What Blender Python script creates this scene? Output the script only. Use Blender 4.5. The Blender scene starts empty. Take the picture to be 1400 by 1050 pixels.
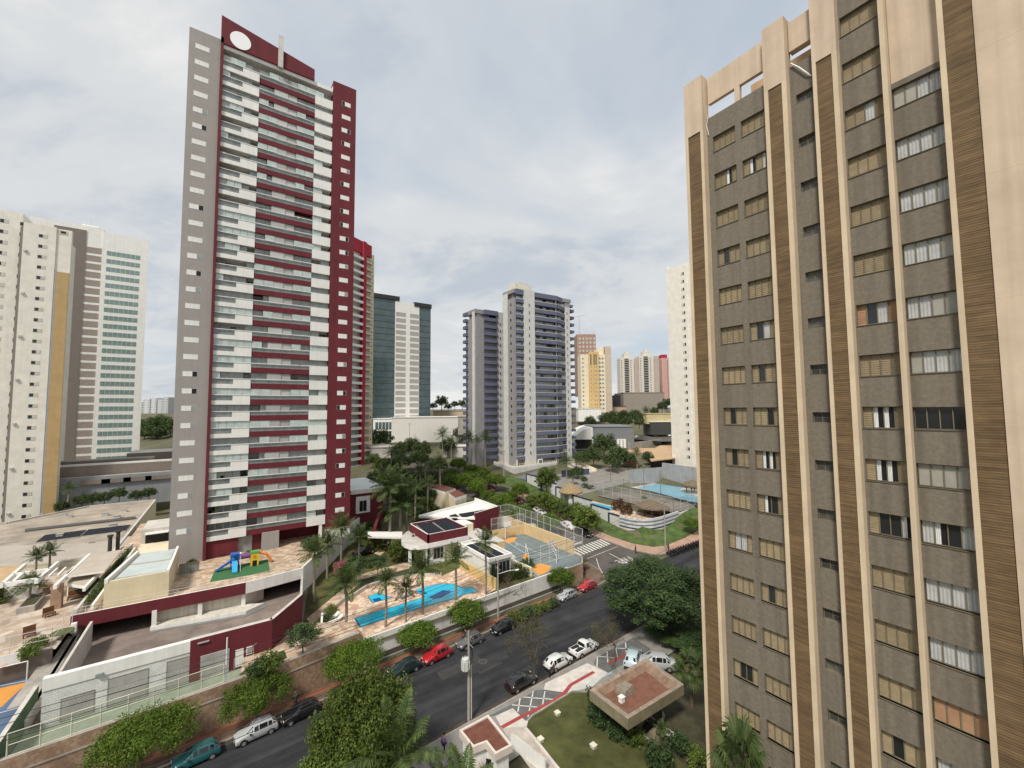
import bpy, math, random
import numpy as np
from math import radians, sin, cos, pi
random.seed(11); rng = np.random.default_rng(11)
S = bpy.context.scene; C = S.collection

# ---------------------------------------------------------------- camera
FPX, CX, CY, H = 565., 700., 525., 31.0          # focal length in photo pixels, centre, eye height
HEAD = radians(34.85)
zc = np.array([-.0082, .998, .0599]); zc /= np.linalg.norm(zc)
fh = np.array([0, 0, 1.]); fh = fh - zc*(fh@zc); fh /= np.linalg.norm(fh)
rh = np.cross(fh, zc); rh = rh if rh[0] > 0 else -rh
CM = np.array([sin(HEAD)*fh + cos(HEAD)*rh, cos(HEAD)*fh - sin(HEAD)*rh, zc])
import mathutils
cam = bpy.data.objects.new('camera', bpy.data.cameras.new('camera')); C.objects.link(cam)
r_, u_, f_ = CM[:, 0], CM[:, 1], CM[:, 2]
cam.matrix_world = mathutils.Matrix(((r_[0], u_[0], -f_[0], 0), (r_[1], u_[1], -f_[1], 0), (r_[2], u_[2], -f_[2], H), (0, 0, 0, 1)))
cam.data.sensor_width = 36; cam.data.lens = 36*FPX/1400; cam.data.clip_end = 20000; cam.data.clip_start = .1
S.camera = cam

# ---------------------------------------------------------------- sky, sun, exposure
SUN_EL, SUN_AZ = radians(52), radians(238)        # azimuth clockwise from +Y
w = bpy.data.worlds.new('World'); S.world = w; w.use_nodes = True
nt = w.node_tree; N = nt.nodes; L = nt.links
bg = N['Background']; bg.inputs['Strength'].default_value = .092
sky = N.new('ShaderNodeTexSky'); sky.sky_type = 'NISHITA'; sky.sun_disc = False
sky.sun_elevation = SUN_EL; sky.sun_rotation = SUN_AZ; sky.air_density = 1.2; sky.dust_density = 1.5
tc = N.new('ShaderNodeTexCoord'); sp = N.new('ShaderNodeSeparateXYZ'); L.new(tc.outputs['Generated'], sp.inputs[0])
ad = N.new('ShaderNodeMath'); ad.operation = 'ADD'; ad.inputs[1].default_value = .22; L.new(sp.outputs[2], ad.inputs[0])
mx = N.new('ShaderNodeMath'); mx.operation = 'MAXIMUM'; mx.inputs[1].default_value = .06; L.new(ad.outputs[0], mx.inputs[0])
dv = N.new('ShaderNodeVectorMath'); dv.operation = 'DIVIDE'; L.new(tc.outputs['Generated'], dv.inputs[0])
cb = N.new('ShaderNodeCombineXYZ'); L.new(mx.outputs[0], cb.inputs[0]); L.new(mx.outputs[0], cb.inputs[1]); cb.inputs[2].default_value = 1
L.new(cb.outputs[0], dv.inputs[1])
def wnoise(scale, detail, rough, off, dist=.4):
    mp = N.new('ShaderNodeMapping'); mp.inputs['Location'].default_value = off; L.new(dv.outputs[0], mp.inputs[0])
    n = N.new('ShaderNodeTexNoise'); n.inputs['Scale'].default_value = scale; n.inputs['Detail'].default_value = detail
    n.inputs['Roughness'].default_value = rough; n.inputs['Distortion'].default_value = dist
    L.new(mp.outputs[0], n.inputs['Vector']); return n.outputs['Fac']
def wramp(src, stops):
    r = N.new('ShaderNodeValToRGB'); e = r.color_ramp.elements
    while len(e) < len(stops): e.new(.5)
    for k, (p, c) in enumerate(stops): e[k].position = p; e[k].color = (*c, 1) if len(c) == 3 else c
    r.color_ramp.interpolation = 'EASE'
    L.new(src, r.inputs[0]); return r.outputs[0]
CLOUD_OFF = (3.1, 1.7, 0)
mask = wramp(wnoise(.75, 6, .5, CLOUD_OFF), [(.24, (0, 0, 0)), (.47, (1, 1, 1))])
shade = wramp(wnoise(1.25, 9, .6, (7.3, 2.2, 1)), [(.34, (4.1, 4.5, 5.0)), (.48, (5.5, 5.65, 5.75)), (.64, (6.7, 6.65, 6.5))])
tint = N.new('ShaderNodeMix'); tint.data_type = 'RGBA'; tint.inputs[0].default_value = .78   # thin veil of high cloud in the gaps
L.new(sky.outputs[0], tint.inputs[6]); tint.inputs[7].default_value = (4.3, 4.85, 5.5, 1)
mixc = N.new('ShaderNodeMix'); mixc.data_type = 'RGBA'
mm = N.new('ShaderNodeMath'); mm.operation = 'MULTIPLY'; mm.inputs[1].default_value = .93; L.new(mask, mm.inputs[0])
L.new(mm.outputs[0], mixc.inputs[0]); L.new(tint.outputs[2], mixc.inputs[6]); L.new(shade, mixc.inputs[7])
L.new(mixc.outputs[2], bg.inputs['Color'])
sun = bpy.data.objects.new('sun', bpy.data.lights.new('sun', 'SUN')); C.objects.link(sun)
sun.data.energy = 2.7; sun.data.angle = radians(9); sun.data.color = (1, .95, .87)
sd = mathutils.Vector((sin(SUN_AZ)*cos(SUN_EL), cos(SUN_AZ)*cos(SUN_EL), sin(SUN_EL)))
sun.rotation_euler = sd.to_track_quat('Z', 'Y').to_euler()
S.view_settings.view_transform = 'Standard'; S.view_settings.look = 'None'; S.view_settings.gamma = 1
S.view_settings.exposure = .5
S.render.engine = 'CYCLES'
try: S.cycles.max_bounces = 6; S.cycles.transparent_max_bounces = 16
except Exception: pass

# ---------------------------------------------------------------- photo pixel -> place helpers (world metres)
def ray(px, py): return CM@np.array([(px-CX)/FPX, -(py-CY)/FPX, 1.])
def P(px, py, z=0.):
    d = ray(px, py); t = (z-H)/d[2]; return (d[0]*t, d[1]*t, z)
def PX(px, py, X):
    d = ray(px, py); t = X/d[0]; return (X, d[1]*t, H+d[2]*t)
def PY(px, py, Y):
    d = ray(px, py); t = Y/d[1]; return (d[0]*t, Y, H+d[2]*t)
def PD(px, py, dep):
    d = ray(px, py); return (d[0]*dep, d[1]*dep, H+d[2]*dep)
def interp(x, t):
    if x <= t[0][0]: return t[0][1]
    for (a, b), (c, d) in zip(t, t[1:]):
        if x <= c: return b+(d-b)*(x-a)/(c-a)
    return t[-1][1]
T1 = [(76,0),(100,3.0),(125,6.5),(155,9.5),(240,13),(300,21),(450,26),(1500,29.5),(6000,30.5)]
T2 = [(130,0),(170,9),(240,13),(300,21),(450,26),(1500,29.5),(6000,30.5)]
def _flat(x, y):                                   # levelled club grounds across the side street
    z = interp(x, [(88, 4.2), (90.5, 5.4), (103, 5.4), (105, 6.2)])
    k = min(1, max(0, min(x-76.5, 119-x, y-59.5, 88-y)/1.5)); return z, k
def terrain(x, y):
    zf, kf = _flat(x, y)
    if kf >= 1: return zf
    z = terrain_raw(x, y); return z+(zf-z)*kf
def terrain_raw(x, y):
    d = .5704*x + .8192*y; w_ = min(1, max(0, (x-8)/30)); w_ = w_*w_*(3-2*w_)
    return w_*interp(d, T1) + (1-w_)*interp(d, T2)
def G(px, py):
    d = ray(px, py); t = 1.
    while t < 8000 and H+d[2]*t > terrain(d[0]*t, d[1]*t): t *= 1.004
    lo, hi = t/1.004, t
    for _ in range(25):
        m = (lo+hi)/2
        if H+d[2]*m <= terrain(d[0]*m, d[1]*m): hi = m
        else: lo = m
    return (d[0]*hi, d[1]*hi, H+d[2]*hi)
def depth_of(p): return (CM.T@np.array([p[0], p[1], p[2]-H]))[2]
def crop(x0, y0, s): return lambda x, y: (x0+x*s, y0+y*s)

# ---------------------------------------------------------------- materials
MATS = {}
def mat(key, col, rough=.8, var=.12, scale=.5, streak=0., bump=0., bscale=25., metal=0., spec=.3, alpha=1., rnd=0., coat=0., trans=0.):
    if key in MATS: return MATS[key]
    m = bpy.data.materials.new(key); m.use_nodes = True; nt = m.node_tree; N = nt.nodes; L = nt.links
    b = N['Principled BSDF']; b.inputs['Roughness'].default_value = rough; b.inputs['Metallic'].default_value = metal
    b.inputs['Specular IOR Level'].default_value = spec; b.inputs['Coat Weight'].default_value = coat
    tc = N.new('ShaderNodeTexCoord'); src = tc.outputs['Object']
    nz = N.new('ShaderNodeTexNoise'); nz.inputs['Scale'].default_value = scale; nz.inputs['Detail'].default_value = 6; nz.inputs['Roughness'].default_value = .65
    L.new(src, nz.inputs['Vector'])
    mix = N.new('ShaderNodeMix'); mix.data_type = 'RGBA'
    mr = N.new('ShaderNodeMapRange'); mr.inputs[1].default_value = .3; mr.inputs[2].default_value = .7; L.new(nz.outputs['Fac'], mr.inputs[0])
    L.new(mr.outputs[0], mix.inputs[0])
    mix.inputs[6].default_value = (*[min(1, c*(1-var)) for c in col], 1); mix.inputs[7].default_value = (*[min(1, c*(1+var*.7)) for c in col], 1)
    out = mix.outputs[2]
    if streak:
        mp = N.new('ShaderNodeMapping'); mp.inputs['Scale'].default_value = (2.2, 2.2, .07); L.new(src, mp.inputs[0])
        n2 = N.new('ShaderNodeTexNoise'); n2.inputs['Scale'].default_value = 1.; n2.inputs['Detail'].default_value = 5; L.new(mp.outputs[0], n2.inputs['Vector'])
        m2 = N.new('ShaderNodeMapRange'); m2.inputs[1].default_value = .45; m2.inputs[2].default_value = .75; m2.inputs[3].default_value = 0; m2.inputs[4].default_value = streak
        L.new(n2.outputs['Fac'], m2.inputs[0])
        x = N.new('ShaderNodeMix'); x.data_type = 'RGBA'; L.new(m2.outputs[0], x.inputs[0]); L.new(out, x.inputs[6]); x.inputs[7].default_value = (*[c*.45 for c in col], 1); out = x.outputs[2]
    if rnd:
        oi = N.new('ShaderNodeObjectInfo'); hs = N.new('ShaderNodeHueSaturation'); m3 = N.new('ShaderNodeMapRange')
        m3.inputs[3].default_value = 1-rnd; m3.inputs[4].default_value = 1+rnd; L.new(oi.outputs['Random'], m3.inputs[0]); L.new(m3.outputs[0], hs.inputs['Value']); L.new(out, hs.inputs['Color']); out = hs.outputs[0]
    L.new(out, b.inputs['Base Color'])
    if key == 'dark asphalt':                                          # long tyre-worn bands along the carriageway
        mp = N.new('ShaderNodeMapping'); mp.inputs['Scale'].default_value = (.03, .75, 1); mp.inputs['Rotation'].default_value = (0, 0, -.058); L.new(src, mp.inputs[0])
        n2 = N.new('ShaderNodeTexNoise'); n2.inputs['Scale'].default_value = 1; n2.inputs['Detail'].default_value = 5; L.new(mp.outputs[0], n2.inputs['Vector'])
        m2 = N.new('ShaderNodeMapRange'); m2.inputs[1].default_value = .35; m2.inputs[2].default_value = .65; m2.inputs[3].default_value = .72; m2.inputs[4].default_value = 1.4; L.new(n2.outputs['Fac'], m2.inputs[0])
        hs = N.new('ShaderNodeHueSaturation'); L.new(m2.outputs[0], hs.inputs['Value']); L.new(out, hs.inputs['Color']); L.new(hs.outputs[0], b.inputs['Base Color'])
    if bump:
        nb = N.new('ShaderNodeTexNoise'); nb.inputs['Scale'].default_value = bscale; nb.inputs['Detail'].default_value = 4; L.new(src, nb.inputs['Vector'])
        bp = N.new('ShaderNodeBump'); bp.inputs['Strength'].default_value = bump; bp.inputs['Distance'].default_value = .03; L.new(nb.outputs['Fac'], bp.inputs['Height']); L.new(bp.outputs[0], b.inputs['Normal'])
    if alpha < 1: b.inputs['Alpha'].default_value = alpha
    if trans: b.inputs['Transmission Weight'].default_value = trans
    MATS[key] = m; return m
def bricked(key, c1, c2, mortar, bw, bh, ms=.015, rough=.85, axis='x', bump=.5, squash=.5, noise=.5):
    """brick / slab pattern; axis x: wall along X, y: wall along Y, g: on the ground"""
    if key in MATS: return MATS[key]
    m = bpy.data.materials.new(key); m.use_nodes = True; nt = m.node_tree; N = nt.nodes; L = nt.links
    b = N['Principled BSDF']; b.inputs['Roughness'].default_value = rough; b.inputs['Specular IOR Level'].default_value = .25
    tc = N.new('ShaderNodeTexCoord'); sx = N.new('ShaderNodeSeparateXYZ'); cx = N.new('ShaderNodeCombineXYZ'); L.new(tc.outputs['Object'], sx.inputs[0])
    a, c = {'x': (0, 2), 'y': (1, 2), 'g': (0, 1)}[axis]
    L.new(sx.outputs[a], cx.inputs[0]); L.new(sx.outputs[c], cx.inputs[1])
    br = N.new('ShaderNodeTexBrick'); br.inputs['Scale'].default_value = 1; br.inputs['Brick Width'].default_value = bw; br.inputs['Row Height'].default_value = bh
    br.inputs['Mortar Size'].default_value = ms; br.inputs['Color1'].default_value = (*c1, 1); br.inputs['Color2'].default_value = (*c2, 1); br.inputs['Mortar'].default_value = (*mortar, 1)
    br.offset = squash; L.new(cx.outputs[0], br.inputs['Vector'])
    nz = N.new('ShaderNodeTexNoise'); nz.inputs['Scale'].default_value = 1.1; nz.inputs['Detail'].default_value = 8; L.new(tc.outputs['Object'], nz.inputs['Vector'])
    mr = N.new('ShaderNodeMapRange'); mr.inputs[1].default_value = .3; mr.inputs[2].default_value = .7; mr.inputs[3].default_value = 1-noise*.5; mr.inputs[4].default_value = 1+noise*.3; L.new(nz.outputs['Fac'], mr.inputs[0])
    hs = N.new('ShaderNodeHueSaturation'); L.new(mr.outputs[0], hs.inputs['Value']); L.new(br.outputs['Color'], hs.inputs['Color']); L.new(hs.outputs[0], b.inputs['Base Color'])
    bp = N.new('ShaderNodeBump'); bp.invert = True; bp.inputs['Strength'].default_value = bump; bp.inputs['Distance'].default_value = .02; L.new(br.outputs['Fac'], bp.inputs['Height']); L.new(bp.outputs[0], b.inputs['Normal'])
    MATS[key] = m; return m
def stone(key, cols, scale=1.6, grout=(.3, .25, .2), rough=.8):
    """crazy paving: irregular flagstones of several colours"""
    if key in MATS: return MATS[key]
    m = bpy.data.materials.new(key); m.use_nodes = True; nt = m.node_tree; N = nt.nodes; L = nt.links
    b = N['Principled BSDF']; b.inputs['Roughness'].default_value = rough
    tc = N.new('ShaderNodeTexCoord'); v = N.new('ShaderNodeTexVoronoi'); v.inputs['Scale'].default_value = scale; L.new(tc.outputs['Object'], v.inputs['Vector'])
    sc = N.new('ShaderNodeSeparateColor'); L.new(v.outputs['Color'], sc.inputs[0])
    r = N.new('ShaderNodeValToRGB'); e = r.color_ramp.elements; r.color_ramp.interpolation = 'CONSTANT'
    while len(e) < len(cols): e.new(.5)
    for k, c in enumerate(cols): e[k].position = k/len(cols); e[k].color = (*c, 1)
    L.new(sc.outputs[0], r.inputs[0])
    v2 = N.new('ShaderNodeTexVoronoi'); v2.feature = 'DISTANCE_TO_EDGE'; v2.inputs['Scale'].default_value = scale; L.new(tc.outputs['Object'], v2.inputs['Vector'])
    mr = N.new('ShaderNodeMapRange'); mr.inputs[1].default_value = .02; mr.inputs[2].default_value = .05; L.new(v2.outputs['Distance'], mr.inputs[0])
    nz = N.new('ShaderNodeTexNoise'); nz.inputs['Scale'].default_value = .35; nz.inputs['Detail'].default_value = 7; L.new(tc.outputs['Object'], nz.inputs['Vector'])
    x = N.new('ShaderNodeMix'); x.data_type = 'RGBA'; L.new(mr.outputs[0], x.inputs[0]); x.inputs[6].default_value = (*grout, 1); L.new(r.outputs[0], x.inputs[7])
    hs = N.new('ShaderNodeHueSaturation'); m2 = N.new('ShaderNodeMapRange'); m2.inputs[1].default_value = .3; m2.inputs[2].default_value = .7; m2.inputs[3].default_value = .75; m2.inputs[4].default_value = 1.15
    L.new(nz.outputs['Fac'], m2.inputs[0]); L.new(m2.outputs[0], hs.inputs['Value']); L.new(x.outputs[2], hs.inputs['Color']); L.new(hs.outputs[0], b.inputs['Base Color'])
    MATS[key] = m; return m
def leafmat(key, dark, mid, light, trans=.25):
    if key in MATS: return MATS[key]
    m = bpy.data.materials.new(key); m.use_nodes = True; nt = m.node_tree; N = nt.nodes; L = nt.links
    b = N['Principled BSDF']; b.inputs['Roughness'].default_value = .62; b.inputs['Specular IOR Level'].default_value = .25
    g = N.new('ShaderNodeNewGeometry'); r = N.new('ShaderNodeValToRGB'); e = r.color_ramp.elements; e.new(.5)
    for k, (p, c) in enumerate(((0, dark), (.55, mid), (1, light))): e[k].position = p; e[k].color = (*c, 1)
    tc = N.new('ShaderNodeTexCoord'); nz = N.new('ShaderNodeTexNoise'); nz.inputs['Scale'].default_value = .9; nz.inputs['Detail'].default_value = 3; L.new(tc.outputs['Object'], nz.inputs['Vector'])
    ma = N.new('ShaderNodeMath'); ma.operation = 'MULTIPLY_ADD'; ma.inputs[1].default_value = .55; L.new(g.outputs['Random Per Island'], ma.inputs[0])
    mb = N.new('ShaderNodeMapRange'); mb.inputs[1].default_value = .3; mb.inputs[2].default_value = .7; mb.inputs[3].default_value = -.05; mb.inputs[4].default_value = .5; L.new(nz.outputs['Fac'], mb.inputs[0]); L.new(mb.outputs[0], ma.inputs[2])
    L.new(ma.outputs[0], r.inputs[0])
    oi = N.new('ShaderNodeObjectInfo'); hs = N.new('ShaderNodeHueSaturation'); m3 = N.new('ShaderNodeMapRange'); m3.inputs[3].default_value = .8; m3.inputs[4].default_value = 1.2
    L.new(oi.outputs['Random'], m3.inputs[0]); L.new(m3.outputs[0], hs.inputs['Value']); L.new(r.outputs[0], hs.inputs['Color'])
    L.new(hs.outputs[0], b.inputs['Base Color'])
    t = N.new('ShaderNodeBsdfTranslucent'); L.new(hs.outputs[0], t.inputs['Color'])
    ms = N.new('ShaderNodeMixShader'); ms.inputs[0].default_value = trans; L.new(b.outputs[0], ms.inputs[1]); L.new(t.outputs[0], ms.inputs[2]); L.new(ms.outputs[0], N['Material Output'].inputs[0])
    MATS[key] = m; return m

white = mat('white paint', (.76, .75, .71), streak=.2, var=.08)
cream = mat('cream paint', (.70, .63, .46), streak=.18)
beige = mat('beige render', (.57, .45, .335), streak=.34, var=.13)
beige_lt = mat('light beige edge', (.60, .485, .34), var=.12, streak=.3)
pebble = mat('grey brown pebble dash', (.185, .158, .122), var=.2, scale=5, streak=.5, bump=.5, bscale=16)
maroon = mat('maroon paint', (.135, .022, .029), var=.16, streak=.3)
maroon_bright = mat('red paint', (.36, .03, .05), var=.1)
greywall = mat('warm grey paint', (.32, .295, .275), var=.06, streak=.12)
concrete = mat('weathered concrete', (.36, .33, .29), var=.3, scale=.35, streak=.35, bump=.2)
concrete_lt = mat('pale concrete', (.55, .52, .47), var=.2, scale=.5, streak=.25)
asphalt = mat('dark asphalt', (.031, .031, .034), var=.4, scale=.25, rough=.9, bump=.25, bscale=40)
asphalt_old = mat('worn asphalt', (.10, .09, .08), var=.3, scale=.3, rough=.9, bump=.25, bscale=40)
road_white = mat('white road paint', (.62, .60, .55), var=.25, scale=3)
road_red = mat('red path paint', (.33, .06, .055), var=.2, scale=2)
pave = mat('brown pavement', (.155, .105, .075), var=.35, scale=.6, bump=.2)
pave_grey = mat('grey pavement', (.26, .245, .225), var=.25, scale=.7, bump=.2)
pave_lt = mat('pale slab pavement', (.58, .53, .48), var=.22, scale=.9)
kerb_m = mat('kerb stone', (.33, .30, .26), var=.3, scale=1.5)
red_earth = mat('red earth', (.25, .10, .055), var=.3, scale=.8)
grass_m = mat('mown grass', (.078, .082, .026), var=.5, scale=.45, rough=.95, bump=.6, bscale=60)
grass_dry = mat('dry grass', (.13, .11, .04), var=.4, scale=.7, rough=.95, bump=.6, bscale=60)
dark_glass = mat('dark window glass', (.018, .02, .022), rough=.08, var=.2, spec=.6)
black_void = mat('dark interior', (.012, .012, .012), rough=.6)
pale_glass = mat('pale glazing', (.46, .53, .50), rough=.12, var=.22, scale=1.4, spec=.6)
grey_glass = mat('grey glazing', (.27, .29, .28), rough=.12, var=.25, scale=1.1, spec=.6)
rail_glass = mat('glass rail', (.20, .22, .215), rough=.1, var=.35, scale=1.3, spec=.6)
ribbon_glass = mat('pale green window glass', (.19, .28, .265), rough=.1, var=.35, scale=.2, spec=.7)
green_glass = mat('green tinted glass', (.06, .095, .10), rough=.1, var=.3, scale=.25, spec=.7)
alu = mat('aluminium', (.55, .55, .53), rough=.4, metal=.4, var=.1)
alu_dark = mat('dark bronze frame', (.17, .145, .10), rough=.5, var=.1)
shut = mat('tan shutter', (.285, .222, .132), rough=.6, var=.18, scale=3, rnd=.12)
shut_o = mat('orange shutter', (.36, .21, .12), rough=.6, var=.2, scale=2)
curtain = mat('white curtain', (.68, .68, .66), rough=.9, var=.15, scale=2)
blind = mat('pale blind', (.52, .49, .42), rough=.8, var=.12, scale=2, rnd=.08)
solar = mat('solar panel', (.022, .024, .032), rough=.75, spec=.12, var=.4, scale=2)
roof_grey = mat('grey roof sheet', (.40, .38, .35), var=.25, scale=.5, streak=.2)
tile_red = mat('red clay roofing', (.16, .062, .042), var=.3, scale=2.5, bump=.4)
tile_or = mat('orange clay roofing', (.50, .34, .20), var=.25, scale=.8, streak=.15)
thatch = mat('thatch', (.30, .22, .12), var=.4, scale=4, rough=1, bump=.8, bscale=30)
thatch_d = mat('old thatch', (.17, .13, .09), var=.4, scale=4, rough=1, bump=.8, bscale=30)
wood = mat('brown wood', (.16, .075, .04), var=.3, scale=2)
steel_white = mat('white painted steel', (.70, .70, .66), rough=.5, var=.06)
pole_m = mat('concrete pole', (.34, .32, .29), var=.25, scale=1.2)
cable = mat('black cable', (.03, .03, .03), var=0)
bark = mat('bark', (.14, .10, .07), var=.4, scale=4, bump=.8, bscale=15)
bark_pale = mat('pale palm bark', (.27, .23, .18), var=.3, scale=3, bump=.5, bscale=20)
pool_blue = mat('blue pool water', (.035, .50, .70), rough=.06, var=.16, scale=1.2, spec=.5, bump=.35, bscale=2.2)
pool_dark = mat('dark blue tile under water', (.01, .10, .28), rough=.08, var=.15, scale=1.5)
pool_edge = mat('pool edge tile', (.015, .08, .16), rough=.3)
hedge_m = leafmat('hedge leaf', (.02, .04, .010), (.05, .082, .018), (.09, .13, .03))
leaf_round = leafmat('street tree leaf', (.036, .068, .008), (.10, .165, .018), (.20, .265, .037))
leaf_big = leafmat('broad tree leaf', (.036, .066, .010), (.105, .15, .025), (.19, .23, .048))
leaf_dark = leafmat('dark tree leaf', (.022, .046, .015), (.062, .105, .034), (.12, .17, .06))
leaf_dry = leafmat('sparse dry leaf', (.045, .055, .02), (.085, .09, .032), (.14, .135, .05))
leaf_palm = leafmat('palm leaf', (.03, .052, .015), (.072, .105, .03), (.14, .175, .06))
leaf_far = leafmat('far tree leaf', (.03, .052, .018), (.065, .098, .03), (.12, .155, .05))
leaf_red = leafmat('reddish shrub leaf', (.06, .03, .018), (.13, .07, .035), (.22, .14, .06))
flag_pool = stone('warm flagstone', [(.62, .43, .30), (.70, .52, .38), (.52, .33, .22), (.74, .60, .46)], 1.5, (.42, .32, .24))
flag_terr = stone('tan flagstone', [(.46, .33, .22), (.53, .40, .28), (.38, .25, .165), (.56, .45, .34)], 1.3, (.36, .27, .20))
flag_plaza = stone('sand flagstone', [(.46, .36, .27), (.52, .42, .33), (.40, .30, .22), (.54, .46, .38)], 1.0, (.40, .33, .26))
stonewall = stone('sandstone wall', [(.33, .215, .14), (.37, .25, .165), (.30, .19, .12), (.39, .28, .19)], 3.4, (.25, .17, .11))
def ribbed(key, c, pitch, depth=.5, rough=.8, zaxis=True, ax=2):
    m = mat(key, c, rough=rough, var=.22, scale=.7, streak=.1); nt = m.node_tree; N = nt.nodes; L = nt.links
    tc = N.new('ShaderNodeTexCoord'); wv = N.new('ShaderNodeTexWave'); wv.bands_direction = 'XYZ'[ax]; wv.inputs['Scale'].default_value = .314/pitch; wv.inputs['Distortion'].default_value = .35; wv.inputs['Detail Scale'].default_value = 2
    L.new(tc.outputs['Object'], wv.inputs['Vector']); bp = N.new('ShaderNodeBump'); bp.inputs['Strength'].default_value = 1; bp.inputs['Distance'].default_value = depth*pitch
    L.new(wv.outputs['Fac'], bp.inputs['Height']); L.new(bp.outputs[0], N['Principled BSDF'].inputs['Normal'])
    if key == 'brown ribbed brick':                                    # courses of slightly different brown
        src = N['Principled BSDF'].inputs['Base Color'].links[0].from_socket
        mp = N.new('ShaderNodeMapping'); mp.inputs['Scale'].default_value = (.5, .5, 7); L.new(tc.outputs['Object'], mp.inputs[0]); n2 = N.new('ShaderNodeTexNoise'); n2.inputs['Scale'].default_value = 1; n2.inputs['Detail'].default_value = 6; n2.inputs['Roughness'].default_value = .7; L.new(mp.outputs[0], n2.inputs['Vector'])
        m2 = N.new('ShaderNodeMapRange'); m2.inputs[1].default_value = .32; m2.inputs[2].default_value = .68; m2.inputs[3].default_value = .62; m2.inputs[4].default_value = 1.35; L.new(n2.outputs['Fac'], m2.inputs[0]); hs = N.new('ShaderNodeHueSaturation'); L.new(m2.outputs[0], hs.inputs['Value']); L.new(src, hs.inputs['Color']); L.new(hs.outputs[0], N['Principled BSDF'].inputs['Base Color'])
    return m
brownrib = ribbed('brown ribbed brick', (.150, .096, .048), .125, .06)
corrug = ribbed('corrugated roofing', (.42, .40, .37), .5, .3, ax=0)
stained_roof = mat('stained flat roofing', (.35, .30, .24), var=.42, scale=.22, bump=.2)

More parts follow.
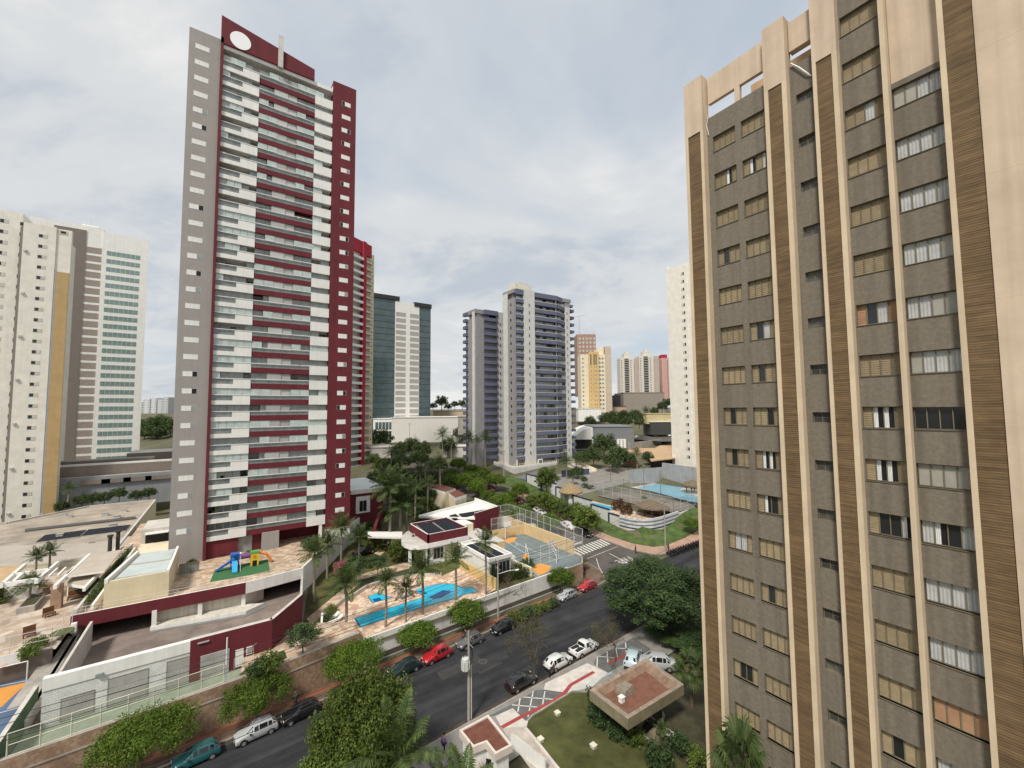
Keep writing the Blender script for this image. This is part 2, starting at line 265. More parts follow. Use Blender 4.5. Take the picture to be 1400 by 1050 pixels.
# ---------------------------------------------------------------- mesh builder and scene tree
OFF = {}
class MB:
    def __init__(s): s.v = []; s.f = []; s.m = []; s.mats = []
    def mi(s, m):
        if m not in s.mats: s.mats.append(m)
        return s.mats.index(m)
    def poly(s, pts, m):
        n = len(s.v); s.v += [tuple(p) for p in pts]; s.f.append(tuple(range(n, n+len(pts)))); s.m.append(s.mi(m)); return s
    def hexa(s, b, t, m, mt=None):
        """solid from a bottom ring b and a top ring t (same count, counter-clockwise from above)"""
        n = len(b); o = len(s.v); s.v += [tuple(p) for p in b]+[tuple(p) for p in t]; k = s.mi(m)
        for i in range(n):
            j = (i+1) % n; s.f.append((o+i, o+j, o+n+j, o+n+i)); s.m.append(k)
        s.f.append(tuple(o+n+i for i in range(n))); s.m.append(s.mi(mt or m)); s.f.append(tuple(o+n-1-i for i in range(n))); s.m.append(k); return s
    def box(s, x0, x1, y0, y1, z0, z1, m, mt=None):
        if x0 > x1: x0, x1 = x1, x0
        if y0 > y1: y0, y1 = y1, y0
        q = [(x0, y0), (x1, y0), (x1, y1), (x0, y1)]
        return s.hexa([(*p, z0) for p in q], [(*p, z1) for p in q], m, mt)
    def prism(s, pts, z0, z1, m, mt=None):
        a = sum(pts[i][0]*pts[(i+1) % len(pts)][1]-pts[(i+1) % len(pts)][0]*pts[i][1] for i in range(len(pts)))
        if a < 0: pts = pts[::-1]
        return s.hexa([(p[0], p[1], z0) for p in pts], [(p[0], p[1], z1) for p in pts], m, mt)
    def wall(s, a, b, t, z0, z1, m, mt=None, za=None, zb=None):
        """upright wall between ground points a and b, thickness t to the left of a->b; z1 may differ at a/b"""
        dx, dy = b[0]-a[0], b[1]-a[1]; l = math.hypot(dx, dy); nx, ny = -dy/l*t, dx/l*t
        q = [(a[0], a[1]), (b[0], b[1]), (b[0]+nx, b[1]+ny), (a[0]+nx, a[1]+ny)]
        z1a = z1 if za is None else za; z1b = z1 if zb is None else zb
        zt = [z1a, z1b, z1b, z1a]
        if t < 0: q = q[::-1]; zt = zt[::-1]
        z0s = z0 if isinstance(z0, (list, tuple)) else (z0, z0)
        zz = [z0s[0], z0s[1], z0s[1], z0s[0]]; zz = zz[::-1] if t < 0 else zz
        return s.hexa([(*p, z) for p, z in zip(q, zz)], [(*p, z) for p, z in zip(q, zt)], m, mt)
    def tube(s, p0, p1, r0, r1, n, m, caps=True):
        p0 = np.array(p0, float); p1 = np.array(p1, float); d = p1-p0; d /= (np.linalg.norm(d)+1e-9)
        a = np.cross(d, (0, 0, 1)) if abs(d[2]) < .95 else np.cross(d, (1, 0, 0)); a /= np.linalg.norm(a); b = np.cross(d, a)
        o = len(s.v); k = s.mi(m)
        for p, r in ((p0, r0), (p1, r1)):
            for i in range(n): s.v.append(tuple(p+r*(cos(2*pi*i/n)*a+sin(2*pi*i/n)*b)))
        for i in range(n): j = (i+1) % n; s.f.append((o+j, o+i, o+n+i, o+n+j)); s.m.append(k)
        if caps:
            s.f.append(tuple(o+i for i in range(n))); s.f.append(tuple(o+n+n-1-i for i in range(n))); s.m += [k, k]
        return s
    def path(s, pts, r, n, m):
        for i in range(len(pts)-1):
            ra = r[i] if isinstance(r, (list, tuple)) else r; rb = r[i+1] if isinstance(r, (list, tuple)) else r
            s.tube(pts[i], pts[i+1], ra, rb, n, m)
        return s
    def ball(s, c, rx, ry, rz, m, nu=12, nv=8):
        o = len(s.v); k = s.mi(m)
        for j in range(nv+1):
            for i in range(nu):
                t = pi*j/nv; p = 2*pi*i/nu; s.v.append((c[0]+rx*sin(t)*cos(p), c[1]+ry*sin(t)*sin(p), c[2]-rz*cos(t)))
        for j in range(nv):
            for i in range(nu):
                a = o+j*nu+i; b = o+j*nu+(i+1) % nu; s.f.append((a, b, b+nu, a+nu)); s.m.append(k)
        return s
    def build(s, name, parent=None, loc=None, smooth=False, rz=0):
        me = bpy.data.meshes.new(name)
        off = OFF.get(parent.name, (0, 0, 0)) if parent is not None else (0, 0, 0)
        v = s.v if off == (0, 0, 0) else [(p[0]-off[0], p[1]-off[1], p[2]-off[2]) for p in s.v]
        me.from_pydata(v, [], s.f)
        for m in s.mats: me.materials.append(m)
        me.polygons.foreach_set('material_index', s.m)
        if smooth: me.polygons.foreach_set('use_smooth', [True]*len(s.f))
        me.update(); o = bpy.data.objects.new(name, me); C.objects.link(o)
        if parent is not None: o.parent = parent; OFF[o.name] = off
        if loc: o.location = loc
        if rz: o.rotation_euler.z = rz
        return o
def tag(o, label=None, cat=None, group=None, kind=None):
    if label: o['label'] = label
    if cat: o['category'] = cat
    if group: o['group'] = group
    if kind: o['kind'] = kind
    return o
def thing(name, label, cat, loc=(0, 0, 0), group=None, rz=0, world=True):
    o = bpy.data.objects.new(name, None); C.objects.link(o); o.location = loc; o.rotation_euler.z = rz; o.empty_display_size = .3
    tag(o, label, cat, group)
    if world: OFF[o.name] = tuple(loc)
    return o
def dup(root, loc, rz=0, sc=None, label=None, group=None):
    r = root.copy(); C.objects.link(r); r.location = loc; r.rotation_euler.z = rz
    if sc is not None: r.scale = sc if isinstance(sc, (tuple, list)) else (sc, sc, sc)
    if label: r['label'] = label
    if group: r['group'] = group
    for ch in root.children:
        c = ch.copy(); C.objects.link(c); c.parent = r
        for g in ch.children:
            d = g.copy(); C.objects.link(d); d.parent = c
    return r
def struct(o): o['kind'] = 'structure'; return o
def cp(o, parent, loc):
    c = o.copy(); C.objects.link(c); c.parent = parent; c.location = loc
    for g in o.children:
        d = g.copy(); C.objects.link(d); d.parent = c
    return c
# ================================================================= GROUND AND STREETS
def grid_axis(lo, hi, fine_lo, fine_hi, st):
    a = list(np.arange(fine_lo, fine_hi+.01, st)); s = st; x = fine_hi
    while x < hi: s *= 1.35; x += s; a.append(min(x, hi))
    s = st; x = fine_lo
    while x > lo: s *= 1.35; x -= s; a.insert(0, max(x, lo))
    return sorted(set(a))
GX = grid_axis(-7000, 7000, -80, 190, 2.); GY = grid_axis(-150, 9000, 0, 220, 2.)
def on_lot(x, y): return 0
gb = MB(); ground_m = mat('city ground', (.11, .105, .06), var=.4, scale=.12, rough=.95)
gn = len(GX)
gb.v = [(x, y, terrain(x, y)-.06) for y in GY for x in GX]
gb.f = [(j*gn+i, j*gn+i+1, (j+1)*gn+i+1, (j+1)*gn+i) for j in range(len(GY)-1) for i in range(gn-1)]
gb.mi(ground_m); gb.m = [0]*len(gb.f)
struct(gb.build('ground', smooth=True))

def strip(name, left, right, lift, m, step=2., flat=None):
    """sheet between two polylines (world x, y) draped on the terrain"""
    b = MB(); n = max(2, int(max(math.dist(left[0], left[-1]), math.dist(right[0], right[-1]))/step))
    def at(pl, u):
        d = [0]
        for p, q in zip(pl, pl[1:]): d.append(d[-1]+math.dist(p, q))
        t = u*d[-1]
        for k in range(len(pl)-1):
            if t <= d[k+1]+1e-9:
                f = (t-d[k])/(d[k+1]-d[k]); return (pl[k][0]+(pl[k+1][0]-pl[k][0])*f, pl[k][1]+(pl[k+1][1]-pl[k][1])*f)
        return pl[-1]
    W = 4
    for i in range(n+1):
        l, r = at(left, i/n), at(right, i/n)
        for j in range(W+1):
            x = l[0]+(r[0]-l[0])*j/W; y = l[1]+(r[1]-l[1])*j/W; b.v.append((x, y, (terrain(x, y) if flat is None else flat)+lift))
    for i in range(n):
        for j in range(W):
            a = i*(W+1)+j; b.f.append((a+1, a, a+W+1, a+W+2)); b.m.append(0)
    b.mi(m)
    return b.build(name)
def nearY(x): return 36.6+.055*x
def farY(x): return 48.9+.063*x
struct(strip('street', [(-70, farY(-70)), (60, farY(60)), (74, 51.9), (160, 56)], [(-70, nearY(-70)), (60, nearY(60)), (74, 40.5), (160, 45)], .0, asphalt))
for k in range(9):                                                    # repairs and wear in the carriageway
    x = random.uniform(-5, 55); y = nearY(x)+random.uniform(1.5, 8.5); lx, ly = random.uniform(2, 9), random.uniform(.7, 2.2)
    struct(strip('road_patch', [(x, y+ly), (x+lx, y+ly+.06*lx)], [(x, y), (x+lx, y+.06*lx)], .006+.0012*k, mat(['fresh asphalt patch', 'old asphalt patch', 'grey asphalt patch'][k % 3], [(.026, .026, .028), (.052, .050, .048), (.042, .041, .043)][k % 3], var=.3, scale=.8, rough=.95)))
struct(strip('gutter', [(x, farY(x)) for x in (-60, 0, 55)], [(x, farY(x)-.55) for x in (-60, 0, 55)], .02, mat('gutter dirt', (.075, .055, .042), var=.5, scale=1.2)))
struct(strip('gutter', [(x, nearY(x)+.5) for x in (-60, 0, 70)], [(x, nearY(x)) for x in (-60, 0, 70)], .02, mat('gutter dirt', (.075, .055, .042))))
for k, (x, y) in enumerate(((12, 42.5), (27, 45.5), (44, 43.2), (63, 57.0))):
    mh = MB(); zz = terrain(x, y)+.024; mh.tube((x, y, zz-.01), (x, y, zz+.006), .42, .42, 20, mat('manhole iron', (.055, .05, .048), var=.4, scale=6)); mh.tube((x, y, zz-.012), (x, y, zz), .52, .52, 20, mat('manhole collar', (.10, .095, .09), var=.3)); o = mh.build('manhole_cover'); tag(o, ['round manhole cover in the road under the big leafy tree', 'round manhole cover in the road beside the transformer pole', 'round manhole cover in the road before the white pickup', 'round manhole cover in the junction below the zebra crossing'][k], 'manhole cover')
lb = MB(); lm_ = mat('fallen leaf', (.10, .07, .03), var=.5, scale=9)
for k in range(1500):
    x = random.uniform(-12, 60); far_ = random.random() < .6; y = (farY(x)-abs(random.gauss(0, .5)) if far_ else nearY(x)+abs(random.gauss(0, .6))); a = random.uniform(0, 6.28); q = .05+.05*random.random(); zz = .035+.004*random.random()
    lb.poly([(x+q*cos(a), y+q*sin(a), zz), (x-q*.5*sin(a), y+q*.5*cos(a), zz+.01), (x-q*cos(a), y-q*sin(a), zz), (x+q*.5*sin(a), y-q*.5*cos(a), zz+.01)], lm_)
tag(lb.build('leaf_litter'), 'dry leaves lying along both kerbs of the street', 'leaves', kind='stuff')
struct(strip('junction', [(58.8, 50.8), (58.8, 66)], [(70.5, 50.8), (69.6, 66)], .012, asphalt_old))
struct(strip('side_street', [(59.2, 65.9), (59.2, 75), (58.6, 150), (57, 200)], [(69.6, 65.9), (69, 75), (71, 100), (72, 150), (72, 200)], .0, asphalt_old))
# pavements with real kerbs
def pavement(name, edge, inner, z, m, lot_z=None):
    b = MB()
    for i in range(len(edge)-1):
        e0, e1, i0, i1 = edge[i], edge[i+1], inner[i], inner[i+1]
        te = [terrain(*e0), terrain(*e1), terrain(*i0), terrain(*i1)]
        k0 = (e0[0]+(i0[0]-e0[0])*.15/max(.2, math.dist(e0, i0)), e0[1]+(i0[1]-e0[1])*.15/max(.2, math.dist(e0, i0)))
        k1 = (e1[0]+(i1[0]-e1[0])*.15/max(.2, math.dist(e1, i1)), e1[1]+(i1[1]-e1[1])*.15/max(.2, math.dist(e1, i1)))
        b.poly([(*e0, te[0]-.2), (*e1, te[1]-.2), (*e1, te[1]+z), (*e0, te[0]+z)], kerb_m)
        b.poly([(*e0, te[0]+z), (*e1, te[1]+z), (*k1, te[1]+z), (*k0, te[0]+z)], kerb_m)
        b.poly([(*k0, te[0]+z), (*k1, te[1]+z), (*i1, te[3]+z), (*i0, te[2]+z)], m)
    return b.build(name)
xs = list(range(-70, 57, 4))
struct(pavement('pavement', [(x, farY(x)) for x in xs]+[(57.2, 53.0), (59, 56), (59.2, 62), (59.2, 75), (58.6, 150)], [(x, 51.1+.062*x) for x in xs]+[(54.8, 55.6), (57.2, 58.2), (57.6, 63), (57.6, 75), (57, 150)], .14, pave))
kR = [(70.2, 100), (69.4, 85), (69.0, 72), (69.3, 64), (70.4, 58), (72.6, 54), (76, 52.1), (84, 51.9), (100, 52.8), (150, 55.5)]
kRi = [(73.2, 100), (72.2, 85), (71.6, 72), (71.8, 64.6), (72.9, 59.6), (75, 56.2), (77.5, 55), (84, 54.8), (100, 55.7), (150, 58.5)]
struct(pavement('pavement', kR, kRi, .14, mat('pink brown pavement', (.38, .25, .18), var=.25, scale=.6)))
struct(pavement('pavement', [(x, nearY(x)) for x in range(-70, 121, 5)], [(x, nearY(x)-6.2) for x in range(-70, 121, 5)], .14, pave_grey))
# red earth strip at the foot of the stone wall
b = MB(); xq = list(range(-40, 46, 3))
for x0, x1 in zip(xq, xq[1:]): b.poly([(x0, 50.2+.062*x0, .146), (x1, 50.2+.062*x1, .146), (x1, 51.1+.062*x1, .146), (x0, 51.1+.062*x0, .146)], red_earth)
struct(b.build('earth_strip'))

def ground_poly(name, pts, z, m, kind='structure', parent=None):
    b = MB(); b.poly(pts if len(pts[0]) == 3 else [(*p, z) for p in pts], m); o = b.build(name, parent)
    if kind: o['kind'] = kind
    return o
def px_poly(name, pix, z, m, kind='structure'): return ground_poly(name, [(*P(*p, z)[:2], z) for p in pix][::-1], z, m, kind)
# street paint
b = MB()
for k in range(11):                                                   # zebra crossing
    x0 = 60.1+k*.84
    y0 = 62.4; y1 = 65.4
    q = [(x0, y0), (x0+.42, y0), (x0+.42, y1), (x0, y1)]
    b.poly([(x, y, terrain(x, y)+.045) for x, y in q], road_white)
q = [(60, 66.6), (65, 66.6), (65, 67.0), (60, 67.0)]; b.poly([(x, y, terrain(x, y)+.045) for x, y in q], road_white)
def pline(pts, wd, m=road_white, lift=.045):
    for a, c in zip(pts, pts[1:]):
        l = math.dist(a, c); n = (-(c[1]-a[1])/l*wd/2, (c[0]-a[0])/l*wd/2)
        k = max(1, int(l/3))
        for i in range(k):
            p = (a[0]+(c[0]-a[0])*i/k, a[1]+(c[1]-a[1])*i/k); r = (a[0]+(c[0]-a[0])*(i+1)/k, a[1]+(c[1]-a[1])*(i+1)/k)
            b.poly([(x, y, terrain(x, y)+lift) for x, y in ((p[0]-n[0], p[1]-n[1]), (r[0]-n[0], r[1]-n[1]), (r[0]+n[0], r[1]+n[1]), (p[0]+n[0], p[1]+n[1]))], m)
C7 = crop(740, 620, 220/1400); C6 = crop(600, 640, 300/1400)
g2 = lambda p: G(*p)[:2]
pline([g2(C7(590, 870)), g2(C7(770, 965))], .14)                      # lane line towards the junction
pline([(60.2, 60.8), (69.2, 60.8)], .10)
# the painted word PARE, read by drivers leaving the side street
wc = g2(C7(722, 930))
GLY = {'P': [[(0, 0), (0, 1), (1, 1), (1, .5), (0, .5)]], 'A': [[(0, 0), (.5, 1), (1, 0)], [(.25, .45), (.75, .45)]], 'R': [[(0, 0), (0, 1), (1, 1), (1, .5), (0, .5), (1, 0)]], 'E': [[(1, 0), (0, 0), (0, 1), (1, 1)], [(0, .5), (.8, .5)]]}
for i, ch in enumerate('PARE'):
    for st in GLY[ch]: pline([(wc[0]+1.75-(i*1.0+p[0]*.62), wc[1]+.8-p[1]*1.7) for p in st], .16, lift=.05)
struct(b.build('road_markings'))
b = MB(); pline([g2(C7(350, 920)), g2(C7(362, 1000)), g2(C7(380, 1045))], .12, mat('red road line', (.42, .12, .10), var=.2, scale=3)); pline([g2(C7(480, 915)), g2(C7(500, 985)), g2(C7(535, 1045))], .12); struct(b.build('ramp_lines'))

# near side of the street: slabs, grey tiling with pale grid, red path line, drive, lawn
A8 = crop(620, 920, .2); A9 = crop(680, 820, 300/1370)
px_poly('tiled_pavement', [A8(230, 300), A8(400, 215), A8(560, 120), A8(640, 110), A8(770, 130), A8(700, 190), A8(520, 310), A8(490, 330), A8(400, 240), A8(300, 290)], .15, mat('dark grey paving tile', (.13, .13, .125), var=.25, scale=1.5))
px_poly('slab_pavement', [A8(285, 295), A8(405, 240), A8(500, 335), A8(500, 370), A8(330, 375)], .156, pave_lt)
px_poly('slab_pavement', [A9(300, 520), A9(560, 395), A9(690, 455), A9(590, 545), A9(480, 570), A9(430, 580), A9(290, 560)], .156, pave_lt)
px_poly('tiled_pavement', [A9(620, 360), A9(850, 235), A9(960, 310), A9(690, 455), A9(600, 400)], .152, mat('dark grey paving tile', (.13, .13, .125)))
px_poly('drive', [A8(330, 375), A8(500, 340), A8(500, 375), A8(560, 445), A8(690, 610), A8(760, 720), A8(600, 760), A8(400, 480), A8(390, 470)], .150, mat('worn concrete drive', (.45, .40, .35), var=.35, scale=.5, streak=.0))
b = MB()
def pxline(pix, wd, m, z):
    for a, c in zip(pix, pix[1:]):
        a = P(*a, z)[:2]; c = P(*c, z)[:2]; l = math.dist(a, c); n = (-(c[1]-a[1])/l*wd/2, (c[0]-a[0])/l*wd/2)
        b.poly([(a[0]-n[0], a[1]-n[1], z), (c[0]-n[0], c[1]-n[1], z), (c[0]+n[0], c[1]+n[1], z), (a[0]+n[0], a[1]+n[1], z)], m)
for q in [[(455, 175), (440, 265)], [(545, 125), (510, 300)], [(625, 125), (605, 240)], [(400, 218), (620, 238)], [(480, 165), (700, 182)]]: pxline([A8(*p) for p in q], .13, road_white, .160)
for q in [[(625, 350), (622, 420)], [(685, 320), (690, 395)], [(740, 300), (750, 360)], [(800, 265), (805, 330)], [(620, 352), (740, 362)], [(740, 300), (860, 312)]]: pxline([A9(*p) for p in q], .13, road_white, .160)
pxline([A8(330, 372), A8(470, 295), A8(690, 188), A8(765, 130), A8(800, 82), A8(960, -8)], .42, road_red, .166)
pxline([A9(690, 400), A9(850, 315)], .42, road_red, .166)
pxline([A9(440, 580), A9(500, 560), A9(720, 450)], .12, mat('pale blue paint', (.35, .55, .58)), .165)
struct(b.build('pavement_lines'))
lawn = [A8(500, 370), A8(510, 330), A8(545, 292), A8(680, 210), A8(815, 128), A8(930, 130), A9(640, 560), A9(760, 700), A9(860, 860), A9(1000, 880), A9(1200, 1060), A9(1180, 1250), A8(800, 760), A8(690, 605), A8(560, 440)]
px_poly('lawn', lawn, .22, grass_m)
b = MB()
for a, c in zip([A8(*p) for p in ((800, 740), (690, 605), (560, 440), (500, 370))], [A8(*p) for p in ((690, 605), (560, 440), (500, 370), (510, 330))]):
    b.wall(P(*a, .3), P(*c, .3), .28, .1, .32, pave_lt)
for a, c in zip([A8(*p) for p in ((510, 330), (545, 292), (680, 210), (815, 128))], [A8(*p) for p in ((545, 292), (680, 210), (815, 128), (930, 130))]):
    b.wall(P(*a, .3), P(*c, .3), .14, .1, .36, concrete)
struct(b.build('lawn_kerb'))
px_poly('garden_earth', [A9(860, 860), A9(1000, 700), A9(1100, 500), A9(1500, 480), A9(1500, 1300), A9(1180, 1250), A9(1200, 1060)], .17, mat('dark garden soil', (.06, .055, .03), var=.5, scale=.8))
px_poly('garden_path', [A9(940, 730), A9(1000, 750), A9(1170, 880), A9(1165, 925), A9(1090, 870), A9(940, 770)], .19, pave_lt)
px_poly('garden_path', [A9(900, 700), A9(1000, 650), A9(1050, 720), A9(1000, 850), A9(920, 880), A9(880, 800)], .183, concrete)

# ================================================================= BEIGE TOWER (right)
tw = thing('apartment_tower', 'beige tower at the right with grey brown floors, tan shuttered windows and brown brick strips', 'apartment building', (30, 10, 0))
FH = 2.953; SILL = 12.02; XF = 29.6; XS = 30.15; XB = 30.45
b = MB(); b.box(XB+.35, 52, -22, 18.1, 0, 53.3, beige); b.box(XB+.35, 52, -22, 9.4, 53.3, 63.5, beige)
b.box(XF, XB+.35, -22, 2.72, 0, 63.5, beige)                            # blank wall beyond the last strip
for z in (9, 12.1, 18, 24, 30, 36.0, 42.0, 48.2, 54.2): b.box(XF-.004, XF+.01, -22, 2.7, z, z+.035, beige_lt)
b.build('wall', tw)
b = MB(); b.box(XB-.02, XB+.346, 2.72, 17.8, 0, 53.29, pebble); b.build('backing_wall', tw)
b = MB()                                                              # roof frame with two openings, and the end pier tops
b.box(XS, XS+.3, 12.33, 16.40, 54.40, 56.5, beige); b.box(XS, XS+.3, 14.03, 14.40, 53.3, 54.40, beige)
b.box(XS+.3, 48, 17.7, 18.1, 53.3, 55.2, beige); b.box(47.7, 48, 9.4, 17.7, 53.3, 54.2, beige)
b.box(XS, XS+.5, 9.52, 10.8, 54.48, 56.5, beige); b.build('parapet', tw)
b = MB(); b.box(33.0, 33.4, 9.4, 14.5, 53.3, 56.0, tile_or); b.build('rooftop_brick_wall', tw)
# pilasters: (y outer, y dark0, y dark1, y inner, top, brick top)
PIL = [(18.06, 17.82, 16.80, 16.56, 56.7, 52.3), (12.20, 11.95, 11.12, 10.84, 56.8, 52.35), (9.40, 9.20, 8.39, 8.13, 60, 52.35)]
for (ya, d0, d1, yb, top, bt) in PIL:
    b = MB(); b.box(XF, XB, d0, ya, 0, bt, beige_lt); b.box(XF, XB, yb, d1, 0, bt, beige_lt); b.box(XF, XB, yb, ya, bt, top if top < 58 else 63.5, beige)
    b.build('pilaster', tw)
    b = MB(); b.box(XF+.06, XB, d1, d0, 0, bt, brownrib); b.build('brick_strip', tw)
b = MB(); b.box(XF, XB, 5.95, 6.18, 0, 63.5, beige_lt); b.build('pilaster', tw)
b = MB(); b.box(XF, XB, 3.72, 3.94, 0, 63.5, beige_lt); b.build('pilaster', tw)
b = MB(); b.box(XF+.06, XB, 2.72, 3.72, 0, 63.5, brownrib); b.build('brick_strip', tw)
b = MB(); b.box(XS, XB+.1, 3.97, 5.93, 48.95, 63.5, beige); b.box(XS, XB+.1, 6.20, 8.12, 57.6, 63.5, beige); b.build('upper_wall', tw)
COLS = [(16.56, 12.20, [(16.13, 14.46), (14.05, 12.36)], 1.22, -2, 13, 0), (10.84, 9.40, [(10.52, 9.60)], .66, -2, 13, .0), (8.13, 6.19, [(8.06, 6.26)], 1.22, -2, 15, 0), (5.96, 3.96, [(5.93, 4.02)], 1.18, -2, 12, 0)]
b = MB()
for ci, (ya, yb, wins, wh, k0, k1, dz) in enumerate(COLS):
    s_off = -.0 if ci != 1 else 0.0
    zprev = 0.
    for k in range(k0, k1+1):
        sill = SILL+FH*k + (.24 if ci == 1 else 0)
        b.box(XS, XB, yb, ya, zprev, sill, pebble)
        ys = [ya]+[q for w_ in wins for q in w_]+[yb]                   # masonry beside and between the windows
        for i in range(0, len(ys), 2):
            if ys[i]-ys[i+1] > .01: b.box(XS, XB, ys[i+1], ys[i], sill, sill+wh, pebble)
        zprev = sill+wh
    ztop = [53.3, 53.4, 57.6, 48.95][ci]
    if ztop > zprev: b.box(XS, XB, yb, ya, zprev, ztop, pebble)
b.build('spandrel', tw)
pane_m = mat('thin window pane', (.10, .11, .11), rough=.04, spec=.9, alpha=.24, var=.1)
def window_tan(ya, yb, z, h, panes, ci, n=4, parent=tw):
    """sliding window: frame with sill, then one leaf per pane ('s' shutter, 'd' dark, 'c' curtain, 'o' orange shutter, 'b' blind)"""
    x = XS+.17; b = MB(); fr = alu_dark
    wd = ya-yb; t = .045
    b.box(x, x+.08, yb, ya, z, z+t, fr); b.box(x, x+.08, yb, ya, z+h-t, z+h, fr)
    for i in range(n+1):
        yc = ya-wd*i/n; b.box(x-.01, x+.08, max(yb, yc-t/2), min(ya, yc+t/2), z+t, z+h-t, fr)
    b.box(x-.22, x, yb, ya, z-.03, z+.0, alu_dark)
    for i, p in enumerate(panes):
        y1 = ya-wd*i/n-t/2; y0 = ya-wd*(i+1)/n+t/2
        if p in 'cb': b.poly([(x+.012, y0, z+t), (x+.012, y1, z+t), (x+.012, y1, z+h-t), (x+.012, y0, z+h-t)], pane_m)
        if p in 'so':
            m = shut if p == 's' else shut_o
            for q in range(9):                                         # louvres
                z0 = z+t+(h-2*t)*q/9; b.poly([(x+.03, y1, z0), (x+.05, y1, z0+(h-2*t)/9-.01), (x+.05, y0, z0+(h-2*t)/9-.01), (x+.03, y0, z0)][::-1], m)
            b.box(x+.055, x+.06, y0, y1, z+t, z+h-t, m)
        elif p == 'd': b.box(x+.07, x+.075, y0, y1, z+t, z+h-t, dark_glass)
        elif p == 'b': b.box(x+.04, x+.05, y0, y1, z+t, z+h-t, blind)
        elif p in 'cC':
            f = 6; w0 = y1; dy = (y1-y0)/f*(1 if p == 'c' else .45)
            for q in range(f): b.poly([(x+.05+.03*(q % 2), w0-dy*q, z+t), (x+.05+.03*(q % 2), w0-dy*q, z+h-t), (x+.05+.03*((q+1) % 2), w0-dy*(q+1), z+h-t), (x+.05+.03*((q+1) % 2), w0-dy*(q+1), z+t)], curtain)
            b.box(x+.085, x+.09, y0, y1, z+t, z+h-t, black_void)
    return b.build('window', parent)
C4P = {15: 'ssss', 14: 'ssss', 13: 'ssss', 12: 'sscs', 11: 'ssss', 10: 'ssss', 9: 'ssss', 8: 'odco', 7: 'ssss', 6: 'sCCs', 5: 'sCCs', 4: 'sddC', 3: 'ssss', 2: 'ssss', 1: 'ssss', 0: 'sdss', -1: 'ssss', -2: 'ssss'}
C5P = {12: 'bbcc', 11: 'cccc', 10: 'cccc', 9: 'cccb', 8: 'ccbb', 7: 'bccc', 6: 'dddd', 5: 'bbbb', 4: 'cCdc', 3: 'cccc', 2: 'cccc', 1: 'oooo', 0: 'cccc', -1: 'bbbb', -2: 'bbbb'}
C1P = {13: 'ssss', 12: 'ssCs', 11: 'ssss', 10: 'sdss', 9: 'ssss', 8: 'ssss', 7: 'ssss', 6: 'sdss', 5: 'sdss', 4: 'ssss', 3: 'sccs', 2: 'ssss', 1: 'ssss', 0: 'sdds', -1: 'ssss', -2: 'ssss'}
C2P = {13: 'ssss', 12: 'sCsC', 11: 'ssss', 10: 'ssss', 9: 'ssss', 8: 'sdcs', 7: 'sdss', 6: 'ssds', 5: 'sCCs', 4: 'sCds', 3: 'ssss', 2: 'sdss', 1: 'ssss', 0: 'ssss', -1: 'ssss', -2: 'ssss'}
for k in range(-2, 16):
    z = SILL+FH*k
    if k <= 13:
        window_tan(16.13, 14.46, z, 1.22, C1P[k], 0); window_tan(14.05, 12.36, z, 1.22, C2P[k], 0)
        b = MB(); x = XS+.2; zz = z+.24; b.box(x, x+.05, 9.6, 10.52, zz, zz+.05, alu_dark); b.box(x, x+.05, 9.6, 10.52, zz+.61, zz+.66, alu_dark)
        for y in (9.6, 10.04, 10.48): b.box(x-.01, x+.05, y, y+.04, zz+.05, zz+.61, alu_dark)
        b.box(x, x+.05, 9.64, 10.48, zz+.32, zz+.35, alu_dark); b.box(x+.03, x+.04, 9.62, 10.5, zz+.05, zz+.61, mat('bathroom glass', (.085, .085, .075), rough=.2, var=.5, scale=1.4, rnd=.5)); b.build('window', tw)
    window_tan(8.08, 6.24, z, 1.22, C4P[k], 2)
    if k <= 12: window_tan(5.90, 4.00, z, 1.18, C5P[k], 3)
b = MB(); b.path([PX(1081, 87, 30.05), PX(1092, 92, 30.0), PX(1102, 99, 30.0), PX(1109, 104, 30.1)], .05, 6, steel_white); b.build('air_conditioning_pipe', tw)
b = MB(); b.path([PX(968, 160, 30.1), PX(966, 172, 30.08), PX(969, 185, 30.1)], .03, 6, steel_white); b.build('hose', tw)

# ================================================================= RED AND WHITE TOWER
TB = 5.9; YF = 88.; FL = 9.4; FT = 2.894
rt = thing('apartment_tower', 'tall red and white tower with grey side strip and a white disc on its crown', 'apartment building', (8, 97, TB))
X = lambda px, py=400: PY(px, py, YF)[0]
c2 = crop(260, 300, 240/1400)
xg0, xg1 = -6.78, -2.28; xp = -1.85
xs_, xm0, xm1, xw1, xr0, xr1 = X(c2(365, 0)[0]), X(c2(503, 0)[0]), X(c2(965, 0)[0]), X(c2(1108, 0)[0]), X(c2(1112, 0)[0]), 21.35
b = MB(); b.box(xg0, xg1, YF, 110, TB, 98.2, greywall); b.build('grey_wall', rt)
b = MB(); b.box(xg1, xp, YF-.35, 110, TB, 98.5, maroon); b.build('red_pier', rt)
b = MB(); b.box(xp, xr0, YF+1.9, 108, TB+2.9, 97.6, mat('loggia wall', (.50, .48, .44), var=.12)); b.box(xp, xr0, YF+1.2, 108, 97.6, 98.4, white); b.build('back_wall', rt)
b = MB(); b.box(xr0, xr1, YF, 108, TB+2.0, 99.3, maroon); b.build('red_wall', rt)
b = MB(); b.box(xw1-.02, xr0+.3, YF+.3, YF+.7, 96.5, 98.2, white); b.box(xr0, xr1, YF+.1, 100, TB, TB+2.0, white); b.build('white_trim', rt)
zc0 = PY(308, 62, YF)[2]; xc1 = PY(430, 98, YF)[0]
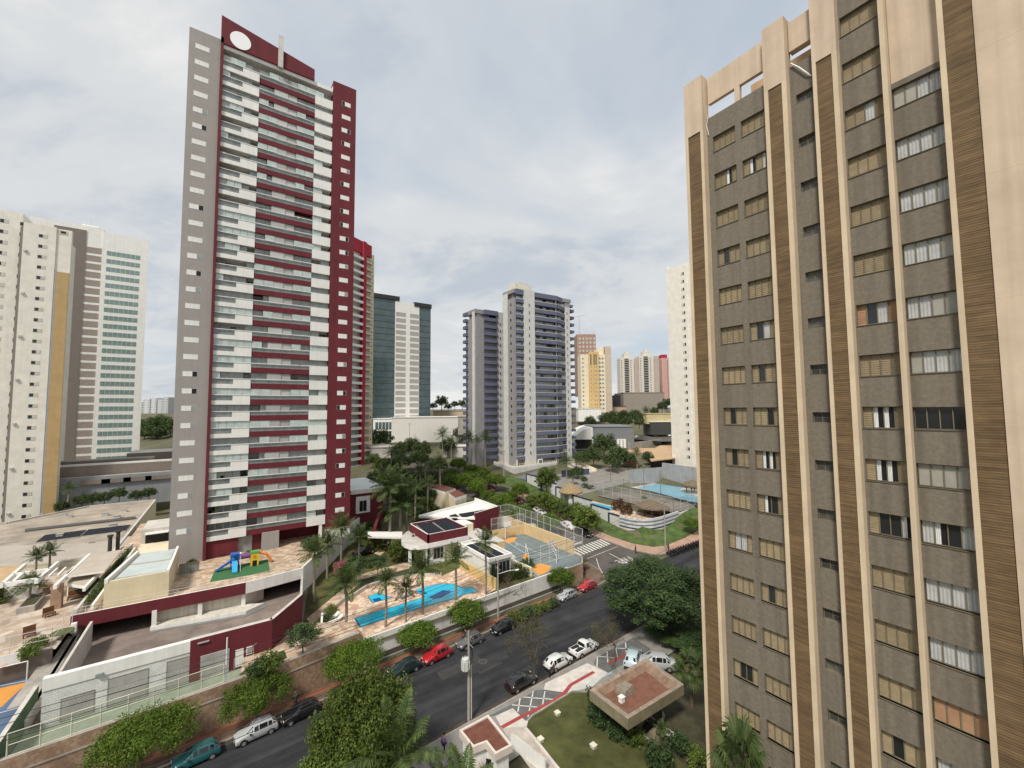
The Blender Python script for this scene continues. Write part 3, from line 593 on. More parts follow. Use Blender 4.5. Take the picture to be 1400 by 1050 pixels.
b = MB(); zrt = PY(430, 95, YF-.35)[2]; b.hexa([(xg1, YF-.35, 97.45), (xc1, YF-.35, 97.45), (xc1, YF+.35, 97.45), (xg1, YF+.35, 97.45)], [(xg1, YF-.35, 102.6), (xc1, YF-.35, zrt), (xc1, YF+.35, zrt), (xg1, YF+.35, 102.6)], maroon); b.box(xg1, xg1+.7, YF+.35, 104, 98.5, 102.6, maroon); b.build('crown_panel', rt)
ce = PY(329, 56, YF-.35)
b = MB(); b.tube((ce[0], YF-.36, ce[2]), (ce[0], YF-.42, ce[2]), 1.62, 1.62, 40, mat('bright white paint', (.85, .85, .85), var=.02)); b.build('white_disc', rt)
xf = PY(384, 60, YF)[0]; b = MB(); b.box(xf-.42, xf+.42, YF-.75, YF-.36, 97.0, PY(384, 50, YF-.5)[2], concrete_lt); b.build('crown_fin', rt)
b = MB(); b.box(xp, xw1, YF-.0, YF+1.9, 96.75, 97.5, white); b.build('top_band', rt)
wa, wb = PY(264, 290, YF)[0], PY(277, 290, YF)[0]
def plocal(b, name, parent, loc):
    o = b.build(name); o.parent = parent; o.location = loc; return o
def small_window(w_, h, n, openp, name='window'):
    b = MB(); b.box(-w_/2, w_/2, -.012, .02, -h/2, h/2, alu)
    for i in range(n):
        x0 = -w_/2+.05+(w_-.1)*i/n; x1 = -w_/2+.05+(w_-.1)*(i+1)/n-.03
        b.box(x0, x1, -.035, -.012, -h/2+.05, h/2-.05, black_void if i == openp else (grey_glass if openp == -2 and i == n-1 else white))
    return b
for i in range(30):
    zc_ = 11.27+FT*i; op = random.choice([-1, -1, 2, -2, -2])
    plocal(small_window(2.05, .92, 3, op), 'window', rt, (-4.86-8, YF-97, zc_-TB))
    op = random.choice([-1, 0, 2, -2, -1]); plocal(small_window(1.75, .95, 3, op), 'window', rt, (PY(c2(1221, 0)[0], 400, YF)[0]-8, YF-97, zc_+.02-TB))
def loggia(kind, x0, x1, z, glazed, step=None):
    """one balcony bay: parapet with slab, glass rail on top, optional glazing panes; returns the part"""
    b = MB(); m = maroon if kind == 'c' else white; hp = .62 if kind == 'c' else 1.28
    if kind == 'l':
        b.box(x0, x1, YF, YF+1.9, z-.42, z+.32, m); b.box(step, x1, YF, YF+.16, z+.32, z+1.24, m)
    elif kind == 'c':
        b.box(x0, x1, YF+.10, YF+1.9, z-.42, z+.55, m)
    else: b.box(x0, x1, YF-.05, YF+1.9, z-.42, z+1.26, m)
    p = b.build('balcony', rt)
    r = MB(); ra, rb_ = (x0, step) if kind == 'l' else (x0, x1)
    zr0 = z+.32 if kind == 'l' else z+.55
    if kind != 'r': r.box(ra, rb_-.02, YF+.12, YF+.14, zr0, z+1.2, rail_glass)
    r.box(x0, x1, YF-.06, YF+.02, z+1.24, z+1.35, white)
    r.build('glass_railing', p)
    g = MB(); zt = z+FT-.44
    segs = []
    n = {'l': 5, 'c': 6, 'r': 2}[kind]
    for i in range(n):
        a = x0+(x1-x0)*i/n; c = x0+(x1-x0)*(i+1)/n
        st = glazed[i % len(glazed)]
        if st == 'g': g.box(a+.02, c-.02, YF+.16, YF+.19, z+1.33, zt, pale_glass)
        elif st == 'k': g.box(a+.02, c-.02, YF+.5, YF+.53, z+.6, zt, grey_glass)
        elif st == 'w': g.box(a+.02, c-.02, YF+.3, YF+.36, z+.56, zt, mat('pale grey blind', (.42, .42, .40), var=.1, rnd=.15))
        else: g.box(a+.1, c-.1, YF+1.84, YF+1.88, z+.0, zt-.3, dark_glass if random.random() < .35 else grey_glass)
    if kind == 'c': g.box(x0+(x1-x0)*.26, x0+(x1-x0)*.5, YF+.2, YF+.26, z+.56, zt, mat('pale grey blind', (.42, .42, .40)))
    q = random.random()                                                # what people keep on their balconies
    if kind != 'r' and q < .55:
        for _ in range(random.randint(1, 3)):
            xx = random.uniform(x0+.4, (step if kind == 'l' else x1)-.6); hh = random.uniform(.5, 1.5); cm = random.choice([curtain, wood, hedge_m, alu_dark, shut, white])
            it = MB(); it.box(xx, xx+random.uniform(.25, .8), YF+.5, YF+1.0, z+.33, z+.4+hh, cm); it.build('balcony_item', p)
    g.build('glazing', p)
    return p
for i in range(30):
    z = FL+FT*i; q = random.random()
    gl = 'ggggg' if q < .30 else ('gkkko' if q < .5 else ('kkkkk' if q < .66 else ('ooook' if q < .85 else 'wggko')))
    loggia('l', xp, xm0, z, gl, xs_)
    q = random.random(); gc = ['kkwwkk', 'ggwwgg', 'kkwwoo', 'kgwwgg', 'okwwkk', 'gkwwgk'][int(q*6)]
    loggia('c', xm0, xm1, z, gc)
    loggia('r', xm1, xw1+.02, z, random.choice(['kk', 'go', 'kg', 'gg', 'ok', 'kk', 'ko']))
b = MB(); b.box(xp, xs_+1.5, YF+.3, YF+1.9, TB, TB+3.2, maroon); b.box(xs_+3.6, xm0+2.8, YF+.9, YF+1.9, TB, TB+3.2, maroon); b.box(xs_+1.5, xs_+3.6, YF+.8, YF+.9, TB, TB+2.9, grey_glass)
b.box(X(c2(600, 0)[0])+.5, X(c2(600, 0)[0])+3.2, YF-.2, YF+.9, TB, TB+3.2, greywall); b.box(xr0-1.1, xr0-.6, YF, YF+.6, TB, TB+3.3, white); b.box(xm0+5, xr1, YF+5, YF+5.3, TB, TB+3.2, maroon); b.build('ground_floor', rt)

# ================================================================= BUILDINGS FARTHER AWAY
def win_parts(parent, mesh_b, locs, name='window', most=98):
    """one mesh shared by every window of a kind"""
    if not locs: return
    first = mesh_b.build(name, None); OFF.pop(first.name, None); first.parent = parent; first.location = locs[0]
    for l in locs[1:most]:
        c = first.copy(); C.objects.link(c); c.parent = parent; c.location = l
    rest = locs[most:]
    if rest:
        r = MB()
        for l in rest:
            o = len(r.v); r.v += [(p[0]+l[0], p[1]+l[1], p[2]+l[2]) for p in mesh_b.v]; r.f += [tuple(i+o for i in f) for f in mesh_b.f]; r.m += [r.mi(mesh_b.mats[k]) for k in mesh_b.m]
        me = r.build('upper_windows', None); me.parent = parent; me['kind'] = 'stuff'
def relbase(p, base): return (p[0]-base[0], p[1]-base[1], p[2]-base[2])
def panewin(w_, h, axis='y', m=dark_glass, fr=alu, split=True, proud=.03):
    b = MB()
    B = (lambda a0, a1, d0, d1, z0, z1, mm: b.box(a0, a1, d0, d1, z0, z1, mm)) if axis == 'y' else (lambda a0, a1, d0, d1, z0, z1, mm: b.box(d0, d1, a0, a1, z0, z1, mm))
    B(-w_/2, w_/2, -proud, .02, -h/2, h/2, fr); B(-w_/2+.08, (-.03 if split else w_/2-.08), -proud-.02, -proud, -h/2+.08, h/2-.08, m)
    if split: B(.03, w_/2-.08, -proud-.02, -proud, -h/2+.08, h/2-.08, blind)
    return b

# cream tower with the yellow panel, far left
D = 111.; yc = ray(45, 560)[1]*D
cx = lambda px, py=560: PY(px, py, yc)[0]
base = (cx(40), yc+6, -.5)
ct = thing('apartment_tower', 'cream tower at the left edge with a tall ochre panel and small square windows', 'apartment building', base)
ztop = PY(60, 308, yc)[2]
xa, xb_, xc_, xd = cx(13.5, 600), cx(60.5, 600), cx(63, 600), cx(82, 600)
ctw = mat('chalk cream paint', (.72, .69, .62), streak=.12)
b = MB(); b.box(xa, xb_, yc, yc+18, -1, ztop, ctw); b.box(xb_, xd, yc+.3, yc+1.6, -1, ztop-.2, ctw); b.build('wall', ct)
zy = PY(84, 372, yc)[2]
b = MB(); b.box(xc_, xd-.1, yc+.1, yc+.3, -1, zy, mat('ochre paint', (.45, .31, .15), streak=.1)); b.build('ochre_panel', ct)
b = MB(); b.box(xb_+.02, xc_, yc+.08, yc+.3, -1, zy+.3, mat('blue grey paint', (.34, .37, .42))); b.build('grey_strip', ct)
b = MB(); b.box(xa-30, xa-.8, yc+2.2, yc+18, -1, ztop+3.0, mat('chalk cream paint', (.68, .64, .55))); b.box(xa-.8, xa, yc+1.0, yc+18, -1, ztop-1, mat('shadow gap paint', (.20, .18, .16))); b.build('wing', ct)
b = MB(); b.box(xb_+.5, xb_+2.1, yc+.2, yc+.32, ztop-1.6, ztop-.5, concrete_lt); b.box(xb_+.8, xb_+1.8, yc+.16, yc+.22, ztop-1.35, ztop-.75, black_void); b.build('air_vent', ct)
z0 = PY(36, 706, yc)[2]; z1 = PY(60, 323, yc)[2]; fst = (z1-z0)/26
wx = cx(42, 600)
win_parts(ct, panewin(1.7, 1.0), [relbase((wx, yc, z0+fst*i), base) for i in range(27)])
wmesh = panewin(1.6, 1.1)
win_parts(ct, wmesh, [relbase((cx(2.5)+dx*1.06-2.4, yc+2.2, z0+fst*i+.2), base) for i in range(28) for dx in (0., 3.4)])
b = MB()
for i in range(0, 27, 4): b.box(xa+.3, xa+.9, yc-.4, yc, z0+fst*i+.9, z0+fst*i+1.4, alu)
b.build('air_conditioner', ct)

# office tower behind it
D = 171.; yo = ray(165, 500)[1]*D; ox = lambda px, py=480: PY(px, py, yo)[0]
base = (ox(150), yo+10, 9.); of = thing('office_tower', 'white office tower with green ribbon windows and a brown end panel', 'office building', base)
zt = PY(170, 322, yo)[2]; zb = 9.
x0, x1, x2, x3, x4, x5 = ox(84.6, 560), ox(104.6, 560), ox(131, 560), ox(135, 560), ox(182, 560), ox(193, 560)
b = MB(); b.box(x0-12, x2-.6, yo+.6, yo+25, zb, zt+1.5, white); b.prism([(x2-.6, yo), (x5, yo), (x5*(yo+22)/yo-.4, yo+22), (x2-.6, yo+22)], zb, zt, white); b.build('wall', of)
b = MB(); b.box(x0-5, x1, yo+.3, yo+3, zb, zt-.4, mat('taupe panel', (.19, .16, .14), var=.06)); b.build('brown_panel', of)
b = MB(); b.box(x1-3, x1+2, yo+8, yo+14, zt, zt+4.5, white); b.tube((x1-.5, yo+9, zt+4), (x1-.5, yo+9, zt+8), .08, .05, 6, alu); b.build('roof_house', of)
n = 26; z0 = PY(170, 626, yo)[2]; z1 = PY(187, 352, yo)[2]; st = (z1-z0)/(n-1)
m1 = MB(); m1.box(-(x4-x3)/2, (x4-x3)/2, -.05, .02, -st*.27, st*.27, ribbon_glass)
for k in range(1, 7): m1.box(-(x4-x3)/2+(x4-x3)*k/7-.06, -(x4-x3)/2+(x4-x3)*k/7+.06, -.08, -.05, -st*.27, st*.27, alu)
win_parts(of, m1, [relbase(((x3+x4)/2, yo, z0+st*i), base) for i in range(n)], 'ribbon_window')
m2 = MB(); m2.box(-(x2-x1)/2+.2, (x2-x1)/2-.2, -.05, .02, -st*.36, st*.36, mat('brown louvre', (.30, .25, .22), var=.2, scale=1))
win_parts(of, m2, [relbase(((x1+x2)/2, yo+.6, z0+st*i+.4), base) for i in range(n)], 'louvre_band')

# glass office tower
D = 255.; yg = ray(550, 500)[1]*D; gx = lambda px, py=490: PY(px, py, yg)[0]
base = (gx(550), yg+10, 13.); gt = thing('office_tower', 'glass office tower with pale louvred centre and dark roof bands', 'office building', base)
zt = PY(550, 410, yg)[2]; x = [gx(v) for v in (511, 540, 555, 560, 573, 589)]
b = MB(); b.box(x[0]-4, x[1], yg+.4, yg+25, 10, zt-1, green_glass); b.box(x[4], x[5], yg+.4, yg+25, 10, zt-3, green_glass); b.build('glass_wall', gt)
b = MB(); b.box(x[1], x[4], yg, yg+25, 10, zt-1.2, white); b.build('white_wall', gt)
b = MB(); b.box(x[0]-4, x[1]+2.6, yg-.4, yg+25.5, zt-.8, zt+1.7, mat('charcoal cladding', (.035, .035, .04))); b.box(x[4]-3.4, x[5]+.3, yg-.4, yg+25.5, zt-3, zt-.3, mat('charcoal cladding', (.035, .035, .04))); b.build('roof_band', gt)
st = 3.75
lv = MB(); lv.box(-(x[2]-x[1])/2+.4, (x[2]-x[1])/2-.2, -.06, .02, -1.25, 1.25, mat('pale louvre', (.38, .36, .33), var=.1))
locs = [relbase(((a+c)/2, yg, 15+st*i), base) for i in range(int((zt-18)/st)) for a, c in ((x[1], x[2]), (x[3]+.2, x[4]))]
win_parts(gt, lv, locs, 'louvre_panel')
fl = MB(); fl.box(-(x[1]-x[0]+4)/2, (x[1]-x[0]+4)/2, -.08, .02, -.16, .16, mat('dark mullion', (.05, .06, .06)))
win_parts(gt, fl, [relbase(((x[0]-4+x[1])/2, yg+.4, 13.2+st*i), base) for i in range(int((zt-14)/st))], 'floor_band')
fl = MB(); fl.box(-(x[5]-x[4])/2, (x[5]-x[4])/2, -.08, .02, -.16, .16, mat('dark mullion', (.05, .06, .06)))
win_parts(gt, fl, [relbase(((x[4]+x[5])/2, yg+.4, 13.2+st*i), base) for i in range(int((zt-17)/st))], 'floor_band')

# second red tower, turned away from the grid
ba = 57.; p0 = PD(484, 560, 158.); hx, hy = sin(radians(ba)), cos(radians(ba)); zt = PD(490, 330, 163)[2]; zb = 3.
r2 = thing('apartment_tower', 'second red and white tower, partly hidden behind the tall red one', 'apartment building', (p0[0], p0[1], zb), rz=radians(90-ba), world=False)
def rbox(b, s0, s1, d0, d1, z0, z1, m): b.box(s0, s1, d0, d1, z0-zb, z1-zb, m)
b = MB(); rbox(b, -14, 11.6, 1.2, 16, zb, zt-2, mat('pale yellow paint', (.66, .57, .38), streak=.1)); b.build('wall', r2)
b = MB(); rbox(b, 3.6, 5.4, -.5, 1.2, zb, zt+1, maroon_bright); rbox(b, -4, 9.0, .2, 3, zt-4, zt+1, maroon_bright); b.build('red_pier', r2)
nfl = 30; fs = (zt-4-zb-3)/nfl
bm1 = MB(); bm1.box(-4, 3.6, -.6, 1.2, 0, .95, white); bm1.box(-4, 3.6, .95, 1.19, .95, 2.4, grey_glass)
win_parts(r2, bm1, [(0, 0, 3+fs*i) for i in range(nfl)], 'balcony')
bm1 = MB(); bm1.box(5.4, 9.6, -.2, 1.2, 0, .7, mat('pale yellow paint', (.66, .57, .38))); bm1.box(5.4, 9.6, 1.0, 1.19, .7, 2.4, grey_glass)
win_parts(r2, bm1, [(0, 0, 3+fs*i) for i in range(nfl)], 'balcony')
win_parts(r2, panewin(.9, 1.0), [(10.7, 1.2, 4.6+fs*i) for i in range(nfl)])

# purple and white towers
purple = mat('violet grey paint', (.125, .135, .20), var=.12, streak=.1); pgrey = mat('mid grey paint', (.27, .265, .27), streak=.12); pwhite = mat('pale grey paint', (.58, .58, .55), streak=.12)
def purple_tower(label, corner, dx, scale, ztop, zb, nfl, wide, base):
    """corner: near-left ground corner; front faces -y, side faces -x"""
    t = thing('apartment_tower', label, 'apartment building', base)
    x0, y0 = corner
    yL = y0+wide[0]                                                    # length of the left side along y
    b = MB(); b.box(x0, x0+wide[1], y0+1.2, yL, zb, ztop-3.2, pgrey); b.box(x0, x0+wide[1], y0+1.2, yL, ztop-1.2, ztop, pgrey); b.box(x0+1.2, x0+wide[1]-1, y0+2.4, yL-1, ztop-3.2, ztop-1.2, mat('set back roof floor', (.5, .5, .48)))
    b.box(x0, x0+2.0, y0, y0+1.2, zb, ztop-3.2, pgrey); b.build('wall', t)
    b = MB(); b.box(x0-.25, x0, y0+wide[0]*.45, y0+wide[0]*.8, zb, ztop-.8, pwhite); b.build('white_strip', t)
    return t
yp = 124.; pxx = lambda px, py=520: PY(px, py, yp)[0]
zb = 9.3; zt = PY(717, 397, yp)[2]
x0 = pxx(704); xq = [pxx(v) for v in (704, 717, 731, 758, 776, 783, 792)]
base = (xq[2], yp+9, zb)
p1 = thing('apartment_tower', 'violet and white balcony tower, the taller front one of the pair', 'apartment building', base)
nfl = 20; fs = (zt-5.2-zb-2.6)/nfl
ylen = 7.7
b = MB(); b.box(x0, xq[5]-.3, yp+1.3, yp+ylen, zb, zt-3.4, pgrey); b.box(x0+1.5, xq[5]-1.5, yp+2.5, yp+ylen-1, zt-3.4, zt-1.4, pwhite); b.box(x0, xq[5], yp+.3, yp+ylen, zt-1.4, zt, pgrey); b.box(x0-.02, x0+.7, yp+.02, yp+1.3, zb, zt-3.4, pgrey); b.build('wall', p1)
b = MB(); b.box(x0-.3, x0, yp+ylen*.55, yp+ylen*.92, zb, zt-1, pwhite); b.build('white_strip', p1)
b = MB(); b.box(xq[1], xq[2], yp-.5, yp+1.3, zb, zt+.3, pwhite); b.build('white_column', p1)
b = MB(); b.box(xq[4], xq[5], yp+1.1, yp+2.4, zb, zt-.3, pwhite); b.build('white_column', p1)
b = MB(); b.box(xq[1]-1, xq[2]+2, yp+4, yp+9, zt, zt+3.6, mat('roof tank paint', (.62, .58, .48))); b.box(xq[1]+1, xq[2]+1, yp+5, yp+8, zt+3.6, zt+4.6, concrete_lt); b.build('water_tank', p1)
b = MB(); b.box(xq[0]+.7, xq[1], yp-.1, yp+1.3, zt-1.9, zt+.1, purple); xm = xq[3]+.8
b.hexa([(xq[2], yp+1.3, zt-1.9), (xq[2], yp-.4, zt-1.9), (xm, yp-1.2, zt-1.9), (xq[4], yp+1.0, zt-1.9), (xq[4], yp+1.3, zt-1.9)], [(xq[2], yp+1.3, zt-.1), (xq[2], yp-.4, zt-.1), (xm, yp-1.2, zt-.1), (xq[4], yp+1.0, zt-.1), (xq[4], yp+1.3, zt-.1)], purple)
b.box(xq[5], xq[6], yp+3, yp+8, zt-2.2, zt-1.2, purple); b.build('roof_band', p1)
def bal1(z):
    b = MB(); b.box(xq[0]+.7, xq[1]-.05, yp-.1, yp+1.3, z-.1, z+1.2, purple)
    b.hexa([(xq[2]+.03, yp+1.3, z-.15), (xq[2]+.03, yp-.4, z-.15), (xm, yp-1.2, z-.15), (xq[4]-.03, yp+1.0, z-.15), (xq[4]-.03, yp+1.3, z-.15)], [(xq[2]+.03, yp+1.3, z+1.2), (xq[2]+.03, yp-.4, z+1.2), (xm, yp-1.2, z+1.2), (xq[4]-.03, yp+1.0, z+1.2), (xq[4]-.03, yp+1.3, z+1.2)], purple)
    b.box(xq[5]+.02, xq[6], yp+2.4, yp+7.5, z+.3, z+1.4, purple)
    b.box(xq[0]+.68, xq[1]-.05, yp-.13, yp+.2, z+1.2, z+1.36, pwhite); b.hexa([(xq[2]+.03, yp-.1, z+1.2), (xq[2]+.03, yp-.44, z+1.2), (xm, yp-1.24, z+1.2), (xq[4]-.03, yp+.96, z+1.2), (xq[4]-.03, yp+1.2, z+1.2), (xm, yp-.9, z+1.2)], [(xq[2]+.03, yp-.1, z+1.36), (xq[2]+.03, yp-.44, z+1.36), (xm, yp-1.24, z+1.36), (xq[4]-.03, yp+.96, z+1.36), (xq[4]-.03, yp+1.2, z+1.36), (xm, yp-.9, z+1.36)], pwhite)
    return b
for i in range(nfl+1):
    z = zb+3.0+fs*i; p = bal1(z).build('balcony', p1)
    g = MB(); kk = random.random()
    g.box(xq[0]+.8, xq[0]+1.6, yp+1.2, yp+1.28, z+1.2, z+fs-.5, dark_glass); g.box(xq[0]+1.7, xq[1]-.2, yp+1.2, yp+1.28, z+1.2, z+fs-.5, pwhite)
    n = 6
    for q in range(n):
        a = xq[2]+.2+(xm-xq[2]-.4)*q/n; m = random.choice([dark_glass, pwhite, pwhite, pale_glass, grey_glass]); g.box(a, a+(xm-xq[2]-.4)/n-.06, yp+1.2, yp+1.28, z+1.2, z+fs-.25, m if kk > .2 else pale_glass)
    for q in range(3):
        a = xm+.4+(xq[4]-xm-.5)*q/3; g.box(a, a+(xq[4]-xm-.5)/3-.06, yp+1.24, yp+1.28, z+1.2, z+fs-.25, random.choice([dark_glass, pwhite, pwhite, grey_glass]))
    g.box(xm-.12, xm+.12, yp-.6, yp-.4, z, z+fs, steel_white)
    g.build('glazing', p)
win_parts(p1, panewin(.95, 1.35), [relbase(((xq[1]+xq[2])/2+.0, yp-.5, zb+5.2+fs*i), base) for i in range(nfl)])
win_parts(p1, panewin(.75, 1.2), [relbase(((xq[4]+xq[5])/2, yp+1.1, zb+5.0+fs*i), base) for i in range(nfl)])
b = MB(); b.box(xq[2]+.8, xq[2]+3.0, yp-.6, yp+1.2, zb, zb+2.7, white); b.box(xq[2]+1.1, xq[2]+2.7, yp-.63, yp-.6, zb+.4, zb+2.2, dark_glass)
for px_ in (xq[0]+.2, xq[1]+.2, xq[3], xq[4]-.6): b.box(px_, px_+.6, yp-.3, yp+.4, zb, zb+3, pwhite)
b.build('entrance_lobby', p1)
sl = MB(); sl.box(-.06, .02, -.35, .35, -.5, .5, dark_glass)
win_parts(p1, sl, [relbase((x0, yp+ylen*.3, zb+5+fs*i), base) for i in range(nfl)], 'side_window')
# the rear one
yr = 136.; rx = lambda px, py=520: PY(px, py, yr)[0]
zr = PY(652, 422, yr)[2]; q = [rx(v) for v in (651, 654, 655, 662, 680, 689)]
base = (q[2], yr+8, 9.5)
p2 = thing('apartment_tower', 'lower violet and grey balcony tower standing behind the taller of the pair', 'apartment building', base)
b = MB(); b.box(q[0], q[5]+6, yr+.6, yr+8, 9, zr-3.2, pgrey); b.box(q[0]+1, q[5]+5, yr+1.6, yr+7, zr-3.2, zr-1.6, pwhite); b.box(q[0]-.2, q[5]+6, yr+.4, yr+8.2, zr-1.6, zr, pgrey); b.box(q[0], q[3], yr, yr+.6, 9, zr-3.2, pgrey); b.build('wall', p2)
b = MB(); b.box(q[0]-.25, q[0], yr+.8, yr+2.6, 9, zr-.8, pwhite); b.build('white_strip', p2)
b = MB(); b.box(q[4], q[5], yr-.2, yr+1.3, 9, zr-.4, pwhite); b.build('white_column', p2)
b = MB(); b.box(q[3], q[4], yr-.7, yr+1.3, zr-1.8, zr, purple); b.box(q[0]-1.2, q[0], yr+6, yr+8.5, zr-1.8, zr-.5, purple); b.build('roof_band', p2)
fs2 = (zr-4.2-12)/19
for i in range(20):
    z = 12+fs2*i; b = MB(); b.box(q[3]+.03, q[4]-.03, yr-.7, yr+1.3, z-.1, z+1.2, purple); b.box(q[0]-1.2, q[0], yr+6.2, yr+8.4, z, z+1.2, purple); p = b.build('balcony', p2)
    g = MB(); w_ = (q[4]-q[3])
    for k in range(4): g.box(q[3]+.1+w_*k/4, q[3]+w_*(k+1)/4, yr+1.2, yr+1.28, z+1.2, z+fs2-.2, random.choice([dark_glass, grey_glass, pwhite, dark_glass]))
    g.build('glazing', p)
win_parts(p2, panewin(.9, 1.2), [relbase(((q[4]+q[5])/2, yr-.2, 14+fs2*i), base) for i in range(19)])
wm = MB(); wm.box(-.5, .5, -.9, .02, -.1, 1.0, pwhite)
win_parts(p2, wm, [relbase(((q[4]+q[5])/2+1.6, yr-.2, 12.2+fs2*i), base) for i in range(19)], 'ledge')

# white tower beside the beige one
XWT = 140.; pz = lambda px, py: PX(px, py, XWT)
ya, yb = pz(915, 500)[1], pz(951, 500)[1]; zt = pz(918, 366)[2]; base = (XWT+6, (ya+yb)/2, 8.5)
wt = thing('apartment_tower', 'plain cream white tower with one column of small windows beside the beige tower', 'apartment building', base)
ivory = mat('ivory paint', (.74, .70, .62), streak=.08)
b = MB(); b.box(XWT, XWT+16, yb-14, ya, 7, zt, ivory); b.box(XWT-.35, XWT, ya-8.4, ya-7.6, 7, zt-.5, ivory); b.box(XWT+.5, XWT+2.2, ya-.3, ya, zt, zt+1, ivory); b.build('wall', wt)
zz0 = pz(942, 625)[2]; zz1 = pz(934, 374)[2]; n = 24
win_parts(wt, panewin(1.6, 1.2, 'x'), [relbase((XWT, pz(938, 500)[1]+.2, zz0+(zz1-zz0)*i/(n-1)), base) for i in range(n)])

# towers on the skyline
def far_box(label, px0, px1, ptop, pbase, dep, m, cat='apartment building', nx=3, ny=12, ww=1.5, wh=1.3, wm=dark_glass, deep=14, extra=None, margin=.12, name='apartment_tower'):
    a = PD(px0, pbase, dep); c = PD(px1, pbase, dep); dx, dy = c[0]-a[0], c[1]-a[1]; L_ = math.hypot(dx, dy); ang = math.atan2(dy, dx)
    zt = PD((px0+px1)/2, ptop, dep)[2]; z0 = min(a[2], c[2])-1
    t = thing(name, label, cat, (a[0], a[1], z0), rz=ang, world=False); Hh = zt-z0
    b = MB(); b.box(0, L_, 0, deep, 0, Hh, m); b.build('wall', t)
    if nx and ny:
        wb = panewin(ww, wh, 'y', wm, proud=.1)
        win_parts(t, wb, [(L_*(margin+(1-2*margin)*i/max(1, nx-1)) if nx > 1 else L_/2, 0, 2+(Hh-4)*(j+.5)/ny) for j in range(ny) for i in range(nx)])
    return t, L_, Hh
t, l, h = far_box('far white and ochre tower with a stepped crown', 795, 829, 484, 562, 300, mat('far cream paint', (.70, .62, .47)), nx=0, ny=0)
b = MB(); b.box(l*.32, l*.72, -1.6, 0, 0, h*1.04, mat('far ochre paint', (.58, .40, .17))); b.build('ochre_bay', t)
b = MB(); b.box(l*.72, l*.97, 2, 14, h, h*1.12, mat('far cream paint', (.70, .62, .47))); b.box(l*1.0, l*1.25, .5, 14, 0, h*1.14, mat('far tan paint', (.50, .42, .32))); b.build('crown', t)
win_parts(t, panewin(1.3, 1.2, proud=.1), [(l*u, 0, 3+(h-6)*j/12) for j in range(13) for u in (.1,)]); win_parts(t, panewin(1.6, 1.2, proud=.1), [(l*u, 0, 3+(h-6)*j/12) for j in range(13) for u in (.80, .91)])
win_parts(t, panewin(.9, 1.0, proud=.1), [(l*u, -1.6, 3+(h-6)*j/12) for j in range(13) for u in (.42, .56, .63)])
b = MB(); [b.box(l*u-.5, l*u+.5, -1.75, -1.6, h*.82, h*1.0, alu_dark) for u in (.40, .53, .61)]; b.build('slot_window', t)
t, l, h = far_box('far brick tower still under construction with scaffolding', 790, 816, 456, 540, 330, mat('bare brick', (.34, .22, .17), var=.3), nx=5, ny=14, ww=2.2, wh=1.6, wm=mat('scaffold net', (.30, .24, .21), var=.3), name='unfinished_tower')
b = MB(); [b.tube((l*u, 3, h), (l*u, 3, h+3), .15, .15, 5, alu) for u in (.1, .5, .9)]; b.tube((l*.2, 5, h), (l*.2, 5, h+16), .35, .3, 5, alu); b.tube((l*.2-14, 5, h+13), (l*.2+5, 5, h+17), .25, .25, 5, alu); b.build('crane_mast', t)
for k, (a, c, tp) in enumerate(((849, 874, 489), (875, 901, 486))):
    t, l, h = far_box(['left one of two far cream towers, with stacked grey balconies', 'right one of two far cream towers, with stacked grey balconies'][k], a, c-6, tp, 545, 455, mat('far stone paint', (.60, .55, .48)), nx=0, ny=0)
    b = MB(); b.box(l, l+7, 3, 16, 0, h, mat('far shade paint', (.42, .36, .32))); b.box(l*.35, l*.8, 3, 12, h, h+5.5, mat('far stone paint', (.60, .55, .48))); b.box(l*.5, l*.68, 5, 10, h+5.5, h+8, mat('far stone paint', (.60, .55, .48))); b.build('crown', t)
    bb = MB(); bb.box(l*.3, l*.62, -1.2, 0, 0, 1.0, mat('far grey balcony', (.30, .28, .26))); bb.box(l*.32, l*.6, -.1, 0, 1.0, 2.3, dark_glass)
    win_parts(t, bb, [(0, 0, 2+(h-5)*j/16) for j in range(17)], 'balcony')
    win_parts(t, panewin(1.8, 1.3, proud=.1), [(l*u, 0, 3+(h-6)*j/16) for j in range(17) for u in (.12, .8)])
t, l, h = far_box('far salmon red tower at the edge of the white one', 905, 916, 489, 545, 480, mat('far salmon paint', (.52, .30, .26)), nx=2, ny=15, ww=2.2, wh=1.4)
b = MB(); b.box(l*.15, l*.8, 0, 10, h, h+4, maroon_bright); b.build('crown', t)
for k, (a, c, tp) in enumerate(((195, 204, 545), (205, 213, 544), (214, 222, 546), (222, 229, 543), (190, 195, 549))):
    far_box(['far pale tower, left in the little cluster beyond the treetops', 'far grey tower, second of the little cluster beyond the treetops', 'far pale tower, middle of the little cluster beyond the treetops', 'far slim tower, tallest of the little cluster beyond the treetops', 'far low tower next to the office tower edge'][k], a, c, tp, 572, 900, mat('hazy white paint', (.50, .52, .54), rnd=.15), nx=2, ny=8, ww=3, wh=2, deep=18)
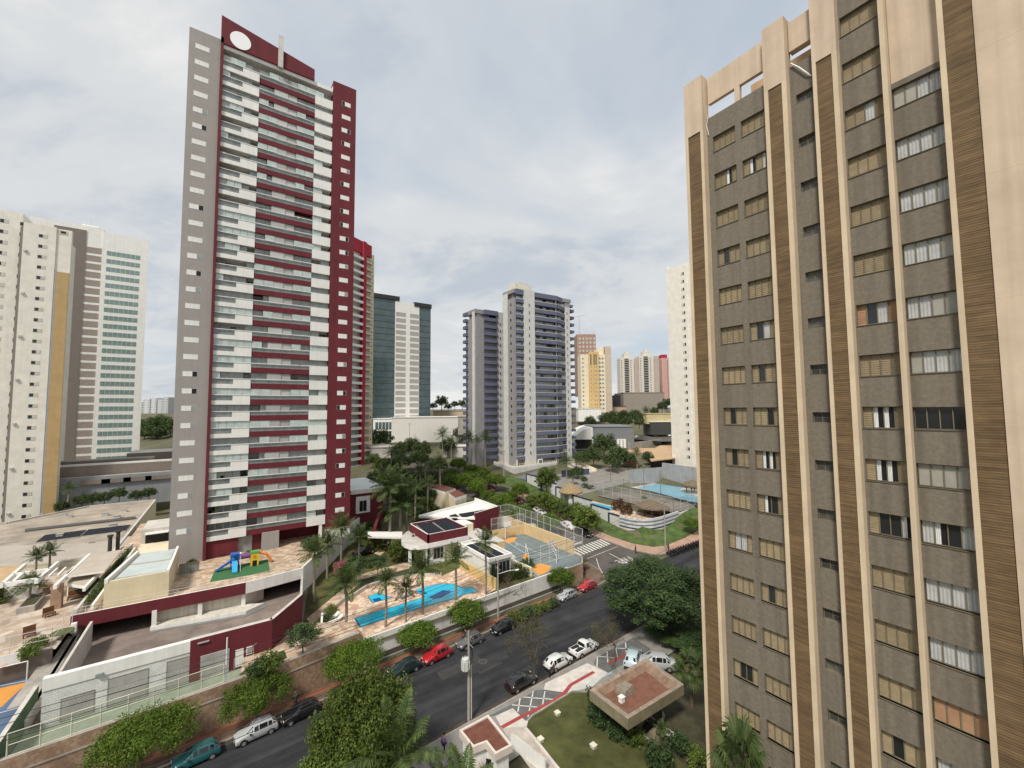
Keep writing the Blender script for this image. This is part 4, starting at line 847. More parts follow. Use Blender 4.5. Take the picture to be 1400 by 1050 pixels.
# ================================================================= PODIUM OF THE RED TOWER
Q = crop(0, 620, 440/1400); LL = crop(0, 800, 340/1400); K2 = crop(200, 700, .3/1.4); C4 = crop(400, 640, .3/1.4); Q1 = crop(0, 720, 200/1400); Q0 = crop(0, 600, 240/1400)
pod = thing('parking_podium', 'stone paved podium with maroon and white front edge over a dark garage opening', 'podium', (0, 80, 0))
edge = [(-14.6, 73.2), (3.27, 72.2), (10.9, 73.4)]
deckp = edge+[(19.2, 87.8), (30, 106), (30, 125), (-14.6, 125)]
b = MB(); b.poly([(*p, 6.0) for p in deckp], flag_terr); b.poly([(*p, 5.0) for p in deckp][::-1], concrete); b.build('deck', pod)
b = MB(); b.wall(edge[0], edge[1], .25, 4.75, 6.35, maroon, white); b.build('maroon_fascia', pod)
b = MB(); b.wall(edge[1], edge[2], .25, 4.75, 6.35, white); b.build('white_fascia', pod)
b = MB(); b.wall((10.9, 73.4), (19.2, 87.8), .25, 2.0, 6.5, white); b.wall((19.2, 87.8), (30, 106), .25, 2, 6.3, white); b.build('side_wall', pod)
b = MB()
for i in range(len(edge)-1):
    a, c = edge[i], edge[i+1]; n = int(math.dist(a, c)/1.2)
    for k in range(n+1):
        x = a[0]+(c[0]-a[0])*k/n; y = a[1]+(c[1]-a[1])*k/n+.12; b.tube((x, y, 6.35), (x, y, 7.15), .022, .022, 5, steel_white)
    for z in (6.75, 7.15): b.tube((a[0], a[1]+.12, z), (c[0], c[1]+.12, z), .02, .02, 5, steel_white)
b.build('railing', pod)
b = MB(); b.wall((-7.0, 73.9), (3.3, 73.0), .2, 2.6, 5.0, mat('stained white wall', (.62, .58, .50), streak=.5, var=.15)); b.wall((3.3, 73.0), (5.7, 74.4), .2, 2.6, 5, mat('stained white wall', (.62, .58, .50)))
for x in (-7.0, -2.2, 2.8): b.box(x, x+.5, 72.6, 73.0, 2.6, 5.0, white)
b.prism([(-7.1, 72.4), (3.3, 70.3), (5.6, 71.7), (3.3, 72.9), (-7, 73.8)], 2.55, 3.05, white, mat('stained white wall', (.62, .58, .50))); b.prism([(-7.3, 71.9), (3.3, 69.6), (6.2, 71.4), (5.6, 71.9), (3.3, 70.5), (-7.1, 72.5)], 2.5, 2.66, mat('grey gutter', (.20, .20, .19), var=.2)); b.build('inner_wall', pod)
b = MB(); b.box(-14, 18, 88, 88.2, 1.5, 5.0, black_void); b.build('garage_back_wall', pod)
# ramp floor, approach and the white / maroon front building
struct(ground_poly('parking_ramp', [(-13.8, 56.2), (5.4, 56.2), (9.0, 60.9), (12.5, 78), (13, 88), (-13.8, 88)], 2.6, mat('oily concrete floor', (.22, .175, .15), var=.45, scale=.3)))
fb = thing('garage_building', 'low white brick front wall with three grey shutter doors, turning maroon along the ramp', 'garage', (-4, 56, 3))
wbrick = bricked('white painted brick', (.70, .70, .68), (.64, .64, .62), (.52, .52, .5), .4, .2, noise=.25)
b = MB(); b.box(-12.65, -2.2, 55.7, 56.2, 2.5, 7.2, wbrick, white); b.box(-12.65, -2.2, 55.62, 55.7, 6.1, 7.2, white); b.box(-12.65, -12.4, 56.2, 72, 2.5, 5.6, concrete_lt); b.build('white_wall', fb)
b = MB(); b.box(-2.2, 5.2, 55.6, 56.2, 2.5, 7.25, maroon, concrete_lt); b.wall((5.2, 55.6), (9.0, 60.8), .4, 2.5, 7.25, maroon, concrete_lt); b.wall((9.0, 60.8), (10.9, 73.3), .3, 2.5, 7.2, maroon, concrete_lt, za=7.25, zb=5.2); b.build('maroon_wall', fb)
shutm = ribbed('grey roller shutter', (.42, .41, .385), .1, .4)
for x0, x1, zt in ((-11.4, -9.3, 5.0), (-8.3, -5.5, 5.6), (-4.0, -2.25, 5.7)):
    b = MB(); b.box(x0, x1, 55.66, 55.70, 3.0, zt, shutm); b.box(x0-.06, x0, 55.64, 55.7, 3, zt+.06, concrete); b.box(x1, x1+.06, 55.64, 55.7, 3, zt+.06, concrete); b.box(x0, x1, 55.64, 55.7, zt, zt+.06, concrete); b.build('shutter_door', fb)
b = MB(); b.box(-1.3, 1.2, 55.54, 55.6, 3.0, 5.4, shutm); b.build('shutter_door', fb)
b = MB(); b.box(1.75, 2.5, 55.54, 55.6, 3.2, 5.0, white); b.build('door', fb)
b = MB(); b.box(2.75, 3.3, 55.5, 55.6, 4.2, 5.0, white); b.box(2.83, 3.22, 55.47, 55.5, 4.3, 4.9, grey_glass); b.build('meter_cabinet', fb)
b = MB(); b.box(-1.6, -.6, 55.45, 55.6, 6.75, 6.85, alu); b.box(-9.2, -8.7, 55.4, 55.6, 6.2, 6.45, grey_glass); b.build('wall_lamp', fb)
struct(ground_poly('alley', [(-13.6, 51.0), (2, 51.5), (5.5, 55.6), (-12.6, 55.6), (-13.6, 55.6)], 3.0, mat('pale green court floor', (.26, .30, .22), var=.25, scale=.8)))
# cream block with skylights on the podium
cbk = thing('skylight_block', 'cream block with two grey skylight roofs on the podium', 'building', (-9, 80, 6))
b = MB(); q = [(-11.9, 74.0), (-5.5, 74.0), (-5.3, 86), (-10.4, 86)]; b.prism(q, 6.0, 9.2, mat('butter cream paint', (.70, .60, .40), streak=.1), concrete_lt); b.build('wall', cbk)
b = MB(); b.wall((-11.9, 74.0), (-10.4, 86), -.35, 9.2, 9.75, white); b.wall((-5.5, 74), (-5.3, 86), .3, 9.2, 9.55, white); b.wall((-11.5, 74), (-5.8, 74), .3, 9.2, 9.4, cream); b.build('parapet', cbk)
for y0, y1 in ((74.8, 79.6), (80.2, 85.4)):
    b = MB(); b.hexa([(-11.0+(y0-74)*.12, y0, 9.21), (-5.9, y0, 9.21), (-5.8, y1, 9.21), (-11.0+(y1-74)*.12, y1, 9.21)], [(-11.0+(y0-74)*.12, y0, 9.45), (-5.9, y0, 9.3), (-5.8, y1, 9.3), (-11.0+(y1-74)*.12, y1, 9.45)], concrete_lt, mat('frosted roof glass', (.50, .55, .53), rough=.3, var=.12, scale=.6)); b.build('skylight', cbk)
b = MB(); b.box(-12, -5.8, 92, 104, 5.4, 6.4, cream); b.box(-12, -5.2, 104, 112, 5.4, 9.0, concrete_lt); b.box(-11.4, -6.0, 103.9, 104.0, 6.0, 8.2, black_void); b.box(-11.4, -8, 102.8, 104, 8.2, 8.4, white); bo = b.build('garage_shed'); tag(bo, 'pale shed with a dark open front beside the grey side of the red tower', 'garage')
b = MB(); [b.box(-5.0+.35*k, -4.96+.35*k, 82.5, 82.54, 6, 7.6, alu_dark) for k in range(8)]; b.box(-5.0, -2.5, 82.48, 82.56, 7.5, 7.6, alu_dark); b.box(-5.0, -2.5, 82.6, 82.7, 6, 7.5, grey_glass); tag(b.build('metal_gate'), 'dark metal gate at the foot of the grey tower side', 'gate')
# planted strip wall along the lot boundary
b = MB(); b.wall((-14.4, 73.3), (-13.4, 104), -.3, 3.0, 6.9, concrete_lt); b.wall((-12.7, 73.6), (-12.2, 100), .25, 5.0, 7.0, white); tag(b.build('boundary_wall'), 'pale double wall holding a planted strip beside the cream block', 'wall')
b = MB(); b.wall((-13.6, 56.0), (-13.9, 73.0), .3, 2.4, 3.9, white); b.box(-14.4, -13.9, 72.4, 72.9, 4.5, 5.6, white); tag(b.build('ramp_wall'), 'sloping pale side wall of the ramp next to the sand plaza', 'wall')

# playground
px_poly('play_mat', [K2(405, 447), K2(440, 366), K2(775, 300), K2(790, 380)], 6.02, mat('green play mat', (.05, .15, .06), var=.2, scale=2))
pg = P(*K2(560, 370), 6); pl = thing('play_set', 'small climbing set with blue slides, yellow tower and orange arm', 'play set', pg)
blue = mat('blue plastic', (.02, .10, .42), rough=.4, var=.08); lblue = mat('light blue plastic', (.05, .36, .62), rough=.4); yel = mat('yellow plastic', (.72, .48, .03), rough=.4); ora = mat('orange plastic', (.70, .20, .04), rough=.4); purp = mat('violet plastic', (.20, .07, .22), rough=.4); grn = mat('green plastic', (.10, .36, .10), rough=.4)
X0, Y0 = pg[0], pg[1]
b = MB(); [b.box(X0-.5+dx, X0-.35+dx, Y0+dy, Y0+dy+.15, 6.03, 8.2, blue) for dx in (0, 1.0) for dy in (0, 1.0)]; b.box(X0-.5, X0+.65, Y0, Y0+1.15, 7.1, 7.25, blue); b.box(X0-.5, X0+.65, Y0+1.0, Y0+1.15, 7.2, 8.0, lblue); b.box(X0-.55, X0+.7, Y0-.05, Y0+1.2, 8.2, 8.4, blue); b.build('blue_tower', pl)
b = MB(); b.hexa([(X0-.3, Y0-1.9, 6.1), (X0+.4, Y0-1.9, 6.1), (X0+.4, Y0, 7.1), (X0-.3, Y0, 7.1)], [(X0-.3, Y0-1.9, 6.3), (X0+.4, Y0-1.9, 6.3), (X0+.4, Y0, 7.4), (X0-.3, Y0, 7.4)], lblue); b.build('slide', pl)
b = MB(); b.hexa([(X0-2.3, Y0+.3, 6.1), (X0-.5, Y0+.3, 7.1), (X0-.5, Y0+.9, 7.1), (X0-2.3, Y0+.9, 6.1)], [(X0-2.3, Y0+.3, 6.3), (X0-.5, Y0+.3, 7.4), (X0-.5, Y0+.9, 7.4), (X0-2.3, Y0+.9, 6.3)], blue); b.build('slide', pl)
b = MB(); b.tube((X0+.7, Y0+.6, 7.7), (X0+2.2, Y0+.6, 7.7), .42, .42, 12, purp); b.build('tunnel', pl)
b = MB(); X1 = X0+2.2; b.box(X1, X1+1.1, Y0, Y0+1.1, 6.03, 8.0, yel); b.box(X1+.25, X1+.85, Y0-.03, Y0, 6.05, 6.9, black_void); b.tube((X1+.55, Y0-.02, 7.5), (X1+.55, Y0-.05, 7.5), .22, .22, 12, ora); b.box(X1-.05, X1+1.15, Y0-.05, Y0+1.15, 8.0, 8.25, grn); b.build('yellow_tower', pl)
b = MB(); b.path([(X1+1.1, Y0+.5, 7.9), (X1+2.2, Y0+.4, 7.5), (X1+2.9, Y0+.3, 6.3)], .2, 8, ora); b.path([(X1+1.1, Y0+1, 7.9), (X1+2.3, Y0+1, 7.4), (X1+3.0, Y0+.9, 6.2)], .1, 6, ora); b.build('climbing_arm', pl)
def lamp_post(label, p, h, r=.05, arm=0, m=None, head=True, group=None, name='street_lamp'):
    t = thing(name, label, 'lamp', p, group); b = MB(); m = m or steel_white; b.tube(p, (p[0], p[1], p[2]+h), r, r*.7, 8, m)
    if arm: b.tube((p[0], p[1], p[2]+h-.1), (p[0]+arm[0], p[1]+arm[1], p[2]+h+.3), r*.6, r*.5, 6, m)
    b.build('post', t)
    b = MB(); a = arm or (0, 0); b.ball((p[0]+a[0], p[1]+a[1], p[2]+h+(.28 if arm else .12)), .18 if not arm else .35, .18, .15 if not arm else .1, mat('white lamp head', (.75, .75, .72), rough=.4)); b.build('lamp_head', t)
    return t
lamp_post('thin white lamp post beside the play set', P(*K2(600, 380), 6), 2.7)

# ================================================================= POOL GARDEN
POOLZ = 2.6
struct(ground_poly('pool_garden', [(-2.2, 52.0), (33, 54.2), (57, 56.9), (57.4, 66), (57.4, 125), (30, 125), (30, 106), (19, 87.8), (10.9, 73.4), (9.0, 61.2), (5.4, 56)], 2.45, mat('garden lawn', (.085, .085, .028), var=.6, scale=.5, rough=.95)))
deck = [C4(190, 1045), C4(195, 965), C4(325, 855), C4(400, 820), C4(480, 765), C4(600, 730), C4(735, 702), C4(950, 690), C4(1060, 640), C4(1110, 650), C4(1295, 775), C4(1220, 815), C4(840, 950), C4(600, 1045), C4(500, 1090), C4(300, 1130)]
pd = [P(*p, POOLZ)[:2] for p in deck]
struct(ground_poly('pool_deck', pd[::-1], POOLZ, flag_pool))
b = MB()
for a, c in zip(deck[1:7], deck[2:8]): b.wall(P(*a, POOLZ), P(*c, POOLZ), .25, 2.2, 3.15, mat('rendered low wall', (.52, .47, .40), streak=.3))
b.wall(P(*deck[0], POOLZ), P(*deck[1], POOLZ), .25, 2.2, 3.5, white); tag(b.build('low_wall'), 'curved low rendered wall round the back of the pool deck', 'wall')
a0, a1 = P(*C4(1060, 640), POOLZ), P(*C4(1295, 775), POOLZ)
b = MB(); b.wall(a0, a1, .2, 2.3, 4.3, mat('yellow paint', (.62, .45, .20), streak=.15)); tag(b.build('yellow_wall'), 'low yellow wall at the deep end of the pool', 'wall')
pool = thing('swimming_pool', 'long blue swimming pool with a wide rounded end behind the white street wall', 'swimming pool', (24, 60, POOLZ))
pp = [P(*C4(*p), POOLZ)[:2] for p in ((395, 962), (430, 1018), (840, 885), (1040, 832), (1085, 815), (1110, 803), (1190, 790), (1140, 757), (1085, 764), (1040, 740), (970, 736), (900, 744), (830, 760), (778, 782), (838, 822))][::-1]
def inset(pts, d):
    cxm = sum(p[0] for p in pts)/len(pts); cym = sum(p[1] for p in pts)/len(pts); n = len(pts); out = []
    for i in range(n):
        p0, p1, p2 = pts[i-1], pts[i], pts[(i+1) % n]
        def nrm(a, c): l = math.dist(a, c); return (-(c[1]-a[1])/l, (c[0]-a[0])/l)
        n1, n2 = nrm(p0, p1), nrm(p1, p2); s = (n1[0]+n2[0], n1[1]+n2[1]); k = max(.4, (s[0]**2+s[1]**2)/2); out.append((p1[0]+s[0]/k*d, p1[1]+s[1]/k*d))
    return out
ar = sum(pp[i][0]*pp[(i+1) % len(pp)][1]-pp[(i+1) % len(pp)][0]*pp[i][1] for i in range(len(pp)))
if ar < 0: pp = pp[::-1]
b = MB(); b.poly([(*p, POOLZ+.012) for p in pp], pool_edge); b.build('pool_edge', pool)
b = MB(); b.poly([(*p, POOLZ+.02) for p in inset(pp, .16)], pool_blue); b.build('water', pool)
b = MB(); b.poly([(*P(*C4(*p), POOLZ)[:2], POOLZ+.026) for p in ((870, 822), (960, 780), (1020, 785), (950, 828), (895, 836))][::-1], pool_dark); b.poly([(*P(*C4(*p), POOLZ)[:2], POOLZ+.026) for p in ((800, 785), (835, 782), (860, 800), (838, 808))][::-1], pool_dark); b.build('dark_floor_tile', pool)
kp = thing('paddling_pool', 'small square paddling pool with a dark tile, above the long pool', 'swimming pool', (20, 65, POOLZ))
kq = [P(*C4(*p), POOLZ)[:2] for p in ((478, 820), (510, 862), (640, 826), (545, 795))]
b = MB(); b.poly([(*p, POOLZ+.012) for p in kq], pool_edge); b.build('pool_edge', kp)
b = MB(); b.poly([(*p, POOLZ+.02) for p in inset(kq, .12)], pool_blue); b.build('water', kp)
b = MB(); b.poly([(*P(*C4(*p), POOLZ)[:2], POOLZ+.026) for p in ((510, 838), (525, 858), (570, 843), (555, 825))], pool_dark); b.build('dark_floor_tile', kp)
# pool furniture: loungers and parasols folded
for i, (u, v, lab) in enumerate(((250, 965, 'white'), (270, 985, 'white'), (720, 825, 'grey'))):
    p = P(*C4(u, v), POOLZ); t = thing('sun_lounger', ['white sun lounger against the rounded pool wall, the upper of the two', 'white sun lounger against the rounded pool wall, the lower of the two', 'grey sun lounger between the paddling pool and the long pool'][i], 'sun lounger', p, rz=.3, world=False)
    m = steel_white if lab == 'white' else grey_glass
    b = MB(); b.box(-.9, .5, -.3, .3, .25, .32, m); b.build('seat', t); b = MB(); b.hexa([(.5, -.3, .25), (1.05, -.3, .6), (1.05, .3, .6), (.5, .3, .25)], [(.5, -.3, .32), (1.02, -.3, .68), (1.02, .3, .68), (.5, .3, .32)], m); b.build('backrest', t)
    for x in (-.8, .4):
        for y in (-.27, .23): b = MB(); b.box(x, x+.05, y, y+.05, 0, .25, m); b.build('leg', t)
# garden path and pergola
px_poly('garden_path', [C4(90, 960), C4(430, 680), C4(560, 640), C4(745, 600), C4(745, 640), C4(560, 690), C4(450, 720), C4(120, 1000)], 2.50, flag_terr)
px_poly('planting_bed', [C4(400, 720), C4(560, 680), C4(740, 650), C4(740, 690), C4(600, 720), C4(440, 770)], 2.51, mat('dark garden soil', (.06, .055, .03)))
px_poly('entrance_path', [C4(520, 545), C4(575, 470), C4(650, 470), C4(560, 560)], 2.52, flag_pool)

# street wall
b = MB(); pw = [(14.2, 53.2), (20.6, 53.7), (34, 54.6), (50.3, 55.6)]
for a, c in zip(pw, pw[1:]): b.wall(a, c, .25, -.2, 3.1, mat('white street wall', (.74, .73, .69), streak=.25, var=.08), white); b.wall(a, c, -.03, .14, .75, mat('dark wall foot', (.12, .10, .09), var=.3, scale=1))  # white wall with a dark band along its foot
tag(b.build('street_wall'), 'long white rendered wall between the pool garden and the street', 'wall')
b = MB(); ps = [(-40, 48.5), (-12.9, 50.3), (5, 51.4), (14.2, 53.0)]
for a, c in zip(ps, ps[1:]): b.wall(a, c, .5, -.2, 4.15, stonewall, concrete); b.wall(a, c, -.06, 2.9, 3.02, concrete)
tag(b.build('stone_wall'), 'tall rough sandstone retaining wall along the pavement', 'wall')
struct(ground_poly('terrace', [(2, 51.4), (14.2, 53.0), (14.2, 56.5), (8.2, 60.5), (5.3, 55.6), (2.5, 55.6)], 4.0, flag_terr))
px_poly('grass_bank', [K2(590, 1040), K2(690, 960), K2(880, 880), K2(900, 930), K2(700, 1030), K2(640, 1060)], 4.02, grass_m)
b = MB()
pts = [P(*C6(790, 795), 0), (54.6, 55.9, .2), (56.9, 58.4, .5), (57.0, 66, 1.5), (57.0, 84, 3.3)]
cw = [(50.3, 55.6), (54.3, 55.9), (56.7, 58.3), (57.0, 61)]
for a, c in zip(cw, cw[1:]): b.wall(a, c, .35, -.3, 2.9, stonewall, concrete)
tag(b.build('corner_wall'), 'curved stone wall round the street corner under the ball court', 'wall')
b = MB(); b.wall((57.0, 61), (57.2, 84), .3, 0, 5.0, mat('sand yellow paint', (.66, .49, .27), streak=.2)); b.wall((57.2, 84), (47, 84), .3, 0, 5.2, white); b.wall((48.6, 77.6), (57.0, 77.2), .25, 2.4, 4.6, mat('sand yellow paint', (.66, .49, .27))); tag(b.build('court_wall'), 'sand yellow wall round the ball court', 'wall')
# ball court
cq = [C6(405, 470), C6(500, 440), C6(670, 530), C6(905, 600), C6(640, 695), C6(570, 680), C6(560, 560), C6(490, 520)]
struct(ground_poly('ball_court', [(43.6, 56.0), (50.3, 56.0), (54.2, 56.4), (56.6, 58.8), (56.8, 77.2), (48.6, 77.5)], 2.6, mat('grey court paint', (.17, .205, .21), var=.18, scale=.7)))
b = MB()
def cpoly(pix, m, z): b.poly([(*P(*C6(*p), 2.6)[:2], z) for p in pix][::-1], m)
orange_p = mat('orange court paint', (.66, .30, .07), var=.12)
cpoly([(580, 635), (640, 608), (720, 625), (700, 660), (640, 685)], orange_p, 2.612); cpoly([(410, 462), (470, 440), (500, 443), (480, 470), (440, 480)], orange_p, 2.612); cpoly([(530, 570), (560, 540), (580, 570), (560, 590)], orange_p, 2.612)
def cline(pix, wd=.1):
    for a, c in zip(pix, pix[1:]):
        a = P(*C6(*a), 2.6)[:2]; c = P(*C6(*c), 2.6)[:2]; l = math.dist(a, c); n = (-(c[1]-a[1])/l*wd/2, (c[0]-a[0])/l*wd/2)
        b.poly([(a[0]-n[0], a[1]-n[1], 2.62), (c[0]-n[0], c[1]-n[1], 2.62), (c[0]+n[0], c[1]+n[1], 2.62), (a[0]+n[0], a[1]+n[1], 2.62)], road_white)
cline([(480, 470), (520, 490), (620, 535), (690, 550)], .14); cline([(575, 560), (690, 545), (770, 560)]); cline([(620, 590), (680, 560), (760, 590)]); cline([(490, 470), (500, 490), (490, 500), (470, 495)])
cline([(640, 690), (570, 640)]); cline([(440, 475), (560, 550)])
struct(b.build('court_markings'))
def fence(name, label, pts, z0, h, step=2.0, r=.035, rails=(.02, .5, 1.), m=None, net=None, cat='fence', group=None, diag=0):
    """post-and-rail fence along pts (x, y) or (x, y, z)"""
    m = m or steel_white; t = thing(name, label, cat, (pts[0][0], pts[0][1], z0 if len(pts[0]) < 3 else pts[0][2]), group)
    b = MB(); nb = MB(); posts = []
    for a, c in zip(pts, pts[1:]):
        za = z0 if len(a) < 3 else a[2]; zb = z0 if len(c) < 3 else c[2]; n = max(1, round(math.dist(a[:2], c[:2])/step))
        for k in range(n+1):
            u = k/n; posts.append((a[0]+(c[0]-a[0])*u, a[1]+(c[1]-a[1])*u, za+(zb-za)*u))
        for f in rails: b.tube((a[0], a[1], za+h*f), (c[0], c[1], zb+h*f), r*.7, r*.7, 5, m)
        if net: nb.poly([(a[0], a[1], za), (c[0], c[1], zb), (c[0], c[1], zb+h), (a[0], a[1], za+h)], net)
    b.build('rail', t)
    for p in posts[:90]: q = MB(); q.tube(p, (p[0], p[1], p[2]+h), r, r, 6, m); q.build('post', t)
    if net: nb.build('net', t)
    return t
netm = mat('white court net', (.55, .55, .52), alpha=.13); netg = mat('grey wire net', (.30, .31, .31), alpha=.22)
fence('court_fence', 'white steel fence with netting on the yellow wall round the ball court', [(47.6, 83.8), (57.2, 83.8), (57.05, 66), (56.8, 58.4), (54.3, 55.95), (50.3, 55.7), (44, 55.3)], 5.0, 3.0, 2.2, net=netm)
fence('court_fence', 'white steel fence behind the far basketball hoop', [(48.3, 77.7), (56.8, 77.3)], 4.6, 2.6, 1.7, net=netm)
def hoop(label, p, dirx, diry, h=3.2):
    t = thing('basketball_hoop', label, 'basketball hoop', p); b = MB(); b.tube(p, (p[0], p[1], p[2]+2.2), .09, .08, 8, steel_white); b.tube((p[0], p[1], p[2]+2.2), (p[0]+dirx*1.1, p[1]+diry*1.1, p[2]+h), .07, .06, 8, steel_white); b.tube((p[0], p[1], p[2]+1.2), (p[0]+dirx*1.1, p[1]+diry*1.1, p[2]+h-.4), .04, .04, 6, steel_white); b.build('post', t)
    bx, by = p[0]+dirx*1.1, p[1]+diry*1.1; b = MB(); w_ = .9
    b.wall((bx-diry*w_, by+dirx*w_), (bx+diry*w_, by-dirx*w_), .05, p[2]+h-.4, p[2]+h+.7, white); b.build('backboard', t)
    b = MB(); n = 14; rr = .24; cxx, cyy = bx+dirx*.4, by+diry*.4; zz = p[2]+h-.2
    for k in range(n): a0_ = 2*pi*k/n; a1_ = 2*pi*(k+1)/n; b.tube((cxx+rr*cos(a0_), cyy+rr*sin(a0_), zz), (cxx+rr*cos(a1_), cyy+rr*sin(a1_), zz), .02, .02, 5, ora)
    b.build('rim', t); return t
hp = P(*C6(750, 605), 2.6); hoop('white basketball hoop on a bent post at the near end of the ball court', hp, -.3, .95)
hp = P(*C6(372, 460), 2.6); hoop('white basketball hoop at the far end of the ball court', (51.5, 77.0, 2.6), -.1, -.99)
t = thing('goal_frame', 'small white goal frame beside the ball court', 'goal', (46.5, 62.2, 2.6)); b = MB(); b.path([P(*C6(575, 640), 2.6), (P(*C6(575, 640), 2.6)[0], P(*C6(575, 640), 2.6)[1], 4.8), (P(*C6(560, 555), 2.6)[0]-.2, P(*C6(560, 555), 2.6)[1], 4.8), (P(*C6(560, 555), 2.6)[0]-.2, P(*C6(560, 555), 2.6)[1], 2.6)], .06, 6, steel_white); b.build('frame', t)

# clubhouse with solar roof
blackish = mat('dark grille', (.03, .03, .03))
ch = thing('clubhouse', 'white and maroon clubhouse with solar panels and a rounded white porch', 'building', (34, 74, POOLZ))
b = MB(); porch = [(29.2, 79.9), (28.0, 77), (27.9, 75.0), (28.3, 73.4), (29.6, 72.4), (31.1, 72.1), (34.9, 72.15), (36.4, 72.2), (39.8, 72.2), (39.8, 82.4), (31, 82)]
b.prism(porch, 5.7, 6.5, white, concrete_lt); b.build('porch_roof', ch)
b = MB(); inner = [(28.5, 78.8), (28.2, 75.2), (28.7, 73.8), (31.2, 72.6), (39.4, 72.7), (39.4, 81.5), (31, 81.5)]; b.prism(inner, 6.3, 6.52, concrete_lt); b.build('roof_floor', ch)
b = MB(); b.box(30.9, 39.0, 73.0, 81.8, 2.45, 5.7, cream); b.build('wall', ch)
for (x, y) in ((28.5, 74.2), (30.9, 72.6), (31.9, 72.5), (29.0, 77.5)):
    b = MB(); b.box(x, x+.45, y, y+.45, 2.45, 5.7, white); b.build('column', ch)
b = MB(); b.box(32.2, 34.8, 72.6, 72.95, 2.5, 5.7, white); b.box(32.5, 34.5, 72.55, 72.6, 3.4, 5.3, dark_glass); [b.box(32.5+.66*k, 32.56+.66*k, 72.5, 72.55, 3.4, 5.3, alu) for k in range(4)]; b.build('window', ch)
b = MB(); b.box(29.6, 30.85, 73.6, 73.66, 2.5, 5.0, maroon); b.box(31.2, 32.0, 72.97, 72.99, 2.5, 5.2, dark_glass); b.build('door', ch)
b = MB(); x0, x1, y0, y1 = 31.3, 39.6, 72.35, 81.5
for a, c in (((x0, y0), (x1, y0)), ((x1, y0), (x1, y1)), ((x1, y1), (x0, y1)), ((x0, y1), (x0, y0))): b.wall(a, c, .25, 6.5, 8.1, maroon, white)
b.build('parapet', ch)
b = MB(); b.poly([(x0+.2, y0+.2, 7.3), (x1-.2, y0+.2, 7.3), (x1-.2, y1-.2, 7.3), (x0+.2, y1-.2, 7.3)], concrete_lt); b.build('roof', ch)
for k in range(2):
    xa_ = x0+.9+3.6*k; b = MB(); b.hexa([(xa_, y0+.8, 7.45), (xa_+3.2, y0+.8, 7.45), (xa_+3.2, y1-1.2, 7.45), (xa_, y1-1.2, 7.45)], [(xa_, y0+.8, 7.5), (xa_+3.2, y0+.8, 7.5), (xa_+3.2, y1-1.2, 8.05), (xa_, y1-1.2, 8.05)], alu, solar); b.build('solar_panel', ch)
b = MB(); b.box(40.0, 46, 68.9, 79.5, 2.45, 5.2, mat('sand yellow paint', (.66, .49, .27)), concrete_lt); b.box(39.8, 44, 78, 82, 2.45, 6.9, cream, white); b.build('side_wing', ch)
for k, (x, y) in enumerate(((34.5, 80.6), (37.4, 80.4), (30.2, 77.5))):
    b = MB(); z_ = 7.3 if k < 2 else 6.5; b.box(x, x+.7, y, y+.45, z_, z_+.55, alu); b.tube((x+.35, y-.005, z_+.28), (x+.35, y-.03, z_+.28), .2, .2, 12, blackish); b.build('air_conditioner', ch)
b2 = thing('hall_building', 'long white roofed hall with a maroon end parapet behind the clubhouse', 'building', (45, 86, 2.5))
rq = [P(*C4(805, 307), 7.4)[:2], P(*C4(1165, 318), 7.4)[:2], P(*C4(1312, 272), 7.4)[:2], P(*C4(1165, 214), 7.4)[:2]]
b = MB(); b.prism([(36.3, 88.6), (45.6, 80.0), (53.4, 82.6), (53.6, 93.8)], 2.4, 7.0, maroon, white); b.build('wall', b2)
b = MB(); b.wall((45.6, 80.0), (53.4, 82.6), .25, 7.0, 8.3, maroon, white); b.wall((36.3, 88.6), (53.6, 93.8), .4, 7.0, 7.5, white); b.wall((53.4, 82.6), (53.6, 93.8), .3, 7, 8.3, white); b.wall((36.3, 88.6), (45.6, 80.0), -.3, 7, 7.4, white); b.build('parapet', b2)
for q_ in ([(1000, 300), (1040, 290), (1070, 312), (1025, 325)], [(1060, 290), (1230, 262), (1245, 275), (1085, 310)]):
    b = MB(); b.prism([P(*C4(*p), 7.3)[:2] for p in q_], 7.1, 7.25, solar); b.build('solar_panel', b2)
# pool house
ph = thing('pool_house', 'small white pool house with black solar roof and dark glazed front', 'building', (40, 66, 2.5))
b = MB(); b.box(37.2, 41.6, 60.6, 71.0, 2.45, 5.4, white); [b.box(*q_, 5.4, 6.0, white) for q_ in ((37.0, 37.3, 60.3, 71.2), (41.5, 41.8, 60.3, 71.2), (37.3, 41.5, 60.3, 60.6), (37.3, 41.5, 70.9, 71.2))]; b.build('wall', ph)
b = MB(); b.box(37.7, 39.4, 61.2, 70.2, 5.42, 5.5, solar); b.build('solar_panel', ph); b = MB(); b.box(39.6, 41.2, 61.2, 70.2, 5.42, 5.5, solar); b.build('solar_panel', ph)
b = MB(); b.box(37.6, 41.3, 60.55, 60.6, 2.5, 4.9, dark_glass); [b.box(37.6+.74*k, 37.66+.74*k, 60.5, 60.55, 2.5, 4.9, alu) for k in range(6)]; b.build('glass_front', ph)
b = MB(); b.wall((42.3, 72), (43.2, 62), .5, 2.4, 4.6, white); b.wall((43.2, 62), (43.6, 57.4), .3, 2.4, 4.0, cream); tag(b.build('garden_wall'), 'white garden wall between the pool house and the ball court', 'wall')
